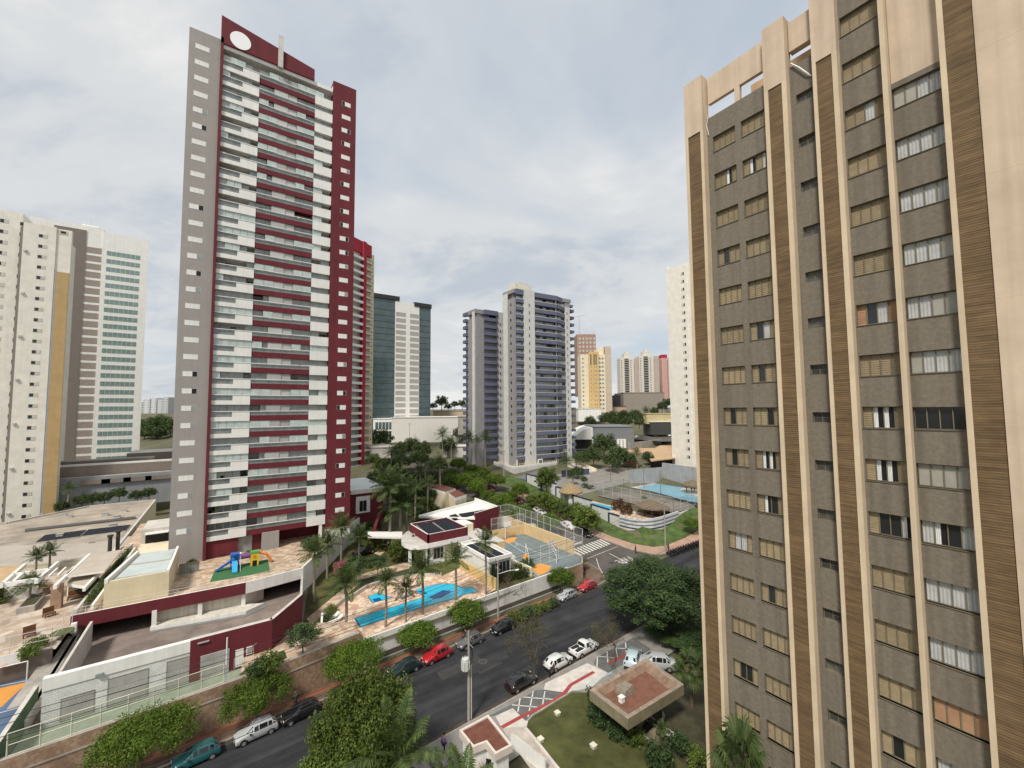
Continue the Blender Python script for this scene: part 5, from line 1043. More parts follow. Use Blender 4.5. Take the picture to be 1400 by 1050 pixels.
# entrance gate frame
gf = thing('entrance_gate', 'maroon portal frame with white canopy by the tall palms', 'gate', (24, 78, 2.5))
pa, pb_ = P(*C4(520, 520), 2.5), P(*C4(575, 470), 2.5)
b = MB(); b.box(pa[0]-.3, pa[0]+.3, pa[1]-.3, pa[1]+.3, 2.45, 6.6, maroon); b.box(pa[0]+3.8, pa[0]+4.4, pa[1]+9.4, pa[1]+10, 2.45, 6.6, maroon); b.hexa([(pa[0]-.3, pa[1]-.3, 6.6), (pa[0]+.3, pa[1]-.3, 6.6), (pa[0]+4.4, pa[1]+10, 6.6), (pa[0]+3.8, pa[1]+10, 6.6)], [(pa[0]-.3, pa[1]-.3, 7.2), (pa[0]+.3, pa[1]-.3, 7.2), (pa[0]+4.4, pa[1]+10, 7.2), (pa[0]+3.8, pa[1]+10, 7.2)], maroon); b.build('portal', gf)
cpz = 6.2; b = MB(); b.prism([P(*C4(*p), cpz)[:2] for p in ((480, 405), (700, 405), (700, 440), (480, 435))], cpz-.35, cpz, white); b.build('canopy', gf)
an = thing('annex', 'low maroon annex with a flat white roof and one white framed window behind the palms', 'building', (27, 100, 6))
xa0, xa1 = PY(479, 700, 100)[0], PY(512, 700, 100)[0]+2
b = MB(); b.box(xa0, xa1, 100, 116, 5, 11.7, maroon); b.build('wall', an); b = MB(); b.box(xa0, xa1+.5, 99.6, 117, 11.7, 12.6, white, mat('pale roof membrane', (.62, .66, .66), var=.1)); b.build('roof', an)
wx_ = PY(496, 693, 100)[0]; b = MB(); b.box(wx_-1.6, wx_+1.6, 99.8, 100, 7.2, 11.0, white); b.box(wx_-.8, wx_+.8, 99.76, 99.8, 7.6, 10.0, dark_glass); b.box(wx_-.04, wx_+.04, 99.72, 99.76, 7.6, 10, alu); b.build('window', an)
gd = thing('gatehouse', 'small white gatehouse with two flat roofs of red gravel by the side street', 'building', (58, 118, 5))
for k, (pix, z) in enumerate(((((855, 118), (935, 100), (1040, 130), (975, 152)), 9.4), (((985, 150), (1040, 135), (1110, 168), (1040, 190)), 8.8))):
    q_ = [P(*C4(*p), z)[:2] for p in pix]; b = MB(); b.prism(q_, 3.5, z-.7, cream); b.prism(q_, z-.7, z, white, tile_red); b.build('roof_block', gd)
    ctr = (sum(p[0] for p in q_)/4, sum(p[1] for p in q_)/4)
    qi = [(p[0]*.82+ctr[0]*.18, p[1]*.82+ctr[1]*.18) for p in q_]; b = MB(); b.poly([(*p, z+.01) for p in (qi if True else qi)][::-1], tile_red); b.build('roof_gravel', gd)

# pink toy tent and small items in garden
t = thing('toy_house', 'pink plastic play house on the garden lawn', 'toy house', P(*K2(1235, 385), 2.5)); pz0 = P(*K2(1235, 385), 2.5); pink = mat('pink plastic', (.60, .14, .18), rough=.5)
b = MB(); b.box(pz0[0]-.9, pz0[0]+.9, pz0[1]-.7, pz0[1]+.7, 2.5, 3.6, pink); b.build('wall', t); b = MB(); b.hexa([(pz0[0]-1.1, pz0[1]-.9, 3.6), (pz0[0]+1.1, pz0[1]-.9, 3.6), (pz0[0]+1.1, pz0[1]+.9, 3.6), (pz0[0]-1.1, pz0[1]+.9, 3.6)], [(pz0[0]-1.0, pz0[1]-.05, 4.4), (pz0[0]+1.0, pz0[1]-.05, 4.4), (pz0[0]+1.0, pz0[1]+.05, 4.4), (pz0[0]-1.0, pz0[1]+.05, 4.4)], pink); b.build('roof', t)
# green wall fence along the top of the sandstone wall
fence('alley_fence', 'cream steel fence with green wire panels on top of the sandstone wall', [(-13.2, 50.55), (.7, 51.55)], 4.15, 1.75, 1.75, r=.05, m=mat('cream steel', (.62, .60, .48), rough=.5), net=mat('green wire net', (.30, .36, .25), alpha=.25))
t = thing('mast', 'tall white mast at the end of the green fence', 'pole', (.9, 51.7, 4)); b = MB(); b.tube((.9, 51.7, 3.5), (.9, 51.7, 8.3), .09, .06, 8, steel_white); b.build('pole', t)
fence('stair_rail', 'pale hand rail on the steps below the maroon wall', [(*P(*K2(560, 1000), 4.0)[:2], 4.0), (*P(*K2(795, 830), 4.2)[:2], 4.2)], 4, 1.0, 2.2, r=.03, rails=(1.,), m=concrete_lt)

# ================================================================= LEFT: COURT, PLAZA, HALL
struct(ground_poly('ball_court', [(-45, 47), (-13.7, 50.6), (-13.7, 66.8), (-45, 66.8)], 3.0, mat('blue court paint', (.10, .15, .24), var=.2, scale=.8)))
b = MB()
def lpoly(pix, m, z): b.poly([(*P(*LL(*p), 3.0)[:2], z) for p in pix][::-1], m)
lpoly([(0, 580), (160, 545), (10, 685), (-200, 760), (-200, 620)], orange_p, 3.012)
def lline(pix, wd=.12):
    for a, c in zip(pix, pix[1:]):
        a = P(*LL(*a), 3.0)[:2]; c = P(*LL(*c), 3.0)[:2]; l = math.dist(a, c); n = (-(c[1]-a[1])/l*wd/2, (c[0]-a[0])/l*wd/2)
        b.poly([(a[0]-n[0], a[1]-n[1], 3.02), (c[0]-n[0], c[1]-n[1], 3.02), (c[0]+n[0], c[1]+n[1], 3.02), (a[0]+n[0], a[1]+n[1], 3.02)], road_white)
lline([(-20, 572), (250, 520)]); lline([(110, 620), (255, 560)]); lline([(-20, 725), (220, 660)])
struct(b.build('court_markings'))
b = MB(); b.wall((-13.7, 50.4), (-13.7, 59.3), .35, 2.4, 5.2, mat('green wall paint', (.10, .16, .09), var=.3, streak=.3), concrete_lt); tag(b.build('green_wall'), 'weathered green wall between the blue court and the white garage', 'wall')
b = MB(); b.wall((-45, 66.8), (-14.6, 66.8), .3, 2.4, 5.4, mat('brown wall paint', (.15, .125, .105), streak=.2)); tag(b.build('brown_wall'), 'brown end wall of the blue court under the sand plaza', 'wall')
t = thing('backboard', 'white basketball backboard on the brown wall of the blue court', 'basketball hoop', (-17.8, 66.4, 4.2)); pbk = PY(8, 904, 66.3); b = MB(); b.box(pbk[0]-1.0, pbk[0]+1.0, 66.3, 66.36, pbk[2]-.5, pbk[2]+.6, white); b.build('board', t)
b = MB(); n = 12
for k in range(n): a0_ = 2*pi*k/n; a1_ = 2*pi*(k+1)/n; b.tube((pbk[0]+.24*cos(a0_), 66.0+.24*sin(a0_), pbk[2]-.3), (pbk[0]+.24*cos(a1_), 66.0+.24*sin(a1_), pbk[2]-.3), .02, .02, 5, ora)
b.tube((pbk[0], 66.3, pbk[2]-.1), (pbk[0], 66.8, pbk[2]-.2), .05, .05, 6, steel_white); b.build('rim', t)
t = thing('goal_frame', 'white goal frame at the end of the blue court', 'goal', (-18, 65.5, 3)); g0, g1 = P(*LL(150, 545), 3.0), (-19.8, P(*LL(150, 545), 3.0)[1], 3.0); b = MB(); b.path([g0, (g0[0], g0[1], 5.1), (g1[0], g1[1], 5.1), g1], .06, 6, steel_white); b.build('frame', t)
fence('plaza_fence', 'thin white fence on the edge of the sand plaza', [(-45, 66.9), (-14.7, 66.9), (-14.4, 73)], 5.4, 2.2, 3.0, r=.03, rails=(1., .5))
struct(ground_poly('plaza', [(-70, 67.1), (-14.4, 67.1), (-13.9, 106), (-70, 106)], 5.2, flag_plaza))
PZ = 5.2
struct(ground_poly('plaza_edge', [(-15.6, 59.0), (-13.55, 59.0), (-13.7, 73.4), (-14.75, 73.4), (-14.75, 66.8), (-15.6, 66.8)], 3.9, concrete))
hall = thing('dining_hall', 'broad low hall with a stained stone coloured roof and a strip of solar panels', 'building', (-40, 125, 0))
b = MB(); roofp = [(-15.4, 101), (-15.1, 156), (-29, 156.5), (-40, 145), (-75, 140), (-75, 103)]; b.prism(roofp, 0, 5.8, cream, stained_roof); b.build('roof', hall)
b = MB()
for a, c in zip(roofp[:4], roofp[1:5]): b.wall(a, c, .4, 5.8, 6.15, concrete_lt)
b.build('parapet', hall)
b = MB(); qf = [P(*Q0(*p), 6.0)[:2] for p in ((0, 850), (720, 830), (1120, 760), (880, 930), (480, 980), (0, 1005))]; b.prism(qf, 5.75, 5.95, concrete_lt, mat('plain flat roofing', (.40, .36, .31), var=.15, scale=.2)); b.build('flat_roof', hall)
b = MB(); b.prism([P(*Q0(*p), 6.1)[:2] for p in ((200, 715), (1080, 615), (1085, 630), (200, 732))], 5.7, 6.05, mat('dark gutter', (.09, .085, .08), var=.2)); b.build('gutter', hall)
for q_ in (((280, 822), (360, 762), (690, 720), (630, 775)), ((650, 772), (705, 718), (1040, 680), (1000, 727))):
    b = MB(); b.prism([P(*Q0(*p), 6.1)[:2] for p in q_], 5.82, 6.0, alu, solar); b.build('solar_panel', hall)
for k, (u, v) in enumerate(((872, 945), (935, 928))):
    p = P(*Q0(u, v), 5.9); b = MB(); b.tube(p, (p[0], p[1], 9.4+k*.5), .28, .28, 10, mat('dark flue', (.05, .045, .04))); b.tube((p[0], p[1], 9.4+k*.5), (p[0], p[1], 9.7+k*.5), .42, .42, 10, mat('dark flue', (.05, .045, .04))); b.build('chimney', hall)
for k in range(9):
    u, v = random.uniform(250, 1050), random.uniform(560, 860); p = P(*Q0(u, v), 5.85); s_ = random.uniform(.25, .6); b = MB(); b.box(p[0]-s_, p[0]+s_, p[1]-s_, p[1]+s_, 5.75, 5.9+s_, random.choice([concrete_lt, alu, greywall])); b.box(p[0]-s_-.06, p[0]+s_+.06, p[1]-s_-.06, p[1]+s_+.06, 5.9+s_, 5.98+s_, concrete); b.build('roof_vent', hall)
# pergola and terrace rooms: white beams over the plaza
pe = thing('pergola', 'white beamed pergola and flat canopies along the hall front', 'pergola', (-24, 95, PZ)); PE = 8.6
def beam(b, a, c, z, w_=.35, h=.55, m=white):
    a = P(*Q1(*a), z)[:2]; c = P(*Q1(*c), z)[:2]; b.wall(a, c, w_, z-h, z, m)
b = MB()
for a, c in (((30, 545), (255, 350)), ((365, 505), (570, 330)), ((545, 555), (875, 255)), ((0, 545), (380, 490)), ((120, 452), (480, 400)), ((140, 520), (240, 430))): beam(b, a, c, PE)
for k in range(3): beam(b, (480-0+k*85, 465-k*8), (560+k*80, 390-k*8), PE, .2, .3)
b.build('beam', pe)
b = MB(); b.prism([P(*Q1(*p), PE)[:2] for p in ((640, 470), (865, 262), (1170, 215), (1000, 420))], PE-.3, PE-.05, white, mat('beige flat roofing', (.46, .40, .33), var=.15, scale=.4)); b.build('canopy', pe)
b = MB(); b.prism([P(*Q1(*p), 7.6)[:2] for p in ((645, 545), (660, 480), (955, 425), (825, 570))], 7.2, 7.6, white, mat('beige flat roofing', (.46, .40, .33))); beam(b, (820, 580), (960, 430), 7.8, .3, .5); b.build('canopy', pe)
a_ = P(*Q1(650, 665), PZ); c_ = P(*Q1(820, 610), PZ); b = MB(); b.wall(a_, c_, .3, PZ, 7.0, cream); b.wall((a_[0]+.6, a_[1]-.05), (c_[0]-.4, c_[1]-.05), -.05, PZ+.9, 6.7, dark_glass); b.build('bar_front', pe)
pc_ = P(*Q1(540, 780), PZ); b = MB(); b.box(pc_[0]-.5, pc_[0]+.5, pc_[1]-.5, pc_[1]+.5, PZ, PE-.4, bricked('bare brick column', (.36, .17, .10), (.30, .14, .08), (.4, .33, .26), .24, .08, axis='x')); b.build('column', pe)
a_ = P(*Q1(0, 690), PZ); b = MB(); b.wall(P(*Q1(-100, 780), PZ), P(*Q1(100, 600), PZ), .3, PZ, 7.4, white); b.wall(P(*Q1(40, 560), 7.5), P(*Q1(370, 500), 7.5), .3, PZ, 7.5, white); b.build('wall', pe)
b = MB(); b.prism([P(*Q1(*p), 7.6)[:2] for p in ((-60, 640), (0, 560), (250, 352), (0, 385), (-200, 420))], 7.3, 7.6, white, tile_or); b.build('tiled_roof', pe)
# planter with palm, brick seats, round table
tr = thing('tree_planter', 'pale stone planter box on the sand plaza holding a small palm', 'planter', P(*Q1(280, 780), PZ)); b = MB()
q_ = [P(*Q1(*p), PZ)[:2] for p in ((150, 845), (330, 810), (430, 700), (300, 690))]; b.prism(q_, PZ, PZ+.75, concrete); ct_ = (sum(p[0] for p in q_)/4, sum(p[1] for p in q_)/4); b.prism([(p[0]*.8+ct_[0]*.2, p[1]*.8+ct_[1]*.2) for p in q_], PZ+.7, PZ+.8, mat('dark garden soil', (.06, .055, .03))); b.build('box', tr)
p = P(*Q1(440, 640), PZ); t = thing('cable_drum', 'wooden cable drum table beside the small palm', 'table', p); b = MB(); b.tube((p[0], p[1], PZ), (p[0], p[1], PZ+.12), .8, .8, 20, wood); b.tube((p[0], p[1], PZ+.9), (p[0], p[1], PZ+1.02), .8, .8, 20, wood); b.build('disc', t); b = MB(); b.tube((p[0], p[1], PZ+.12), (p[0], p[1], PZ+.9), .35, .35, 14, concrete); b.build('drum', t)
def seat(label, px_, rot, w_=1.2):
    p = P(*px_, PZ); t = thing('garden_chair', label, 'chair', p, rz=rot, world=False, group='brown seats on the plaza'); b = MB(); b.box(-w_/2, w_/2, -.4, .4, .35, .5, wood); b.build('seat', t); b = MB(); b.box(-w_/2, w_/2, .3, .42, .5, 1.1, wood); b.build('backrest', t)
    for x in (-w_/2, w_/2-.1):
        for y in (-.4, .3): b = MB(); b.box(x, x+.1, y, y+.1, 0, .35, wood); b.build('leg', t)
seat('brown wooden seat in front of the brick column', Q1(470, 860), .5, 1.0); seat('brown wooden bench under the small canopy', Q1(730, 690), .1, 1.7); seat('brown wooden seat near the round green table', Q1(280, 1050), .3, 1.0)
p = P(*LL(350, 300), PZ); t = thing('umbrella_table', 'round dark green table top by the ramp wall', 'table', p); b = MB(); b.tube((p[0], p[1], PZ+.7), (p[0], p[1], PZ+.78), 1.0, 1.0, 24, mat('dark green top', (.10, .12, .05))); b.build('table_top', t); b = MB(); b.tube((p[0], p[1], PZ), (p[0], p[1], PZ+.7), .07, .07, 8, alu_dark); b.build('leg', t)

# walls and banks between the hall and the office tower
b = MB(); w0, w1 = PY(76, 700, 170), PY(226, 690, 170)
def band(px0, px1, yv, pt, pb2, m, th=.4): 
    a = PY(px0, pt, yv); c = PY(px1, pt, yv); zb_ = PY(px0, pb2, yv)[2]; b.box(a[0], c[0], yv, yv+th, zb_, a[2], m)
taupe = mat('taupe wall paint', (.23, .19, .165), streak=.15)
band(70, 240, 169, 656, 702, mat('grey back wall', (.27, .28, .29), streak=.25), .5)
band(70, 240, 169.6, 655, 667, concrete_lt, .6); band(70, 240, 171, 640, 664, taupe, .5); band(70, 240, 171.6, 637, 641, white, .5)
tag(b.build('boundary_wall'), 'grey and taupe boundary wall with pale coping behind the hall', 'wall')
b = MB(); a = PY(76, 640, 176); c = PY(210, 630, 176); b.box(a[0], c[0], 176, 181, 6, PY(100, 631, 176)[2], taupe, pave_grey); a = PY(206, 622, 185); c = PY(240, 622, 185); b.box(a[0]-6, c[0]+20, 185, 200, 6, PY(215, 618, 185)[2], taupe, concrete_lt); tag(b.build('office_podium'), 'taupe podium wall at the foot of the office tower', 'podium')
for k in range(4):
    x_ = PY(108+k*30, 660, 168)[0]; o = MB(); o.box(x_, x_+6.4, 168.4, 168.6, PY(108, 664, 168)[2], PY(108, 659, 168)[2]+.2, taupe); o = o.build('wall_panel'); tag(o, ['taupe panel set in the boundary wall, the leftmost of four', 'taupe panel set in the boundary wall, second of four from the left', 'taupe panel set in the boundary wall, third of four from the left', 'taupe panel set in the boundary wall, nearest the red tower'][k], 'panel', 'panels in the boundary wall')
# ================================================================= CLUB ACROSS THE SIDE STREET
C9 = crop(760, 540, 200/1400); C5c = crop(480, 540, 200/1400); C5b = crop(560, 600, 200/1400)
g2 = lambda p: G(*p)[:2]
cwall = mat('white club wall', (.60, .60, .58), streak=.35, var=.1); navy = mat('navy coping', (.035, .045, .085), var=.15)
cl = thing('club_wall', 'white stepped club wall with navy coping and stripes round the street corner', 'wall', (78, 66, 3))
b = MB(); n2 = MB()
pts = [(80.6, 108), (79.8, 99.5), (79.2, 92), (78.4, 84), (77.6, 76.5), (76.9, 70), (76.6, 66.5)]
for i, (a, c) in enumerate(zip(pts, pts[1:])):
    zt = max(terrain_raw(*a), 2.6)+2.4; b.wall(a, c, .3, terrain_raw(*c)-1, zt, cwall); n2.wall((a[0]-.06, a[1]), (c[0]-.06, c[1]), .42, zt, zt+.3, navy); n2.box(a[0]-.1, a[0]+.35, a[1]-.25, a[1]+.25, terrain_raw(*c)-.5, zt+.25, navy)
arc = [(76.6, 66.5), (76.7, 64), (77.4, 62.2), (78.7, 60.9), (80.7, 60.1), (83.5, 59.9), (87, 60.2), (91, 60.6)]
for a, c in zip(arc, arc[1:]):
    b.wall(a, c, .3, 1.0, 5.9, cwall)
    for z in (3.5, 4.3, 5.1): n2.wall((a[0], a[1]), (c[0], c[1]), -.03, z, z+.3, navy if z < 4 else mat('slate stripe', (.16, .18, .24)))
b.wall((91, 60.6), (104, 61.8), .3, 1.5, 5.4, cwall); n2.box(99.5, 99.9, 61.0, 61.6, 2, 6.0, navy)
b.build('wall', cl); n2.build('coping', cl)
ZC = 4.2
struct(ground_poly('club_deck', [(78.2, 87.5), (77.2, 66.5), (77.6, 63.5), (79.5, 61), (84, 60.4), (88, 60.7), (88.5, 74), (88.5, 87.5)][::1], ZC+.02, flag_pool))
struct(ground_poly('tennis_court', [(90.5, 61.5), (103, 61.5), (103, 87.5), (90.5, 87.5)], 5.45, mat('worn court paint', (.20, .17, .14), var=.35, scale=.35)))
struct(ground_poly('club_terrace', [(104.8, 61.5), (118.5, 61.5), (118.5, 87.5), (104.8, 87.5)], 6.25, pave_lt))
cpq = [P(*C7(*p), ZC) for p in ((355, 430), (570, 515), (612, 495), (612, 462), (410, 420))]
t = thing('swimming_pool', 'narrow blue club pool just behind the navy topped wall', 'swimming pool', (82, 78, ZC)); b = MB(); b.poly([(p[0], p[1], ZC+.04) for p in cpq], pool_edge); b.build('pool_edge', t); b = MB(); qn = [(p[0], p[1]) for p in cpq]; b.poly([(*p, ZC+.05) for p in qn], pool_blue); b.build('water', t)
t = thing('swimming_pool', 'large pale blue swimming pool before the grey end wall', 'swimming pool', (111, 75, 6.25)); bp = [P(*C7(*p), 6.25) for p in ((840, 300), (900, 280), (1100, 248), (1290, 288), (1200, 310), (1290, 350), (1366, 380), (1366, 430), (1200, 395), (1040, 350))]
b = MB(); b.poly([(p[0], p[1], 6.29) for p in bp][::-1], mat('pale pool water', (.16, .46, .60), rough=.08, var=.15, scale=.6)); b.build('water', t)
# grey end walls
b = MB(); wa_ = P(*C7(1062, 250), 6.25); wb_ = P(*C7(1372, 305), 6.25); zt = PX(*C7(1065, 82), wa_[0])[2]
b.wall(wa_, wb_, -.4, 4, zt, mat('grey cement wall', (.33, .33, .33), streak=.3, var=.15), concrete_lt); wc_ = P(*C7(700, 292), 5.45); b.wall((wc_[0], 88), wa_, -.3, 4, zt-1.4, mat('grey cement wall', (.33, .33, .33))); tag(b.build('end_wall'), 'high grey cement wall behind the large pale pool', 'wall')
fence('court_fence', 'tall grey wire fence on posts round the club tennis court', [(90.5, 61.6), (90.5, 87.4), (103, 87.4), (103, 61.8), (90.5, 61.6)], 5.4, 3.6, 3.2, r=.05, rails=(.02, .5, 1.), m=mat('grey fence post', (.42, .43, .42)), net=netg)
b = MB()
for x, y in ((92, 63), (95, 70), (95, 81), (103.4, 70), (103.4, 80)): pass
for i, (u, v, hh) in enumerate(((605, 300, 7.0), (895, 320, 7.5), (1040, 370, 7.0))):
    p = P(*C7(u, v), 5.45); t = thing('court_post', ['dark post at the far corner of the tennis court', 'dark post halfway along the tennis court', 'dark post nearest the large pale pool'][i], 'post', p); b = MB(); b.tube(p, (p[0], p[1], p[2]+hh), .10, .08, 6, alu_dark); b.build('pole', t)
    b = MB(); b.box(p[0]-.3, p[0]+.3, p[1]-.15, p[1]+.15, p[2]+hh, p[2]+hh+.3, grey_glass); b.build('lamp_head', t)
def thatched(label, ctr, r, z0, ze, ztop, m, posts=4, sq=1., colm=white, cr=.18):
    t = thing('thatched_hut', label, 'thatched hut', (*ctr, z0)); b = MB(); n = 20; o = len(b.v)
    for k, (f, zz) in enumerate(((1, ze-.35), (1.02, ze), (.55, ze+(ztop-ze)*.52), (.12, ztop))):
        for i in range(n):
            j = 1+.04*random.uniform(-1, 1); b.v.append((ctr[0]+r*f*j*cos(2*pi*i/n), ctr[1]+r*f*sq*j*sin(2*pi*i/n), zz+random.uniform(-.08, .08)))
    mi = b.mi(m)
    for k in range(3):
        for i in range(n): a = k*n+i; c = k*n+(i+1) % n; b.f.append((a, c, c+n, a+n)); b.m.append(mi)
    b.f.append(tuple(3*n+i for i in range(n))); b.m.append(mi); b.f.append(tuple(n-1-i for i in range(n))); b.m.append(mi); b.build('thatch_roof', t)
    for i in range(posts):
        a = 2*pi*(i+.5)/posts; b = MB(); x, y = ctr[0]+r*.55*cos(a), ctr[1]+r*.55*sq*sin(a); b.box(x-cr, x+cr, y-cr, y+cr, z0, ze, colm); b.build('post', t)
    return t
kc = P(*C7(258, 490), 2.4)
kx = PX(*C7(240, 300), 79.0)
thatched('tan thatched hut on white pillars over the club entrance', (79.6, kx[1]), 3.3, 3.0, kx[2]-.9, kx[2]+1.3, thatch, 4, cr=.35)
k2 = P(*C7(960, 520), ZC); tt = PX(*C7(970, 440), 88.)
thatched('long dark thatched shelter beside the club pool terrace', (87.6, tt[1]), 3.4, ZC, tt[2]-.4, tt[2]+1.1, thatch_d, 6, 1.3, wood, .12)
k3 = P(*C7(1300, 350), 6.25); thatched('brown tiled parasol roof at the edge of the large pale pool', (k3[0]+2, k3[1]+.5), 3.2, 6.25, 8.6, 9.8, thatch_d, 4, 1, wood, .12)
struct(strip('club_yard', [(81, 88.2), (83, 112)], [(118, 88.2), (118, 104)], .05, mat('grey yard paving', (.24, .225, .20), var=.25, scale=.4)))
# round planter and hedge mound
b = MB(); pr = P(*C7(390, 350), ZC); b.tube((pr[0]+1, pr[1], ZC), (pr[0]+1, pr[1], ZC+1.0), 2.4, 2.4, 22, white); tag(b.build('round_planter'), 'round white planter wall beside the thatched hut', 'planter')
# lawn verge between club wall and pavement
struct(strip('verge', [(72.4, 79), (71.7, 72), (71.9, 64.6), (73.0, 59.6), (75, 56.3), (77.5, 55.1), (84, 54.9), (100, 55.8), (112, 56.5)], [(77.9, 79), (77.2, 74), (76.55, 68), (76.5, 64), (77.2, 62.1), (78.5, 60.8), (83.5, 59.8), (91, 60.5), (104, 61.8)], .16, mat('verge grass', (.075, .115, .030), var=.5, scale=.6, rough=.95), .8))
struct(strip('verge', [(72.4, 79), (73.4, 100), (74.5, 130)], [(77.6, 79), (79.6, 100), (81, 116)], .06, mat('verge grass', (.075, .115, .030)), 2))
# podium and forecourt of the violet towers
pc = P(703, 641, 10.2); plf = P(628, 620, 10.2); prt = P(762, 633, 10.2)
vp = thing('tower_podium', 'sand coloured podium with white wall below the violet towers', 'podium', (pc[0], pc[1], 7))
poly_ = [pc[:2], prt[:2], (prt[0]+6, prt[1]+30), (plf[0]+8, plf[1]+12), plf[:2]]
b = MB(); b.prism(poly_, 5, 10.2, mat('pale podium wall', (.60, .60, .58), streak=.2), mat('sand paving', (.52, .40, .26), var=.15, scale=.6)); b.build('deck', vp)
b = MB()
for a, c in ((plf, pc), (pc, prt)): b.wall(a, c, .3, 10.2, 10.9, white)
b.build('parapet', vp)
fence('lobby_fence', 'pale picket fence round the entrance of the taller violet tower', [(p1.location.x-12, 121.0, 10.2), (p1.location.x-4, 120.2, 10.2), (p1.location.x+9, 121.2, 10.2)], 10.2, 1.3, 1.1, r=.06, rails=(.3, .9), m=mat('cream steel', (.62, .60, .48), rough=.5))
b = MB(); a = P(*C5b(1000, 385), 7.6); c = P(*C5b(1250, 335), 7.6); d_ = P(*C5b(1330, 470), 6.6); e_ = P(*C5b(1080, 410), 7.0)
struct(ground_poly('parking_drive', [(x, y, terrain(x, y)+.1) for x, y in (a[:2], e_[:2], d_[:2], c[:2])], 0, mat('grey parking slab', (.15, .15, .16), var=.2, scale=.4)))
b = MB(); a = G(*C9(60, 790)); c = G(*C9(320, 760)); b.wall(a, c, .4, a[2]-.5, a[2]+2.3, mat('slate blue wall', (.07, .085, .15), streak=.15)); tag(b.build('blue_wall'), 'short slate blue wall among the trees right of the violet towers', 'wall')
st0 = G(*C9(370, 740)); t = thing('garden_stair', 'pale stair and ramp climbing between the trees by the slate blue wall', 'stairs', st0); b = MB()
for k in range(10): b.box(st0[0]-2+k*-.0, st0[0]+1, st0[1]+k*1.2, st0[1]+k*1.2+1.2, st0[2]-1, st0[2]+.3+.25*k, pave_lt)
b.build('steps', t); b = MB(); b.wall((st0[0]+1.2, st0[1]), (st0[0]+1.2, st0[1]+12), .3, st0[2]-1, st0[2]+3.6, cream, za=st0[2]+1.1, zb=st0[2]+3.6); b.build('side_wall', t)

# low buildings
def low(label, px0, px1, ptop, pbase, dep, m, deep=20, cat='building', name='low_building', roofm=None, ledge=True):
    t, l, h = far_box(label, px0, px1, ptop, pbase, dep, m, cat, 0, 0, deep=deep, name=name)
    b = MB(); b.box(-.3, l+.3, -.3, deep+.3, h, h+.35, roofm or m); b.build('roof', t); return t, l, h
t, l, h = low('long blank white warehouse in front of the glass tower', 535, 626, 571, 606, 232, mat('off white sheet', (.62, .60, .56), streak=.06, var=.05), 25, 'warehouse', 'warehouse')
b = MB(); b.box(l*.0, l*.85, -.1, 0, 0, 1.2, mat('brick foot', (.36, .26, .2))); b.build('plinth', t)
t, l, h = low('dark open fronted annex left of the white warehouse', 510, 536, 573, 600, 236, white, 18)
b = MB(); b.box(1, l-.3, -.08, 0, h*.08, h*.45, dark_glass); b.box(1, l-.3, -.08, 0, h*.52, h*.86, green_glass); [b.box(1+k*(l-1)/5, 1.25+k*(l-1)/5, -.14, -.08, 0, h*.9, white) for k in range(5)]; b.build('window_wall', t)
low('tan low block with long parapet behind the white warehouse', 592, 642, 562, 574, 290, mat('tan plaster', (.52, .42, .30), var=.15), 18)
low('grey shed between the white warehouse and the violet towers', 626, 642, 570, 592, 225, concrete, 10)
t, l, h = low('dark grey metal warehouse with a white lettered entrance', 811, 867, 584, 611, 195, mat('grey metal sheet', (.19, .20, .21), var=.06, rough=.5), 26, 'warehouse', 'warehouse')
b = MB(); b.box(l*.58, l*.64, -.2, 0, h*.05, h*.42, white); b.box(l*.66, l*.72, -.2, 0, h*.05, h*.42, white); b.box(l*.74, l*.8, -.2, 0, h*.05, h*.42, white); b.box(l*.58, l*.8, -.2, 0, h*.42, h*.46, white); b.build('entrance', t)
b = MB(); n = 10
for k in range(n):
    u0, u1 = k/n, (k+1)/n; z0_, z1_ = h*(.55+.45*sin(u0*pi/2)), h*(.55+.45*sin(u1*pi/2)); b.hexa([(-9+9*u0, 0, 0), (-9+9*u1, 0, 0), (-9+9*u1, 24, 0), (-9+9*u0, 24, 0)], [(-9+9*u0, 0, z0_), (-9+9*u1, 0, z1_), (-9+9*u1, 24, z1_), (-9+9*u0, 24, z0_)], white)
b.box(-8.5, -.5, -.05, 0, .2, h*.45, dark_glass); b.build('curved_roof', t)
low('large blank tan grey hall on the hill below the twin towers', 853, 909, 537, 566, 330, mat('drab plaster', (.27, .24, .20), var=.1), 30, 'hall', 'hall')
low('low house with reddish roof beside the drab hall', 838, 856, 556, 567, 315, mat('pink plaster', (.42, .30, .24), var=.15), 12, roofm=tile_red)
low('dark roofed open shed on the hill beside the ochre tower', 839, 858, 541, 556, 340, mat('charcoal cladding', (.035, .035, .04)), 12)
low('long yellowish retaining wall on the hillside', 884, 920, 566, 577, 240, mat('yellow plaster', (.50, .42, .24), var=.2), 6)
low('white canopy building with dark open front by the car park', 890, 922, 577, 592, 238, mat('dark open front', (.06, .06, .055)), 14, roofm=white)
low('row of white low houses on the left foot of the ochre tower', 791, 822, 559, 574, 285, white, 10)
t = thing('shed_roof', 'wide sand coloured sheet roof beside the cream white tower', 'roof', (130, 100, 9)); zr_ = 12.2; b = MB(); b.hexa([(*P(*C9(*p), zr_)[:2], zr_-.4) for p in ((860, 560), (910, 628), (1140, 602), (1140, 455), (1010, 472))], [(*P(*C9(*p), zr_)[:2], zr_) for p in ((860, 560), (910, 628), (1140, 602), (1140, 455), (1010, 472))], tile_or); b.build('roof', t); b = MB(); a, c = P(*C9(915, 625), 12), P(*C9(1135, 602), 12); b.wall((a[0]+1, a[1]+1), (c[0]+1, c[1]+1), .3, 7, 11.6, black_void); b.build('open_front', t)
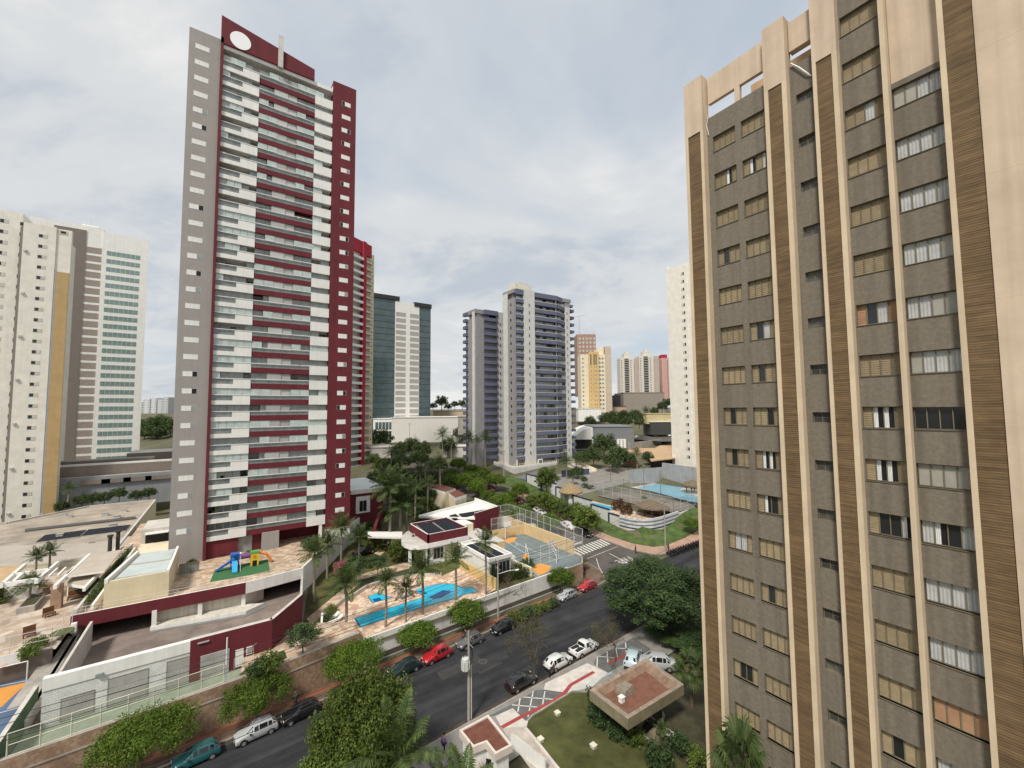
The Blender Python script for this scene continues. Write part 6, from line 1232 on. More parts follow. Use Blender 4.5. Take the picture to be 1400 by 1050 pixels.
b = MB(); q_ = [P(*C9(*p), 11.4)[:2] for p in ((640, 515), (690, 540), (860, 560), (1015, 470), (1000, 455), (700, 480))]; b.prism(q_, 8, 11.4, mat('car park wall', (.30, .26, .21), streak=.3), tile_or); tag(b.build('lower_roof'), 'narrow tan roof strip below the car park', 'roof')
t = thing('tiled_house', 'small house with a brown clay roof among the dark trees', 'house', G(*C9(730, 690))); z_ = 10.2; b = MB(); q_ = [P(*C9(*p), z_)[:2] for p in ((640, 660), (680, 610), (790, 640), (800, 672))]; cm = (sum(p[0] for p in q_)/4, sum(p[1] for p in q_)/4); b.hexa([(*p, z_-.3) for p in q_[::-1]], [(p[0]*.4+cm[0]*.6, p[1]*.4+cm[1]*.6, z_+1.6) for p in q_[::-1]], tile_red); b.build('roof', t); b = MB(); b.prism([(p[0]*.85+cm[0]*.15, p[1]*.85+cm[1]*.15) for p in q_], 6, z_-.3, cream); b.build('wall', t)
struct(ground_poly('car_park', [(*P(*C9(*p), 14.2)[:2], 14.2) for p in ((745, 420), (760, 340), (900, 330), (1130, 380), (1130, 445), (1000, 445))][::-1], 14.2, asphalt_old))
b = MB(); a, c = P(*C9(700, 470), 14.0), P(*C9(1010, 430), 14.0); b.wall(a, c, .5, 9, 14.5, concrete); tag(b.build('car_park_wall'), 'grey retaining wall below the hillside car park', 'wall')
# white office base and street roofs left of the violet towers
t, l, h = low('white canopied porch under the palms left of the violet towers', 604, 652, 611, 622, 178, mat('pale porch', (.56, .54, .50)), 8)
low('pale grey low roof between the second red tower and the trees', 505, 534, 612, 623, 165, roof_grey, 12)

# ================================================================= FOREGROUND BUILDINGS
gh = thing('guard_house', 'small white guard house with an L shaped red gravel roof beside the drive', 'guard house', (19, 31, 0)); zg = 3.5
outer = [P(*A8(*p), zg)[:2] for p in ((38, 390), (238, 284), (405, 492), (285, 556), (222, 474), (132, 508))]
def shrink(pts, d):
    a = sum(pts[i][0]*pts[(i+1) % len(pts)][1]-pts[(i+1) % len(pts)][0]*pts[i][1] for i in range(len(pts))); return inset(pts if a > 0 else pts[::-1], d)
b = MB(); b.prism(shrink(outer, .25), 0, zg-.35, white); b.build('wall', gh)
b = MB(); oc = shrink(outer, 0); ic = shrink(outer, .2)
for i in range(6):
    j = (i+1) % 6; b.hexa([(*oc[i], zg-.55), (*oc[j], zg-.55), (*ic[j], zg-.55), (*ic[i], zg-.55)], [(*oc[i], zg), (*oc[j], zg), (*ic[j], zg), (*ic[i], zg)], mat('pinkish white coping', (.66, .58, .52), streak=.2, var=.1))
b.build('parapet', gh); b = MB(); b.poly([(*p, zg-.12) for p in shrink(outer, .1)], tile_red); b.build('roof_gravel', gh)
dx0 = P(*A8(240, 600), 1.2); b = MB(); pv = shrink(outer, .25)
a_, c_ = P(*A8(222, 478), zg)[:2], P(*A8(285, 556), zg)[:2]; b.wall((a_[0]-.0, a_[1]-.02), (a_[0]+.75, a_[1]-.9), -.03, .15, 2.3, black_void); b.build('door', gh)
b = MB(); a_, c_ = P(*A8(400, 490), .2), P(*A8(560, 640), .2); b.wall((a_[0], a_[1]), (c_[0]+.4, c_[1]-1.0), -.2, .1, 1.3, white, concrete_lt); a2 = P(*A8(135, 505), 2.2); c3 = P(*A8(215, 650), 2.2); b.wall(a2, c3, -.18, .1, 2.2, cream, concrete_lt); tag(b.build('drive_wall'), 'pale low wall running back from the guard house along the drive', 'wall')
ck = thing('flat_roof_kiosk', 'square kiosk with an overhanging flat concrete roof and red gravel, on the lawn', 'kiosk', (33.5, 27.5, 0)); zk = 4.0
kq_ = [(29.55, 25.25), (37.6, 25.05), (38.25, 29.9), (29.55, 29.85)]
drab = mat('drab tan concrete', (.215, .185, .12), var=.3, streak=.4, scale=.8)
ki = [(p[0]*.88+33.7*.12, p[1]*.84+27.5*.16) for p in kq_]; kj = [(p[0]*.70+33.7*.30, p[1]*.62+27.5*.38) for p in kq_]
b = MB()
for i in range(4):
    j = (i+1) % 4; b.hexa([(*kq_[i], zk-.95), (*kq_[j], zk-.95), (*ki[j], zk-.95), (*ki[i], zk-.95)], [(*kq_[i], zk), (*kq_[j], zk), (*ki[j], zk-.02), (*ki[i], zk-.02)], drab, mat('pink tan coping', (.30, .235, .175), var=.4, scale=1.5))
    b.poly([(*ki[i], zk-.02), (*ki[j], zk-.02), (*kj[j], zk-.45), (*kj[i], zk-.45)], mat('sloped brown roofing', (.24, .16, .11), var=.4, scale=1.2))
b.build('roof_rim', ck); b = MB(); b.poly([(*p, zk-.45) for p in kj], mat('red brown gravel', (.19, .085, .055), var=.3, scale=1.5, bump=.4)); b.poly([(*p, zk-.94) for p in ki][::-1], concrete); b.build('roof_gravel', ck)
b = MB(); b.box(31.2, 36.2, 26.6, 29.0, .1, 3.05, mat('dark tiled core', (.035, .032, .03), rough=.5)); b.box(31.15, 31.2, 27.0, 28.4, .5, 2.5, dark_glass); b.box(32, 35.5, 26.55, 26.6, .9, 2.6, dark_glass); b.build('core', ck)
b = MB(); p = P(*A9(795, 575), 3.6); b.hexa([(p[0]-.7, p[1]-.7, 3.55), (p[0]+.8, p[1]-.6, 3.55), (p[0]+.8, p[1]+.6, 3.55), (p[0]-.7, p[1]+.6, 3.55)], [(p[0]-.6, p[1]-.6, 4.15), (p[0]+.6, p[1]-.5, 4.3), (p[0]+.7, p[1]+.5, 4.1), (p[0]-.5, p[1]+.5, 4.2)], mat('grey tarpaulin', (.26, .22, .17), var=.35, scale=3, bump=.6)); tag(b.build('covered_tank'), 'tarpaulin covered box on the kiosk roof', 'tank')
p = P(*A9(775, 635), 3.6); b = MB(); b.box(p[0]-.2, p[0]+.25, p[1]-.2, p[1]+.2, 3.55, 4.0, white); b.box(p[0]-.25, p[0]+.3, p[1]-.24, p[1]+.24, 4.0, 4.06, white); tag(b.build('vent_box'), 'small white vent box on the kiosk roof', 'vent')
for i, (u, v) in enumerate(((375, 715), (270, 880), (600, 920))):
    p = P(*A9(u, v), .25); t = thing('lawn_lamp', ['square pale lawn lamp near the paved corner of the lawn', 'square pale lawn lamp on the edge of the lawn beside the drive', 'square pale lawn lamp nearest the kiosk'][i], 'lamp', p); b = MB(); b.box(p[0]-.22, p[0]+.22, p[1]-.22, p[1]+.22, .2, .42, concrete_lt); b.build('base', t); b = MB(); b.box(p[0]-.26, p[0]+.26, p[1]-.26, p[1]+.26, .42, .5, mat('cream lamp cover', (.70, .66, .52), rough=.4)); b.build('cover', t)
p = P(*A9(975, 865), .2); b = MB(); b.hexa([(p[0]-.6, p[1]-.6, .15), (p[0]+.7, p[1]-.4, .15), (p[0]+.8, p[1]+.5, .15), (p[0]-.3, p[1]+.6, .15)], [(p[0]-.35, p[1]-.4, .75), (p[0]+.4, p[1]-.2, .95), (p[0]+.45, p[1]+.25, .9), (p[0]-.2, p[1]+.35, .7)], drab); tag(b.build('boulder'), 'pale boulder on the soil in front of the kiosk', 'rock')

# ================================================================= POLES AND WIRES
def tpole(label, base, top, arm=1.1, transformer=False, lamp=None, rz=0.):
    t = thing('utility_pole', label, 'utility pole', base); x, y, z = base
    b = MB(); b.tube(base, (x, y, top), .16, .10, 10, pole_m); b.build('pole', t)
    b = MB(); ca, sa = cos(rz), sin(rz)
    for dz in (.35, 1.2): b.tube((x-arm*ca, y-arm*sa, top-dz), (x+arm*ca, y+arm*sa, top-dz), .05, .05, 6, mat('grey wood arm', (.22, .20, .17)))
    for k in (-1, -.35, .35, 1): b.tube((x+arm*k*ca*.9, y+arm*k*sa*.9, top-.33), (x+arm*k*ca*.9, y+arm*k*sa*.9, top-.05), .05, .03, 6, mat('brown insulator', (.10, .05, .03), rough=.3))
    b.build('cross_arm', t)
    if transformer:
        b = MB(); c0 = (x-.42, y-.1, top-3.5); b.tube((c0[0], c0[1], top-3.6), (c0[0], c0[1], top-2.5), .38, .38, 14, mat('pale transformer paint', (.55, .56, .54), rough=.5)); b.ball((c0[0], c0[1], top-2.5), .38, .38, .15, mat('pale transformer paint', (.55, .56, .54)))
        for k in range(8): a = 2*pi*k/8; b.box(c0[0]+.40*cos(a)-.05, c0[0]+.40*cos(a)+.05, c0[1]+.40*sin(a)-.05, c0[1]+.40*sin(a)+.05, top-3.5, top-2.7, mat('pale transformer paint', (.55, .56, .54)))
        for k in (-.2, 0, .2): b.tube((c0[0]+k, c0[1], top-2.4), (c0[0]+k, c0[1], top-2.1), .04, .03, 6, mat('brown insulator', (.10, .05, .03)))
        b.build('transformer', t); b = MB(); [b.path([(x+.15+.06*k, y, top-1.2), (x+.3+.05*k, y-.1, top-2.2-.3*k), (x+.1, y+.1, top-3.6), (x+.12+.05*k, y, top-5)], .025, 5, cable) for k in range(4)]; b.tube((x+.28, y, z), (x+.28, y, top-3.4), .07, .07, 8, concrete_lt); b.build('cable_bundle', t)
    if lamp: b = MB(); b.path([(x, y, top-2), (x+lamp[0]*.6, y+lamp[1]*.6, top-1.5), (x+lamp[0], y+lamp[1], top-1.4)], .04, 6, alu); b.ball((x+lamp[0], y+lamp[1], top-1.42), .35, .2, .1, mat('white lamp head', (.75, .75, .72))); b.build('lamp_arm', t)
    return (x, y, top)
pb0 = P(641, 985, .1); ptop = PY(641, 862, pb0[1])[2]
A_ = tpole('grey utility pole with a pale transformer beside the guard house', pb0, ptop, 1.0, True, rz=1.5)
pb1 = P(681, 845, .1); B_ = tpole('grey utility pole with a lamp arm in front of the white street wall', pb1, PY(681, 766, pb1[1])[2], .8, lamp=(2.4, -1.6), rz=1.5)
pb2 = G(910, 756); C_ = tpole('grey utility pole on the pink pavement of the street corner', pb2, PY(911, 690, pb2[1])[2]+1, .9, rz=1.2)
pb3 = G(689, 654); D_ = tpole('thin utility pole on the side street before the podium wall', pb3, PY(689, 616, pb3[1])[2], .7, rz=0)
pb4 = P(8, 1040, .1); E_ = tpole('dark utility pole at the lower left corner', (-13.5, 48.0, .1), 8.5, .9, rz=1.5)
b0 = P(*C5c(560, 460), 12); F_ = tpole('small utility pole before the white warehouse', G(560, 606), G(560, 606)[2]+11, 1.2, rz=0)
def wire(b, p, q, sag, r=.024, n=10):
    pts = [(p[0]+(q[0]-p[0])*k/n, p[1]+(q[1]-p[1])*k/n, p[2]+(q[2]-p[2])*k/n-sag*4*(k/n)*(1-k/n)) for k in range(n+1)]; b.path(pts, r, 4, cable)
far_w = (A_[0]-60, A_[1]-3, A_[2])
t = thing('power_line', 'black power lines slung along the street from the transformer pole', 'power line', A_); b = MB()
for k, dz in ((-.8, 0), (0, 0), (.8, 0), (0, -1.9)): wire(b, (A_[0], A_[1]+k, A_[2]+dz), (A_[0]+40, A_[1]+k+2.5, A_[2]+dz), .8); wire(b, (A_[0], A_[1]+k, A_[2]+dz), (far_w[0], far_w[1]+k, far_w[2]+dz), .8)
b.build('wire', t)
t = thing('power_line', 'black wires along the white street wall to the lower left pole', 'power line', B_); b = MB()
for k, dz in ((-.5, -.3), (.5, -.3), (0, -1.4), (.1, -1.8)): wire(b, (B_[0], B_[1]+k, B_[2]+dz), (E_[0], E_[1]+k, E_[2]+dz), .9); wire(b, (B_[0], B_[1]+k, B_[2]+dz), (C_[0], C_[1]+k, C_[2]+dz), .7)
b.build('wire', t)
t = thing('power_line', 'thin wires crossing the street between the two grey poles', 'power line', A_); b = MB(); wire(b, (A_[0], A_[1], A_[2]-.3), (B_[0], B_[1], B_[2]-.4), .4); wire(b, (A_[0], A_[1], A_[2]-1), (24.4, 54, 3.4), .4, .014); b.build('wire', t)
# ================================================================= VEGETATION
def raw_mesh(name, verts, faces, mats, mi=None, smooth=False):
    me = bpy.data.meshes.new(name); nv = len(verts); nf = len(faces); k = faces.shape[1]
    me.vertices.add(nv); me.vertices.foreach_set('co', verts.astype(np.float32).ravel())
    me.loops.add(nf*k); me.loops.foreach_set('vertex_index', faces.astype(np.int32).ravel())
    me.polygons.add(nf); me.polygons.foreach_set('loop_start', np.arange(0, nf*k, k, dtype=np.int32))
    if mi is not None: me.polygons.foreach_set('material_index', mi.astype(np.int32))
    for m in mats: me.materials.append(m)
    me.update(calc_edges=True); me.validate(); return me
def unit(v): return v/(np.linalg.norm(v, axis=1, keepdims=True)+1e-9)
def leaf_cloud(cen, rad, n, size, up=.35, flat=.85, power=.45, aspect=.48):
    cen = np.array(cen, float); rad = np.array(rad, float); k = rng.choice(len(cen), n, p=rad**2/np.sum(rad**2))
    d = unit(rng.normal(size=(n, 3))); r = rad[k]*rng.random(n)**power
    pos = cen[k]+d*r[:, None]*np.array([1, 1, flat])
    nor = unit(d*.75+rng.normal(size=(n, 3))*.55+np.array([0, 0, up])); t = unit(np.cross(nor, unit(rng.normal(size=(n, 3))))); bt = np.cross(nor, t)
    s = size*(.6+.8*rng.random(n))[:, None]
    v = np.stack([pos+t*s, pos+bt*s*aspect, pos-t*s, pos-bt*s*aspect], 1).reshape(-1, 3)
    return v, np.arange(4*n).reshape(-1, 4)
def crown_clusters(R, Hc, sz, n, cr, seed, lumpy=.18, bottom=-.55):
    g = np.random.default_rng(seed); c = []; r = []
    for i in range(n):
        z = 1-(i+.5)/n*(1-bottom); a = i*2.39996+g.random()*.8; rr = math.sqrt(max(0, 1-z*z)); f = (1-cr*.55)*(1+g.uniform(-lumpy, lumpy))
        c.append((R*rr*cos(a)*f, R*rr*sin(a)*f, Hc+sz*z*f)); r.append(R*cr*g.uniform(.75, 1.2))
    for i in range(n//3):                                              # stray sprays that break the outline
        a = g.uniform(0, 6.28); z = g.uniform(bottom, .95); rr = math.sqrt(1-z*z); f = g.uniform(.95, 1.12); c.append((R*rr*cos(a)*f, R*rr*sin(a)*f, Hc+sz*z*f)); r.append(R*cr*g.uniform(.3, .5))
    c.append((0, 0, Hc)); r.append(R*(.6 if R < 4 else .3)); return c, r
def trunk_mb(h, r, cen, k, m, seed, lean=.15):
    g = np.random.default_rng(seed); b = MB(); l = g.uniform(-lean, lean, 2); pts = [(0, 0, -.3), (l[0]*.4, l[1]*.4, h*.5), (l[0], l[1], h)]; b.path(pts, [r*1.25, r, r*.8], 8, m)
    idx = g.choice(len(cen)-1, min(k, len(cen)-1), replace=False)
    for i in idx:
        c = cen[i]; mid = (l[0]+(c[0]-l[0])*.45, l[1]+(c[1]-l[1])*.45, h+(c[2]-h)*.6); b.path([(l[0], l[1], h-.05), mid, tuple(c)], [r*.55, r*.35, r*.12], 6, m)
    return b
KIND = {}
def make_kind(key, R, Hc, sz, ncl, cr, nleaf, size, lm, trunk, seed, tr=.14, limbs=8, up=.35, lumpy=.18, bottom=-.55, bm=None):
    c, r = crown_clusters(R, Hc, sz, ncl, cr, seed, lumpy, bottom); v, f = leaf_cloud(c, r, nleaf, size, up)
    cm = raw_mesh('crown', v, f, [lm]); tm = trunk_mb(trunk, tr, c, limbs, bm or bark, seed); t = tm.build('trunk'); me = t.data; bpy.data.objects.remove(t)
    KIND[key] = dict(crown=cm, trunk=me, R=R, Hc=Hc)
for s in range(3): make_kind('round%d' % s, 2.3, 3.3, 1.55, 34, .34, 7500, .115, leaf_round, 1.9, 20+s)
for s in range(2): make_kind('box%d' % s, 3.4, 3.0, 1.5, 46, .30, 15000, .095, leaf_round, 1.7, 30+s, lumpy=.24)
for s in range(2): make_kind('big%d' % s, 4.6, 6.0, 3.2, 70, .26, 26000, .135, leaf_big, 3.2, 40+s, .28, 14, lumpy=.26)
for s in range(2): make_kind('dark%d' % s, 5.2, 7.0, 4.2, 90, .24, 42000, .14, leaf_dark, 3.0, 50+s, .3, 16, lumpy=.22, bottom=-.7)
for s in range(3): make_kind('far%d' % s, 3.4, 4.6, 2.7, 22, .38, 2200, .30, leaf_far, 2.4, 60+s, .2, 6, lumpy=.3)
for s in range(2): make_kind('small%d' % s, 1.7, 3.4, 1.9, 22, .36, 2600, .13, leaf_dark, 1.7, 70+s, .07, 7, lumpy=.25)
for s in range(2): make_kind('lush%d' % s, 2.4, 2.8, 2.0, 26, .36, 4200, .17, leaf_big, 1.2, 80+s, .14, 6, lumpy=.3, bottom=-.8)
def sparse_kind(key, R, h, seed, nleaf, lm=leaf_dry):
    g = np.random.default_rng(seed); b = MB(); tips = []; b.path([(0, 0, -.3), (.1, .05, h*.3)], [.10, .08], 8, bark)
    def grow(p, d, l, r, lev):
        q = (p[0]+d[0]*l, p[1]+d[1]*l, p[2]+d[2]*l); b.tube(p, q, r, r*.62, 5, bark, False); tips.append(q) if lev >= 2 else None
        if lev < 4:
            for _ in range(3 if lev < 2 else 2):
                e = np.array(d)+g.normal(size=3)*.55+np.array([0, 0, .12]); e /= np.linalg.norm(e); grow(q, tuple(e), l*g.uniform(.62, .85), r*.62, lev+1)
    for _ in range(4):
        e = g.normal(size=3)*np.array([.8, .8, .2])+np.array([0, 0, .9]); e /= np.linalg.norm(e); grow((.1, .05, h*.3), tuple(e), h*.24, .055, 0)
    v, f = leaf_cloud(tips, [R*.16]*len(tips), nleaf, .085); KIND[key] = dict(crown=raw_mesh('crown', v, f, [lm]), trunk=None, R=R, Hc=h*.65)
    t = b.build('trunk'); KIND[key]['trunk'] = t.data; bpy.data.objects.remove(t)
sparse_kind('sparse0', 3.2, 5.5, 91, 1500); sparse_kind('sparse1', 3.2, 5.5, 92, 1300); sparse_kind('bare0', 2.0, 4.0, 93, 160)
def frond(v, f, a, el, L_, n, wl, droop, origin, g, tilt=.5, fan=False):
    """one pinnate frond: rachis strip plus drooping leaflets on both sides"""
    d = np.array([cos(a)*cos(el), sin(a)*cos(el), sin(el)]); side = np.array([-sin(a), cos(a), 0]); p = np.array(origin, float); st = L_/n; pts = [p.copy()]; ds = [d]
    for i in range(n):
        p = p+d*st; d = d+np.array([0, 0, -droop*st*(.4+1.2*i/n)]); d /= np.linalg.norm(d); pts.append(p.copy()); ds.append(d)
    for i in range(n):                                                 # rachis
        o = len(v); w0 = .05*(1-i/n)+.012; w1 = .05*(1-(i+1)/n)+.012; v += [pts[i]-side*w0, pts[i]+side*w0, pts[i+1]+side*w1, pts[i+1]-side*w1]; f.append((o, o+1, o+2, o+3))
        for k in range(2):
            u = (i+.5*k)/n
            if u < .12: continue
            ll = wl*(math.sin(pi*min(1, .18+u*.85))**.7)*(.8+.4*g.random()); q = pts[i]+(pts[i+1]-pts[i])*.5*k; up_ = np.cross(ds[i], side); up_ = up_ if up_[2] > 0 else -up_
            for s in (-1, 1):
                dr = side*s*.8+ds[i]*.55+up_*(tilt*(g.random()-.35))-np.array([0, 0, .28]); dr /= np.linalg.norm(dr); wv = np.cross(dr, up_); wv /= np.linalg.norm(wv)+1e-9
                tip = q+dr*ll-np.array([0, 0, .18*ll]); m = q+dr*ll*.5; o = len(v); w_ = wl*.055; v += [q, m+wv*w_, tip, m-wv*w_]; f.append((o, o+1, o+2, o+3))
def palm_kind(key, h, nf, L_, n, wl, droop, seed, tr=.17, shaft=True, lm=leaf_palm, els=(-.35, 1.35), bm=None):
    g = np.random.default_rng(seed); v = []; f = []; top = h
    for i in range(nf):
        u = i/nf; el = els[1]+(els[0]-els[1])*u+g.uniform(-.12, .12); frond(v, f, i*2.39996+g.uniform(-.2, .2), el, L_*g.uniform(.85, 1.1), n, wl, droop, (0, 0, top), g)
    cm = raw_mesh('crown', np.array(v), np.array(f), [lm]); b = MB(); l = g.uniform(-.15, .15, 2); hs = h-(.9 if shaft else 0)
    pts = [(l[0]*sin(pi*k/6), l[1]*sin(pi*k/6), -.3+(hs+.3)*k/6) for k in range(7)]; b.path(pts, [tr*1.25, tr, tr*.98, tr, tr*1.02, tr*.95, tr*.85], 9, bm or bark_pale)
    if shaft: b.tube((0, 0, hs), (0, 0, h+.1), tr*.9, tr*.55, 9, mat('green crown shaft', (.12, .19, .06), var=.15))
    t = b.build('trunk'); me = t.data; bpy.data.objects.remove(t); KIND[key] = dict(crown=cm, trunk=me, R=L_, Hc=h)
for s in range(3): palm_kind('palm%d' % s, 7.0, 20, 2.7, 16, .75, .28, 100+s)
for s in range(2): palm_kind('tall%d' % s, 10.0, 26, 3.4, 18, .95, .24, 110+s, .22)
for s in range(2): palm_kind('farpalm%d' % s, 8.0, 20, 3.0, 8, .95, .28, 120+s, .22)
palm_kind('low', 2.2, 16, 1.5, 12, .5, .3, 131, .12, False)
palm_kind('fore0', 9.0, 24, 4.2, 26, 1.0, .20, 141, .2); palm_kind('fore1', 9.0, 22, 3.8, 26, .95, .24, 142, .2)
def fan_kind(key, h, nf, Lp, Rl, seed):
    g = np.random.default_rng(seed); v = []; f = []
    for i in range(nf):
        a = i*2.39996; el = 1.2-1.7*i/nf+g.uniform(-.1, .1); d = np.array([cos(a)*cos(el), sin(a)*cos(el), sin(el)]); side = np.array([-sin(a), cos(a), 0]); p = np.array([0, 0, h])+d*Lp; up_ = np.cross(d, side); up_ = up_ if up_[2] > 0 else -up_
        o = len(v); v += [np.array([0, 0, h])-side*.03, np.array([0, 0, h])+side*.03, p+side*.02, p-side*.02]; f.append((o, o+1, o+2, o+3))
        for k in range(22):
            t = (k/21-.5)*2*2.0; dr = d*cos(t)+side*sin(t)-np.array([0, 0, .25]); dr /= np.linalg.norm(dr); wv = np.cross(dr, up_); wv /= np.linalg.norm(wv)+1e-9; ll = Rl*(1-.25*abs(t)/2)*g.uniform(.85, 1.1)
            o = len(v); v += [p, p+dr*ll*.55+wv*.06+up_*.02, p+dr*ll-np.array([0, 0, .3*ll]), p+dr*ll*.55-wv*.06+up_*.02]; f.append((o, o+1, o+2, o+3))
    cm = raw_mesh('crown', np.array(v), np.array(f), [leaf_palm]); b = MB(); b.path([(0, 0, -.3), (.05, 0, h*.5), (0, 0, h)], [.24, .2, .17], 9, bark); t = b.build('trunk'); KIND[key] = dict(crown=cm, trunk=t.data, R=Lp+Rl, Hc=h); bpy.data.objects.remove(t)
fan_kind('fan', 4.0, 26, 1.1, 1.1, 150)
def shrub_kind(key, R, h, n, size, lm, seed):
    c, r = crown_clusters(R, h*.5, h*.5, 14, .45, seed, .3, -.8); v, f = leaf_cloud(c, r, n, size); KIND[key] = dict(crown=raw_mesh('foliage', v, f, [lm]), trunk=None, R=R, Hc=h*.5)
for s in range(2): shrub_kind('shrub%d' % s, 1.0, 1.4, 900, .11, leaf_big, 160+s)
for s in range(2): shrub_kind('dshrub%d' % s, 1.0, 1.4, 1100, .11, leaf_dark, 165+s)
shrub_kind('redshrub', 1.2, 1.7, 1100, .14, leaf_red, 170)
def plant(kind, label, base, hc=None, R=None, cat='tree', group=None, name=None, sy=1., rz=None):
    """place one tree: base point, crown centre height hc, crown radius R (metres)"""
    k = KIND[kind]; nm = name or ('palm_tree' if any(q in kind for q in ('palm', 'tall', 'fore', 'fan', 'low')) else 'shrub' if 'shrub' in kind else 'tree')
    o = thing(nm, label, cat, base, group, rz=random.uniform(0, 6.28) if rz is None else rz, world=False)
    sx = (R or k['R'])/k['R']; sz = (hc or k['Hc'])/k['Hc']
    for q in ('crown', 'trunk'):
        if k[q] is not None:
            c = bpy.data.objects.new('crown' if q == 'crown' and 'shrub' not in kind else ('foliage' if q == 'crown' else 'trunk'), k[q]); C.objects.link(c); c.parent = o
            if 'palm' in kind or 'tall' in kind or 'fore' in kind:
                s = sx; c.scale = (s, s, s) if q == 'crown' else (max(.8, sx**.5), max(.8, sx**.5), sz)
                if q == 'crown': c.location.z = (hc or k['Hc'])-k['Hc']*s
    if not ('palm' in kind or 'tall' in kind or 'fore' in kind): o.scale = (sx, sx*sy, sz)
    return o
def on_plane(kind, label, px, py, Yv, rpx, z0=.14, ry=None, **kw):
    """crown centre seen at (px, py), standing on the line y = Yv"""
    c = PY(px, py, Yv); dep = depth_of(c); return plant(kind, label, (c[0], c[1], z0), c[2]-z0, rpx/FPX*dep, **kw)
def on_ground(kind, label, bx, by, cy, rpx, z=None, **kw):
    b_ = G(bx, by) if z is None else P(bx, by, z); dep = depth_of(b_); return plant(kind, label, b_, (by-cy)/FPX*dep, rpx/FPX*dep, **kw)
GS = 'clipped trees along the street'
on_plane('box0', 'wide clipped street tree at the lower left, over the teal car', 195, 1008, 48.7, 57, group=GS, rz=.1, sy=.75)
on_plane('box1', 'wide clipped street tree in front of the sandstone wall, above the silver car', 352, 948, 50.2, 41, group=GS, rz=.2, sy=.75)
on_plane('box0', 'clipped street tree where the sandstone wall meets the white wall', 483, 899, 51, 39, group=GS, rz=.15, sy=.75)
on_plane('round0', 'round clipped street tree on a pale trunk beside the red car', 570, 866, 52.4, 27, group=GS)
on_plane('round1', 'large round clipped street tree in front of the pool and white wall', 638, 836, 53, 26, group=GS)
on_plane('round2', 'bright round street tree near the corner of the ball court', 766, 789, 54, 18, group=GS)
on_plane('big0', 'big broad leafy tree at the bottom beside the road', 500, 990, 34.5, 60, rz=.4)
on_plane('big1', 'lower clump of the leafy tree mass at the bottom edge', 476, 1045, 33.5, 52, rz=1.4)
on_plane('fore0', 'tall feathery palm at the bottom edge with arching fronds', 540, 1035, 31, 75, z0=0)
on_plane('fore1', 'feathery palm at the bottom edge left of the guard house', 632, 1092, 27.5, 62, z0=0)
on_plane('dark0', 'big dark tree hiding the road beside the beige tower', 897, 806, 37.8, 67, rz=.7)
on_plane('dark1', 'dark tree crown close to the corner of the beige tower', 936, 862, 34, 46, rz=2)
on_ground('sparse0', 'thin nearly leafless street tree beside the parked white hatchback', 731, 931, 874, 38, z=.15)
on_ground('sparse1', 'thin street tree on the tiled pavement behind the kiosk', 841, 905, 858, 30, z=.15)
on_ground('bare0', 'small bare tree against the white street wall', 699, 829, 800, 18, z=.15)
on_plane('fan', 'fan palm at the foot of the beige tower', 1012, 1058, 14.3, 46, z0=0)
on_ground('fan', 'dark fan palm under the big dark tree beside the beige tower', 946, 968, 915, 30, z=.1)
on_ground('low', 'spiky low palm on the dark soil by the kiosk', 905, 1010, 995, 14, z=.1)
for k, (u, v, r_, lab) in enumerate(((820, 985, 16, 'dark shrub under the left corner of the kiosk roof'), (845, 1005, 14, 'grey green shrub below the front corner of the kiosk'), (868, 1012, 13, 'dark shrub on the soil in front of the kiosk'), (900, 1038, 20, 'bushy shrub at the bottom edge beside the beige tower'), (930, 1020, 16, 'bushy shrub against the foot of the beige tower'), (955, 1040, 15, 'leafy shrub at the bottom corner of the beige tower'), (812, 960, 10, 'small dark shrub at the lawn edge left of the kiosk'))):
    on_ground(('dshrub0', 'dshrub1', 'shrub0')[k % 3], lab, u, v+8, v-4, r_, z=.15, cat='shrub')
GP = 'palms of the pool garden'
for k, (bx, by, cy, r_, z, kd, lab) in enumerate((
    (472, 866, 800, 33, 2.6, 'palm0', 'palm on the pool deck at the rounded left end of the pool'),
    (527, 857, 797, 25, 2.6, 'palm1', 'palm beside the paddling pool, in front of the long pool'),
    (555, 850, 806, 21, 2.6, 'palm2', 'thin palm on the deck in the middle of the long pool'),
    (577, 840, 780, 29, 2.6, 'palm0', 'palm in front of the wide end of the long pool'),
    (623, 820, 765, 26, 2.6, 'palm1', 'palm in front of the yellow pool wall'),
    (664, 813, 742, 22, 2.5, 'palm2', 'slim palm beside the pool house'),
    (429, 822, 758, 27, 2.5, 'palm1', 'palm against the white podium side wall, nearest the ramp'),
    (447, 790, 745, 24, 2.5, 'palm0', 'palm against the white podium side wall behind the nearest one'),
    (466, 770, 722, 24, 2.5, 'palm2', 'palm at the right foot of the red tower'),
    (455, 755, 702, 16, 2.5, 'palm1', 'small palm in front of the lowest balconies of the red tower'),
    (490, 776, 735, 20, 2.5, 'palm0', 'palm above the dark garden pond, right of the red tower'))):
    on_ground(kd, lab, bx, by, cy, r_, z=z, group=GP, cat='palm')
on_ground('tall0', 'tall royal palm left of the clubhouse porch', 547, 748, 688, 33, z=2.5, group=GP, cat='palm'); on_ground('tall1', 'tall dark royal palm beside the annex', 533, 752, 664, 34, z=2.5, group=GP, cat='palm')
on_ground('tall1', 'tall royal palm between the annex and the gatehouse', 556, 735, 668, 22, z=3, group=GP, cat='palm')
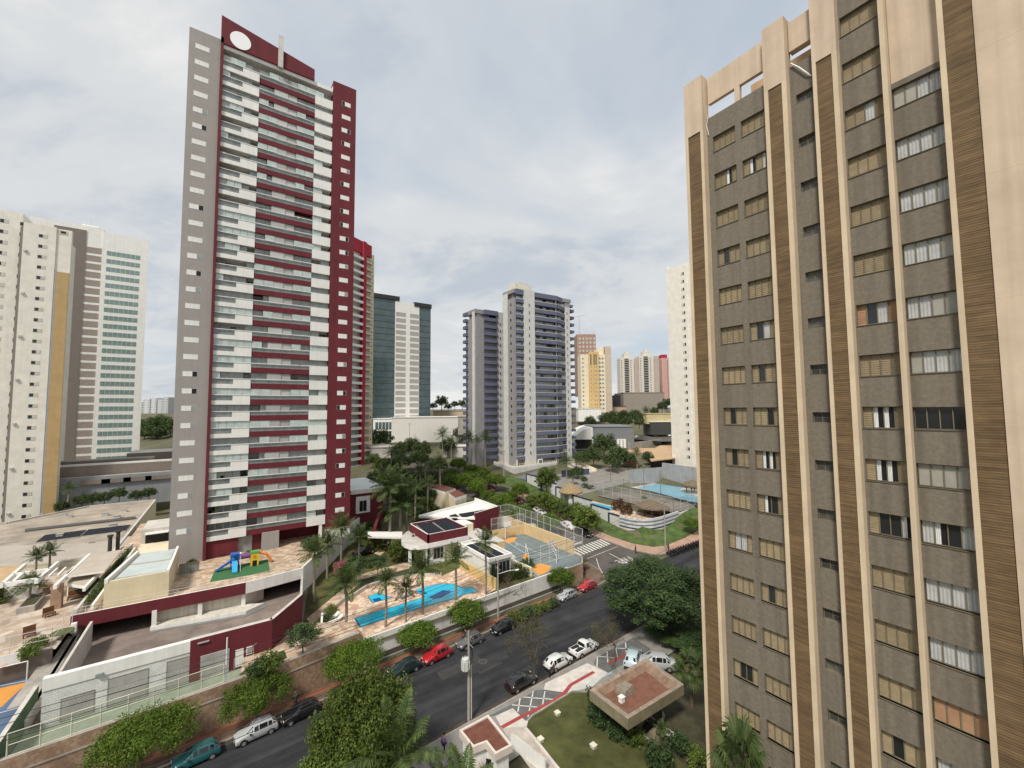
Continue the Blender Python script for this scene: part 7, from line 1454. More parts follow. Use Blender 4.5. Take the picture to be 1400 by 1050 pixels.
for (bx, by, cy, r_, z, kd, lab) in ((414, 893, 868, 22, 4.0, 'small0', 'small dark tree on the terrace above the sandstone wall'), (516, 790, 770, 12, 2.5, 'small1', 'small round tree on the garden lawn left of the clubhouse'), (543, 768, 752, 13, 2.5, 'lush0', 'bushy green tree in the garden under the royal palms'), (568, 752, 738, 9, 2.5, 'small0', 'small tree at the clubhouse porch'), (485, 800, 775, 16, 2.5, 'small1', 'dark slender tree above the pool garden path'), (418, 880, 868, 9, 4, 'small1', 'slim dark tree behind the small terrace tree')):
    on_ground(kd, lab, bx, by, cy, r_, z=z)
for k, (u, v, r_, z, lab) in enumerate(((452, 833, 9, 2.6, 'round shrub left of the rounded pool wall'), (445, 845, 9, 2.6, 'round shrub below the other one left of the pool wall'), (367, 905, 17, 4, 'grey bushy shrub beside the steps below the maroon wall'), (349, 915, 13, 4, 'low shrub at the foot of the steps'), (262, 768, 6, 6, 'potted shrub at the corner of the grey tower side'), (304, 757, 5, 6, 'potted shrub beside the tower glass doors'), (341, 755, 5, 6, 'potted shrub by the maroon tower base'), (425, 744, 12, 6, 'dark shrub at the right end of the podium'), (492, 690, 12, 5, 'shrub in front of the annex wall'), (505, 730, 14, 3, 'green shrub mass right of the red tower base'), (520, 745, 12, 2.5, 'shrub beside the white canopy'), (560, 762, 8, 2.5, 'shrub at the edge of the clubhouse path'), (712, 775, 10, 2.6, 'tall grassy plants beside the pool house'), (722, 770, 9, 2.6, 'grassy plants near the goal frame of the ball court'), (605, 690, 9, 3.5, 'shrub beside the gatehouse wall'), (622, 692, 9, 3.5, 'dark shrub in front of the gatehouse'), (640, 688, 7, 4, 'round shrub at the gatehouse corner'), (590, 700, 12, 3, 'shrub behind the long white roof'))):
    on_ground(('shrub0', 'dshrub1', 'shrub1', 'dshrub0')[k % 4], lab, u, v+r_*.6, v, r_, z=z, cat='shrub')
def hedge(label, pts, z, w_, h, n):
    """clipped hedge along a line"""
    L_ = sum(math.dist(a, c) for a, c in zip(pts, pts[1:])); cen = []
    for a, c in zip(pts, pts[1:]):
        k = int(math.dist(a, c)/.45)+1
        for i in range(k):
            for zz in (.3, .75): cen.append((a[0]+(c[0]-a[0])*i/k, a[1]+(c[1]-a[1])*i/k, z+h*zz))
    v, f = leaf_cloud(cen, [w_*.55]*len(cen), n, .10); me = raw_mesh('hedge', v, f, [hedge_m]); o = bpy.data.objects.new('hedge', me); C.objects.link(o); tag(o, label, 'hedge'); return o
hz = lambda u, v, z=2.6: P(*C4(u, v), z)[:2]
hedge('tall dark hedge between the pool and the pool house', [hz(1100, 570), hz(1290, 720)], 2.5, 1.3, 2.4, 5200)
hedge('dark hedge in front of the pool house glass front', [P(*C6(380, 730), 2.5)[:2], P(*C6(575, 690), 2.5)[:2]], 2.5, 1.2, 1.5, 3600)
hedge('green strip of planting beside the cream skylight block', [(-13.6, 76), (-13.1, 88), (-13.0, 99)], 6.6, 1.0, .8, 3800)
# plants along the kerb
for k in range(6):
    p = P(*C6(470+52*k, 975-19*k), .15); plant(('shrub0', 'shrub1', 'dshrub0')[k % 3], ['leafy kerb shrub next to the black car, first of six', 'leafy kerb shrub second from the black car', 'leafy kerb shrub third from the black car', 'leafy kerb shrub third from the silver car', 'leafy kerb shrub second from the silver car', 'leafy kerb shrub right behind the silver car'][k], p, .55, random.uniform(.9, 1.25), 'shrub', 'shrubs along the kerb')
# side street trees
GT = 'round trees along the side street'
for k, (bx, by, cx_, cy, r_, kd, lab) in enumerate(((652, 684, 652, 665, 12.5, 'round0', 'round bright tree on the side street beside the gatehouse'), (634, 676, 634, 657, 11.5, 'round1', 'round tree on the side street left of the gatehouse tree'), (686, 701, 686, 684, 15, 'round2', 'round tree on the side street behind the long white hall'), (714, 718, 714, 700, 16, 'round0', 'round tree on the side street behind the far basketball hoop'), (750, 735, 750, 714, 17, 'round1', 'wide round tree behind the yellow court wall'), (678, 672, 678, 656, 13, 'round2', 'round tree across the side street at the podium corner'), (711, 687, 711, 670, 12, 'round0', 'round tree across the side street in front of the grey slab'), (746, 702, 746, 685, 13, 'lush0', 'green tree against the club wall, middle of the block'), (802, 730, 802, 708, 20, 'lush1', 'full green tree at the street corner lawn'), (783, 716, 783, 700, 14, 'lush0', 'green tree below the thatched entrance hut'), (645, 655, 645, 642, 12, 'round1', 'tree on the far side street below the podium wall'), (627, 648, 627, 634, 11, 'round2', 'tree on the far side street under the tall palms'), (617, 660, 617, 647, 11, 'round0', 'tree on the far side street behind the palms'), (662, 662, 662, 648, 9, 'lush1', 'low tree at the foot of the podium wall'), (730, 694, 730, 684, 12, 'lush1', 'low leafy tree on the club verge'), (948, 730, 945, 716, 13, 'round2', 'bright round tree on the club verge beside the beige tower'), (765, 708, 765, 694, 12, 'lush0', 'dark leafy tree beside the white saloon'))):
    on_ground(kd, lab, bx, by, cy, r_, group=GT)
on_ground('farpalm0', 'small palm on the club verge below the thatched hut', 772, 715, 697, 14, cat='palm', group=GT)
for k, (bx, by, cy, r_) in enumerate(((640, 662, 650, 10), (655, 676, 663, 10), (697, 692, 678, 11), (700, 712, 698, 11), (668, 690, 677, 11), (755, 704, 690, 10), (625, 668, 655, 10), (648, 668, 655, 9))):
    on_ground(('round0', 'lush1', 'round2', 'lush0')[k % 4], 'leafy green tree in the continuous row of trees lining the side street', bx, by, cy, r_, group='row of trees lining the side street')
GX_ = 'trees crowding the garden behind the clubhouse'
for k, (bx, by, cy, r_, kd) in enumerate(((510, 705, 690, 12, 'lush0'), (520, 718, 704, 11, 'far1'), (572, 716, 700, 12, 'far0'), (583, 708, 692, 12, 'lush1'), (575, 730, 716, 10, 'lush0'), (530, 690, 672, 14, 'far2'), (560, 700, 684, 12, 'far1'), (590, 690, 676, 11, 'far0'), (513, 670, 655, 12, 'far2'), (522, 650, 636, 11, 'lush1'), (508, 735, 722, 10, 'lush1'), (498, 758, 746, 9, 'lush0'), (575, 690, 672, 12, 'far2'), (606, 675, 662, 9, 'lush0'), (618, 668, 656, 9, 'lush1'))):
    on_ground(kd, 'green tree in the crowded garden planting between the annex, clubhouse and gatehouse', bx, by, cy, r_, group=GX_)
for k, (bx, by, cy, r_) in enumerate(((568, 720, 668, 15), (585, 712, 660, 14), (515, 700, 655, 14), (574, 690, 645, 13))):
    on_ground('farpalm%d' % (k % 2), ['palm behind the tall royal palm, nearest the clubhouse', 'palm between the royal palms and the long white hall', 'palm in front of the annex window', 'slim palm behind the gatehouse trees'][k], bx, by, cy, r_, cat='palm', group='tall palms along the side street')
# club plants
on_ground('redshrub', 'reddish bush between the club pool and the striped wall', 846, 697, 690, 10, z=ZC, cat='shrub'); on_ground('redshrub', 'red leaved bush along the striped wall, right of the other', 857, 703, 696, 9, z=ZC, cat='shrub')
on_ground('dshrub0', 'dark clipped mound beside the round planter', 803, 674, 669, 11, z=ZC+.9, cat='shrub'); on_ground('lush0', 'dark bushy tree left of the thatched entrance hut', 747, 672, 653, 15); on_ground('low', 'bright spiky palm behind the thatched entrance hut', 783, 664, 650, 9, cat='palm'); on_ground('shrub0', 'shrub at the end of the club pool', 880, 688, 683, 6, z=ZC, cat='shrub'); on_ground('small1', 'small tree beside the tennis court fence', 799, 664, 656, 5)
# trees behind
GF = 'far trees behind the side street'
for k, (bx, by, cy, r_, kd, lab) in enumerate(((519, 620, 600, 15, 'far0', 'dark tree beside the second red tower'), (544, 628, 614, 13, 'far1', 'green tree under the white warehouse, left part'), (563, 626, 610, 12, 'far2', 'yellow green tree under the middle of the white warehouse'), (578, 630, 614, 12, 'far0', 'yellow green tree under the right part of the white warehouse'), (571, 642, 627, 13, 'far1', 'green tree behind the tall garden palms'), (548, 645, 632, 13, 'far2', 'dark tree left of the tall garden palms'), (530, 655, 640, 14, 'far1', 'dark tree by the second red tower base'), (600, 650, 636, 12, 'far0', 'dark tree below the palm cluster'), (590, 665, 652, 13, 'far2', 'dark tree behind the gatehouse'), (566, 672, 655, 15, 'far0', 'dark tree between the royal palms and the gatehouse'), (612, 625, 610, 10, 'far2', 'tree behind the palm cluster'), (628, 605, 592, 8, 'far1', 'yellowish tree at the end of the white warehouse'), (545, 660, 648, 11, 'far2', 'green tree behind the dark royal palm'), (510, 640, 628, 9, 'far0', 'low tree at the foot of the second red tower'))):
    on_ground(kd, lab, bx, by, cy, r_, group=GF)
for k, (bx, by, cy, r_, lab) in enumerate(((605, 628, 594, 14, 'dark palm, leftmost of the row in front of the violet towers'), (617, 632, 604, 13, 'dark palm, second of the row in front of the violet towers'), (641, 640, 599, 14, 'tall palm, third of the row in front of the violet towers'), (664, 648, 600, 15, 'tall palm, rightmost of the row in front of the violet towers'), (653, 642, 602, 9, 'smaller palm between the two tall ones before the violet towers'), (535, 655, 620, 15, 'palm behind the white annex roof'), (581, 672, 632, 15, 'palm above the gatehouse trees, left one'), (601, 688, 634, 16, 'palm above the gatehouse roof'), (549, 660, 625, 12, 'palm behind the dark royal palm'), (590, 660, 640, 12, 'smaller palm left of the gatehouse roof'))):
    on_ground('farpalm%d' % (k % 2), lab, bx, by, cy, r_, cat='palm', group='tall palms along the side street')
GR = 'trees between the violet towers and the cream white tower'
for k, (bx, by, cy, r_, kd, lab) in enumerate(((826, 628, 607, 17, 'far0', 'broad dark tree in front of the grey metal warehouse'), (846, 640, 622, 14, 'far1', 'dark tree below the grey metal warehouse'), (838, 646, 630, 12, 'far2', 'dark tree behind the tennis court'), (812, 640, 622, 11, 'far0', 'dark tree right of the violet tower base'), (886, 636, 625, 8, 'far2', 'round tree at the sand coloured roof'), (797, 640, 626, 11, 'far1', 'tree at the right corner of the violet tower'), (860, 640, 628, 9, 'far0', 'tree beside the little tiled house'), (790, 655, 645, 9, 'far2', 'tree above the slate blue wall'), (848, 592, 574, 12, 'far0', 'tree behind the grey metal warehouse roof'))):
    on_ground(kd, lab, bx, by, cy, r_, group=GR)
for k, (bx, by, cy, r_, lab) in enumerate(((775, 655, 632, 15, 'palm in front of the right corner of the violet tower'), (788, 650, 630, 11, 'palm beside the slate blue wall'), (871, 640, 619, 10, 'palm behind the little tiled house'), (813, 575, 556, 9, 'far palm before the ochre tower'), (884, 582, 563, 10, 'far palm by the yellowish hillside wall'), (800, 580, 566, 8, 'far palm at the left foot of the ochre tower'), (866, 580, 566, 8, 'far palm below the drab hall'))):
    on_ground('farpalm%d' % (k % 2), lab, bx, by, cy, r_, cat='palm', group=GR)
GH = 'trees on the far hillside'
for k, (px_, py_, r_, dep) in enumerate(((835, 569, 8, 230), (852, 568, 8, 235), (868, 569, 9, 232), (826, 573, 8, 225), (895, 562, 6, 300), (905, 556, 7, 300), (912, 551, 7, 310), (842, 576, 7, 225), (858, 576, 7, 228), (874, 577, 7, 222), (806, 576, 8, 235))):
    c = PD(px_, py_, dep); R_ = r_/FPX*dep; plant('far%d' % (k % 3), 'dark bushy tree in the tree belt on the far hillside right of the violet towers', (c[0], c[1], c[2]-R_*1.35), R_*1.35, R_, group=GH)
for k, (px_, py_, r_, dep, lab) in enumerate(((604, 549, 9, 300, 'feathery tree on the skyline left of the violet towers'), (592, 555, 5, 310, 'low tree on the skyline beside the glass tower'), (622, 553, 5, 310, 'low tree on the skyline in the middle of the gap'), (632, 552, 6, 305, 'low tree on the skyline touching the violet tower'), (613, 556, 5, 315, 'low tree on the skyline below the feathery one'))):
    c = PD(px_, py_, dep); R_ = r_/FPX*dep; plant('far%d' % (k % 3), lab, (c[0], c[1], c[2]-R_*1.35), R_*1.35, R_)
for k, (px_, py_, r_, dep, lab) in enumerate(((205, 582, 13, 260, 'broad green tree beside the office tower, left of the clump'), (222, 578, 12, 265, 'broad green tree beside the office tower, middle of the clump'), (234, 584, 12, 258, 'broad green tree beside the grey tower edge'), (214, 592, 12, 250, 'lower broad tree in the clump beside the office tower'), (198, 592, 9, 250, 'small broad tree touching the office tower'))):
    c = PD(px_, py_, dep); R_ = r_/FPX*dep; plant('far%d' % (k % 3), lab, (c[0], c[1], c[2]-R_*1.35), R_*1.35, R_)
# trees in front of the grey boundary wall on the left
for k, (px_, py_, r_, kd, lab) in enumerate(((94, 668, 13, 'farpalm0', 'palm in front of the grey boundary wall behind the hall'), (112, 684, 9, 'far0', 'dark bush in front of the grey wall, left'), (127, 682, 9, 'far1', 'dark bush in front of the grey wall, second'), (143, 680, 8, 'far2', 'dark bush in front of the grey wall, third'), (163, 674, 9, 'far0', 'tallest dark bush in front of the grey wall'), (188, 677, 8, 'far1', 'dark bush in front of the grey wall near the red tower'), (204, 674, 8, 'far2', 'dark bush at the right end of the grey wall'), (85, 692, 8, 'far1', 'dark bush beside the ochre panel'))):
    c = PY(px_, py_, 163); dep = depth_of(c); R_ = r_/FPX*dep; plant(kd, lab, (c[0], c[1], c[2]-R_*1.3), R_*1.3, R_, 'palm' if 'palm' in kd else 'tree')
p = P(*Q1(285, 735), PZ); plant('palm1', 'small palm in the stone planter on the plaza', p, 2.6, 1.9, 'palm'); p = P(*Q1(340, 470), PZ); plant('palm0', 'small palm among the pergola beams, left one', p, 3.0, 1.8, 'palm'); p = P(*Q1(470, 420), PZ); plant('palm2', 'small palm among the pergola beams, right one', p, 3.0, 1.9, 'palm')
for k, (u, v, lab) in enumerate(((160, 640, 'green planting along the white plaza wall, upper part'), (90, 700, 'green planting along the white plaza wall, lower part'), (900, 640, 'bush beside the cream skylight block'), (240, 600, 'green bush behind the stone planter'))):
    plant(('shrub0', 'shrub1', 'dshrub0', 'shrub0')[k], lab, P(*Q1(u, v), PZ), 1.0, 1.6, 'shrub')
for k, (u, v, lab) in enumerate(((205, 355, 'shrub by the plaza edge fence'), (170, 400, 'low shrub at the plaza edge beside the brown seat'))): plant('shrub1', lab, P(*LL(u, v), PZ), .6, 1.0, 'shrub')

# ================================================================= VEHICLES
glassm = mat('car glass', (.012, .014, .016), rough=.06, spec=.7, var=.1); tyre = mat('tyre rubber', (.015, .015, .015), rough=.9); rimm = mat('wheel rim', (.42, .42, .42), rough=.35, metal=.6); blackp = mat('black plastic', (.02, .02, .02), rough=.6); headl = mat('headlamp', (.62, .64, .64), rough=.15); taill = mat('tail lamp', (.30, .012, .012), rough=.2)
def paint(key, col): return mat(key, col, rough=.22, var=.08, scale=.9, spec=.5, coat=.8)
PROF = {   # stations along the car: (x, belt height, roof height, half width belt, half width roof, glass flag of the next bay)
 'hatch': [(-1.92, .55, .56, .74, .70), (-1.86, .80, .82, .80, .70), (-1.72, .90, 1.00, .82, .66), (-1.36, .92, 1.31, .83, .57), (-.95, .93, 1.40, .83, .59), (-.10, .92, 1.42, .83, .59), (.32, .90, 1.33, .83, .57), (1.00, .88, .92, .82, .70), (1.60, .78, .82, .78, .68), (1.86, .62, .66, .74, .66), (1.93, .45, .47, .70, .64)],
 'sedan': [(-2.10, .55, .56, .74, .70), (-2.05, .84, .88, .80, .72), (-1.50, .92, .96, .83, .70), (-1.00, .93, 1.36, .84, .58), (-.60, .93, 1.42, .84, .60), (.15, .92, 1.42, .84, .60), (.55, .90, 1.32, .84, .58), (1.15, .87, .90, .83, .70), (1.80, .78, .82, .79, .68), (2.08, .62, .66, .74, .66), (2.14, .45, .47, .70, .64)],
 'pickup': [(-2.2, .60, .62, .76, .72), (-2.15, .92, .93, .80, .76), (-1.0, .93, .94, .82, .77), (-.62, .93, .96, .83, .74), (-.50, .93, 1.40, .83, .60), (-.35, .93, 1.46, .83, .60), (.25, .92, 1.46, .83, .60), (.60, .90, 1.34, .83, .58), (1.15, .88, .92, .82, .70), (1.85, .78, .82, .78, .68), (2.15, .6, .64, .72, .66)]}
CARM = {}
def car_meshes(kind):
    if kind in CARM: return CARM[kind]
    st = PROF[kind]; v = []; f = []; fm = []
    Z0 = .24
    for (x, zb, zr, wb, wr) in st: v += [(x, -wb*.93, Z0), (x, -wb, Z0+(zb-Z0)*.5), (x, -wb*.97, zb), (x, -wr, zr), (x, 0, zr+.03), (x, wr, zr), (x, wb*.97, zb), (x, wb, Z0+(zb-Z0)*.5), (x, wb*.93, Z0)]
    n = 9; gv = MB()
    cab = [i for i, s in enumerate(st) if s[2]-s[1] > .3]
    for i in range(len(st)-1):
        for k in range(n-1):
            a = i*n+k; f.append((a, a+1, a+n+1, a+n)); fm.append(0)
        f.append((i*n, (i+1)*n, (i+1)*n+8, i*n+8)); fm.append(1)
    f.append(tuple(range(n-1, -1, -1))); fm.append(0); f.append(tuple((len(st)-1)*n+k for k in range(n))); fm.append(0)
    def V(i, k, out=.012):
        p = np.array(v[i*n+k]); return p
    def pane(c, out, shrink=.90):
        c = [np.array(p) for p in c]; m = sum(c)/len(c); nn = np.cross(c[1]-c[0], c[2]-c[0]); nn /= np.linalg.norm(nn)+1e-9
        if nn@np.array(out) < 0: nn = -nn
        return [tuple(m+(p-m)*shrink+nn*.012) for p in c]
    c0, c1 = cab[0], cab[-1]
    for i in range(c0, c1):                                            # side glass
        if st[i+1][0]-st[i][0] < .2: continue
        for ka, kb, s in ((2, 3, -1), (6, 5, 1)): gv.poly(pane([V(i, ka), V(i+1, ka), V(i+1, kb), V(i, kb)], (0, s, .3), .86), glassm)
    for (i, j) in ((c1, c1+1), (c0-1, c0)):                            # windscreen and rear window
        gv.poly(pane([V(i, 3), V(j, 3), V(j, 5), V(i, 5)], (1 if i == c1 else -1, 0, .6), .90), glassm)
        for ka, kb, s in ((2, 3, -1), (6, 5, 1)):
            gv.poly(pane([V(i, ka), V(j, ka), V(j, kb), V(i, kb)], (0, s, .3), .6), glassm)
    me = bpy.data.meshes.new('car_body'); me.from_pydata(v, [], f); me.polygons.foreach_set('material_index', fm); me.materials.append(None); me.materials.append(blackp); me.update()
    bm_ = bpy.data.objects.new('tmp', me); C.objects.link(bm_); md = bm_.modifiers.new('b', 'BEVEL'); md.width = .05; md.segments = 2; md.limit_method = 'ANGLE'; md.angle_limit = radians(28)
    dg = bpy.context.evaluated_depsgraph_get(); me2 = bpy.data.meshes.new_from_object(bm_.evaluated_get(dg)); bpy.data.objects.remove(bm_)
    me2.polygons.foreach_set('use_smooth', [True]*len(me2.polygons))
    wb_ = (-1.22, 1.22) if kind == 'hatch' else ((-1.28, 1.38) if kind == 'sedan' else (-1.35, 1.35))
    w_ = MB(); w_.tube((0, -.09, 0), (0, .09, 0), .30, .30, 18, tyre); rm = MB(); rm.tube((0, -.095, 0), (0, .095, 0), .19, .19, 12, rimm); ac = MB()
    for x in wb_:
        for s in (-1, 1): ac.tube((x, s*.70, .32), (x, s*.815, .32), .36, .36, 16, blackp)
    xf, xr = st[-2][0], st[1][0]; hl = MB(); hl.box(-.12, .06, -.17, .17, -.07, .07, headl); tl = MB(); tl.box(-.03, .05, -.08, .08, -.12, .12, taill)
    mir = MB(); mir.box(-.08, .08, -.09, .09, -.06, .06, blackp); bmp = MB(); bmp.box(xf+.02, st[-1][0]+.05, -.68, .68, .26, .44, blackp); bmp.box(st[0][0]-.05, xr-.02, -.70, .70, .28, .46, blackp); pl = MB(); pl.box(st[-1][0]+.05, st[-1][0]+.06, -.2, .2, .34, .44, mat('number plate', (.5, .5, .5)))
    def tomesh(b, nm): o = b.build(nm); m = o.data; bpy.data.objects.remove(o); return m
    extra = None
    if kind == 'pickup': e = MB(); e.poly([(-2.02, -.66, .955), (-.72, -.66, .975), (-.72, .66, .975), (-2.02, .66, .955)], blackp); extra = tomesh(e, 'load_cover')
    CARM[kind] = dict(body=me2, glass=tomesh(gv, 'window_glass'), wheel=tomesh(w_, 'wheel'), rim=tomesh(rm, 'rim'), arch=tomesh(ac, 'wheel_arch'), hl=tomesh(hl, 'headlight'), tl=tomesh(tl, 'tail_light'), mir=tomesh(mir, 'mirror'), bmp=tomesh(bmp, 'bumper'), pl=tomesh(pl, 'number_plate'), wb=wb_, st=st, extra=extra)
    return CARM[kind]
BODY = {}
def car(kind, pm, label, pos, rz, group='cars parked along the street', cat='car', s=1.03):
    d = car_meshes(kind); t = thing('parked_car' if kind != 'pickup' else 'pickup_truck', label, cat, pos, group, rz=rz, world=False); t.scale = (s, s, s)
    if (kind, pm.name) not in BODY: m = d['body'].copy(); m.materials[0] = pm; BODY[(kind, pm.name)] = m
    def add(nm, me, loc=(0, 0, 0), par=t): o = bpy.data.objects.new(nm, me); C.objects.link(o); o.parent = par; o.location = loc; return o
    add('body', BODY[(kind, pm.name)]); add('window_glass', d['glass']); add('wheel_arch', d['arch']); add('bumper', d['bmp']); add('number_plate', d['pl'])
    for x in d['wb']:
        for y in (-.76, .76): w_ = add('wheel', d['wheel'], (x, y, .30)); add('rim', d['rim'], (0, 0, 0), w_)
    for y in (-.52, .52): add('headlight', d['hl'], (d['st'][-2][0]-.02, y, d['st'][-2][1]-.02)); add('tail_light', d['tl'], (d['st'][1][0]-.01, y*1.18, .76))
    for y in (-.92, .92): add('mirror', d['mir'], (d['st'][7][0]-.35, y, .93))
    if d['extra']: add('load_cover', d['extra'])
    return t
p_black = paint('black car paint', (.010, .010, .012)); p_silver = paint('silver car paint', (.42, .43, .44)); p_white = paint('white car paint', (.72, .72, .70)); p_red = paint('red car paint', (.42, .015, .022)); p_teal = paint('teal car paint', (.02, .12, .13)); p_dgreen = paint('dark green car paint', (.012, .03, .032)); p_grey = paint('grey car paint', (.12, .12, .125)); p_lblue = paint('pale blue car paint', (.45, .55, .58)); p_dred = paint('dark red car paint', (.16, .02, .03))
A0 = math.atan(.06)
# far kerb: front towards the lower left
for kind, pm, px_, py_, lab in (('hatch', p_teal, 268, 1040, 'teal car parked at the lower left under the wide clipped tree'), ('hatch', p_silver, 350, 1004, 'silver hatchback parked below the sandstone wall'), ('hatch', p_black, 411, 978, 'black car parked just behind the silver hatchback'), ('sedan', p_black, 487, 946, 'dark car mostly hidden between the leafy tree and the clipped tree'), ('hatch', p_dgreen, 550, 916, 'dark green car parked in front of the red hatchback'), ('hatch', p_red, 594, 897, 'red hatchback parked beside the round clipped tree'), ('hatch', p_grey, 640, 879, 'dark grey car behind the transformer pole'), ('hatch', p_black, 684, 859, 'black car parked at the kerb shrubs'), ('hatch', p_silver, 776, 819, 'silver grey car parked behind the kerb shrubs'), ('hatch', p_red, 804, 806, 'bright red hatchback nearest the street corner')):
    p = P(px_, py_, 0); x = p[0]; car(kind, pm, lab, (x, farY(x)-.98 if x < 45 else p[1]+.2, .0), A0+pi+(.05 if x < 45 else .06), s=.91 if x < 12 else .96)
# near kerb: front towards the upper right
for kind, pm, px_, py_, lab in (('hatch', p_black, 716, 941, 'black car parked at the near kerb under the thin tree'), ('hatch', p_white, 768, 914, 'white hatchback parked at the near kerb'), ('pickup', p_white, 803, 894, 'white pickup with dark load cover parked at the near kerb')):
    p = P(px_, py_, 0); x = p[0]; car(kind, pm, lab, (x, nearY(x)+1.0, 0), A0, cat='pickup' if kind == 'pickup' else 'car', s=.96)
p = P(898, 911, .2); car('sedan', p_silver, 'silver car parked on the forecourt behind the kiosk', (p[0], p[1], .16), 2.3, 'cars on the forecourt'); p = P(866, 905, .2); car('hatch', p_lblue, 'pale blue car half hidden behind the kiosk roof', (p[0], p[1], .16), .5, 'cars on the forecourt')
# side street
for kind, pm, px_, py_, rz, lab in (('sedan', p_black, 798, 731, -pi/2, 'black saloon on the side street just before the zebra crossing'), ('sedan', p_white, 776, 722, -pi/2, 'white saloon on the side street behind the black saloon'), ('hatch', p_white, 738, 702, -pi/2, 'white car on the side street below the club wall'), ('hatch', p_dred, 706, 687, -pi/2, 'dark red car parked across the side street, nearer one'), ('hatch', p_dred, 672, 670, -pi/2, 'red car parked farther up the side street'), ('hatch', p_lblue, 666, 687, pi/2, 'pale blue car parked on the side street beside the gatehouse'), ('sedan', p_grey, 691, 703, pi/2, 'grey car parked on the side street behind the hall parapet'), ('hatch', p_silver, 726, 724, pi/2, 'silver car seen through the court fence'), ('hatch', p_grey, 757, 737, pi/2, 'grey car behind the court fence near the crossing'), ('hatch', p_white, 655, 660, -pi/2, 'white car far up the side street under the trees')):
    p = G(px_, py_); rg = math.atan((terrain(p[0], p[1]+1)-terrain(p[0], p[1]-1))/2); t = car(kind, pm, lab, (p[0], p[1], p[2]+.03), rz, 'cars on the side street'); t.rotation_euler.y = rg if rz < 0 else -rg
for k, (u, v, pm, lab) in enumerate(((780, 412, p_white, 'white van like car at the left end of the hillside car park'), (830, 352, p_white, 'white car at the back left of the hillside car park'), (910, 385, p_dred, 'red car in the middle of the hillside car park'), (930, 358, p_silver, 'silver car at the back of the hillside car park'), (985, 368, p_white, 'white car right of the silver one in the hillside car park'), (1085, 398, p_white, 'white car at the right end of the hillside car park'), (880, 360, p_grey, 'grey car at the back of the hillside car park'), (960, 400, p_black, 'black car in the hillside car park'))):
    p = P(*C9(u, v), 14.22); car('sedan', pm, lab, p, .3+.2*(k % 3), 'cars in the hillside car park')
p = P(*C4(455, 550), 2.6); car('sedan', p_black, 'black car standing in the garden by the white podium wall', p, .3, 'garden cars'); p = P(*Q0(1290, 645), 6.0); car('sedan', p_silver, 'pale car inside the dark shed beside the grey tower', (-7.5, 107, 6.4), 1.6, 'garage cars')
# motorcycles
def moto_mesh():
    b = MB(); b.tube((-.62, -.05, .30), (-.62, .05, .30), .30, .30, 14, tyre); b.tube((.62, -.05, .30), (.62, .05, .30), .30, .30, 14, tyre); w_ = b
    c = MB(); c.hexa([(-.55, -.11, .45), (.30, -.13, .40), (.30, .13, .40), (-.55, .11, .45)], [(-.75, -.12, .78), (.35, -.14, .86), (.35, .14, .86), (-.75, .12, .78)], p_black); c.tube((.62, 0, .30), (.36, 0, .95), .04, .04, 6, rimm); c.box(.05, .35, -.15, .15, .84, .98, p_dred)
    h = MB(); h.tube((.36, -.34, 1.0), (.36, .34, 1.0), .025, .025, 6, blackp); h.ball((.46, 0, .90), .10, .10, .10, headl); s = MB(); s.hexa([(-.75, -.12, .79), (.04, -.13, .82), (.04, .13, .82), (-.75, .12, .79)], [(-.70, -.10, .90), (.0, -.11, .88), (.0, .11, .88), (-.70, .10, .90)], blackp)
    out = []
    for q, nm in ((w_, 'wheel_pair'), (c, 'body'), (h, 'handlebar'), (s, 'seat')): o = q.build(nm); out.append((nm, o.data)); bpy.data.objects.remove(o)
    return out
MM = moto_mesh()
def moto(label, p, rz, group=None):
    t = thing('motorcycle', label, 'motorcycle', p, group, rz=rz, world=False)
    for nm, me in MM: o = bpy.data.objects.new(nm, me); C.objects.link(o); o.parent = t
    return t
for k in range(14):
    u = k/13; p = G(915+45*u, 760-16*u); moto('dark motorcycle in the row of parked motorcycles at the kerb by the beige tower', (p[0], p[1], p[2]+.02), 1.35+random.uniform(-.15, .15), 'motorcycles parked in a row')
p = P(757, 924, 0); moto('white fronted motorcycle parked behind the white hatchback', (p[0], p[1]+.2, .0), .4)

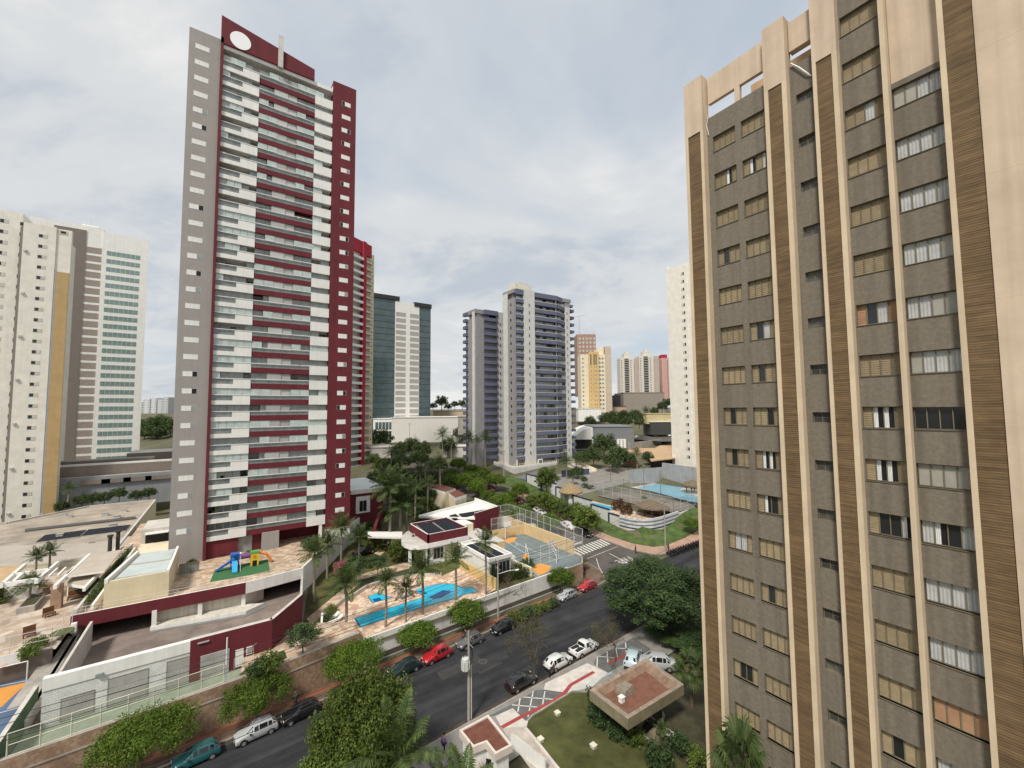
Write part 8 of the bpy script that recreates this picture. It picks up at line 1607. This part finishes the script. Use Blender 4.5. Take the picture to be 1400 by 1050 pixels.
# ================================================================= PEOPLE
def person(label, p, rz, top, bottom, skin=(.32, .19, .12), step=.16, hair=(.02, .015, .012)):
    """one skinned body in mid stride; clothes and hair are its children"""
    t = thing('person', label, 'person', p, rz=rz, world=False)
    J = {'pel': (0, 0, .95), 'spi': (0, 0, 1.18), 'che': (0, 0, 1.38), 'nek': (0, 0, 1.52), 'hea': (.02, 0, 1.63), 'crn': (.02, 0, 1.74),
         'hl': (0, .09, .90), 'kl': (step*.7, .09, .49), 'al': (step, .09, .07), 'tl': (step+.17, .10, .03), 'hr': (0, -.09, .90), 'kr': (-step*.3, -.09, .49), 'ar': (-step*1.2, -.09, .10), 'tr': (-step*1.2+.16, -.1, .03),
         'sl': (0, .19, 1.42), 'el': (-.08, .25, 1.14), 'wl': (.02, .26, .90), 'sr': (0, -.19, 1.42), 'er': (-.02, -.25, 1.14), 'wr': (.12, -.25, .92)}
    rad = dict(pel=.145, spi=.125, che=.15, nek=.055, hea=.095, crn=.075, hl=.09, kl=.062, al=.042, tl=.035, hr=.09, kr=.062, ar=.042, tr=.035, sl=.062, el=.042, wl=.028, sr=.062, er=.042, wr=.028)
    E_ = [('pel', 'spi'), ('spi', 'che'), ('che', 'nek'), ('nek', 'hea'), ('hea', 'crn'), ('pel', 'hl'), ('hl', 'kl'), ('kl', 'al'), ('al', 'tl'), ('pel', 'hr'), ('hr', 'kr'), ('kr', 'ar'), ('ar', 'tr'), ('che', 'sl'), ('sl', 'el'), ('el', 'wl'), ('che', 'sr'), ('sr', 'er'), ('er', 'wr')]
    for s, w_ in (('l', J['wl']), ('r', J['wr'])):                     # palm, four fingers and a thumb
        J['p'+s] = (w_[0]+.02, w_[1], w_[2]-.08); rad['p'+s] = .03; E_.append(('w'+s, 'p'+s))
        for q in range(4): J['f%d%s' % (q, s)] = (w_[0]+.045-.025*q+.02, w_[1], w_[2]-.165+.008*abs(q-1)); rad['f%d%s' % (q, s)] = .008; E_.append(('p'+s, 'f%d%s' % (q, s)))
        J['th'+s] = (w_[0]+.075, w_[1], w_[2]-.11); rad['th'+s] = .009; E_.append(('p'+s, 'th'+s))
    ks = list(J)
    def skin_obj(nm, keys, grow, m, cut=None):
        kk = [k for k in ks if k in keys]; me = bpy.data.meshes.new(nm); me.from_pydata([J[k] for k in kk], [(kk.index(a), kk.index(c)) for a, c in E_ if a in kk and c in kk], [])
        o = bpy.data.objects.new(nm, me); C.objects.link(o); sm = o.modifiers.new('s', 'SKIN'); 
        for i, k in enumerate(kk): me.skin_vertices[0].data[i].radius = (rad[k]*grow, rad[k]*grow*(1.0 if k not in ('che', 'pel', 'spi') else 1.25))
        me.skin_vertices[0].data[kk.index(kk[0])].use_root = True; o.modifiers.new('d', 'SUBSURF').levels = 1; me.materials.append(m); o.parent = t; return o
    skin_obj('body', ks, 1, mat('skin %.2f' % skin[0], skin, var=.05)); skin_obj('shirt', ['pel', 'spi', 'che', 'sl', 'el', 'sr', 'er'], 1.13, mat('shirt %.2f %.2f' % top[:2], top, var=.1)); skin_obj('trousers', ['pel', 'hl', 'kl', 'al', 'hr', 'kr', 'ar'], 1.16, mat('trousers %.2f' % bottom[0], bottom, var=.1))
    b = MB(); b.ball((-.005, 0, 1.70), .105, .092, .10, mat('dark hair', hair, rough=.8)); h = b.build('hair'); h.parent = t
    b = MB(); b.ball((.105, .035, 1.655), .012, .016, .01, blackp); b.ball((.105, -.035, 1.655), .012, .016, .01, blackp); b.ball((.118, 0, 1.63), .018, .014, .022, mat('skin %.2f' % skin[0], skin)); b.ball((.105, 0, 1.59), .012, .028, .007, mat('lip', (.25, .08, .07))); h = b.build('face'); h.parent = t
    return t
person('person in a violet shirt and dark trousers walking on the near pavement', P(607, 1030, .15), .3, (.20, .14, .30), (.03, .03, .045))
person('person in dark clothes waiting at the kerb of the street corner', (*G(869, 758)[:2], G(869, 758)[2]+.15), 2.2, (.02, .02, .025), (.025, .025, .03), step=.03)
person('person in dark clothes standing beside the corner utility pole', (*G(914, 754)[:2], G(914, 754)[2]+.15), -1.2, (.05, .035, .03), (.03, .03, .035), step=.03)
person('person with pale shirt standing by the black car below the sandstone wall', P(404, 966, .15), -.8, (.22, .25, .20), (.04, .05, .035), step=.05)
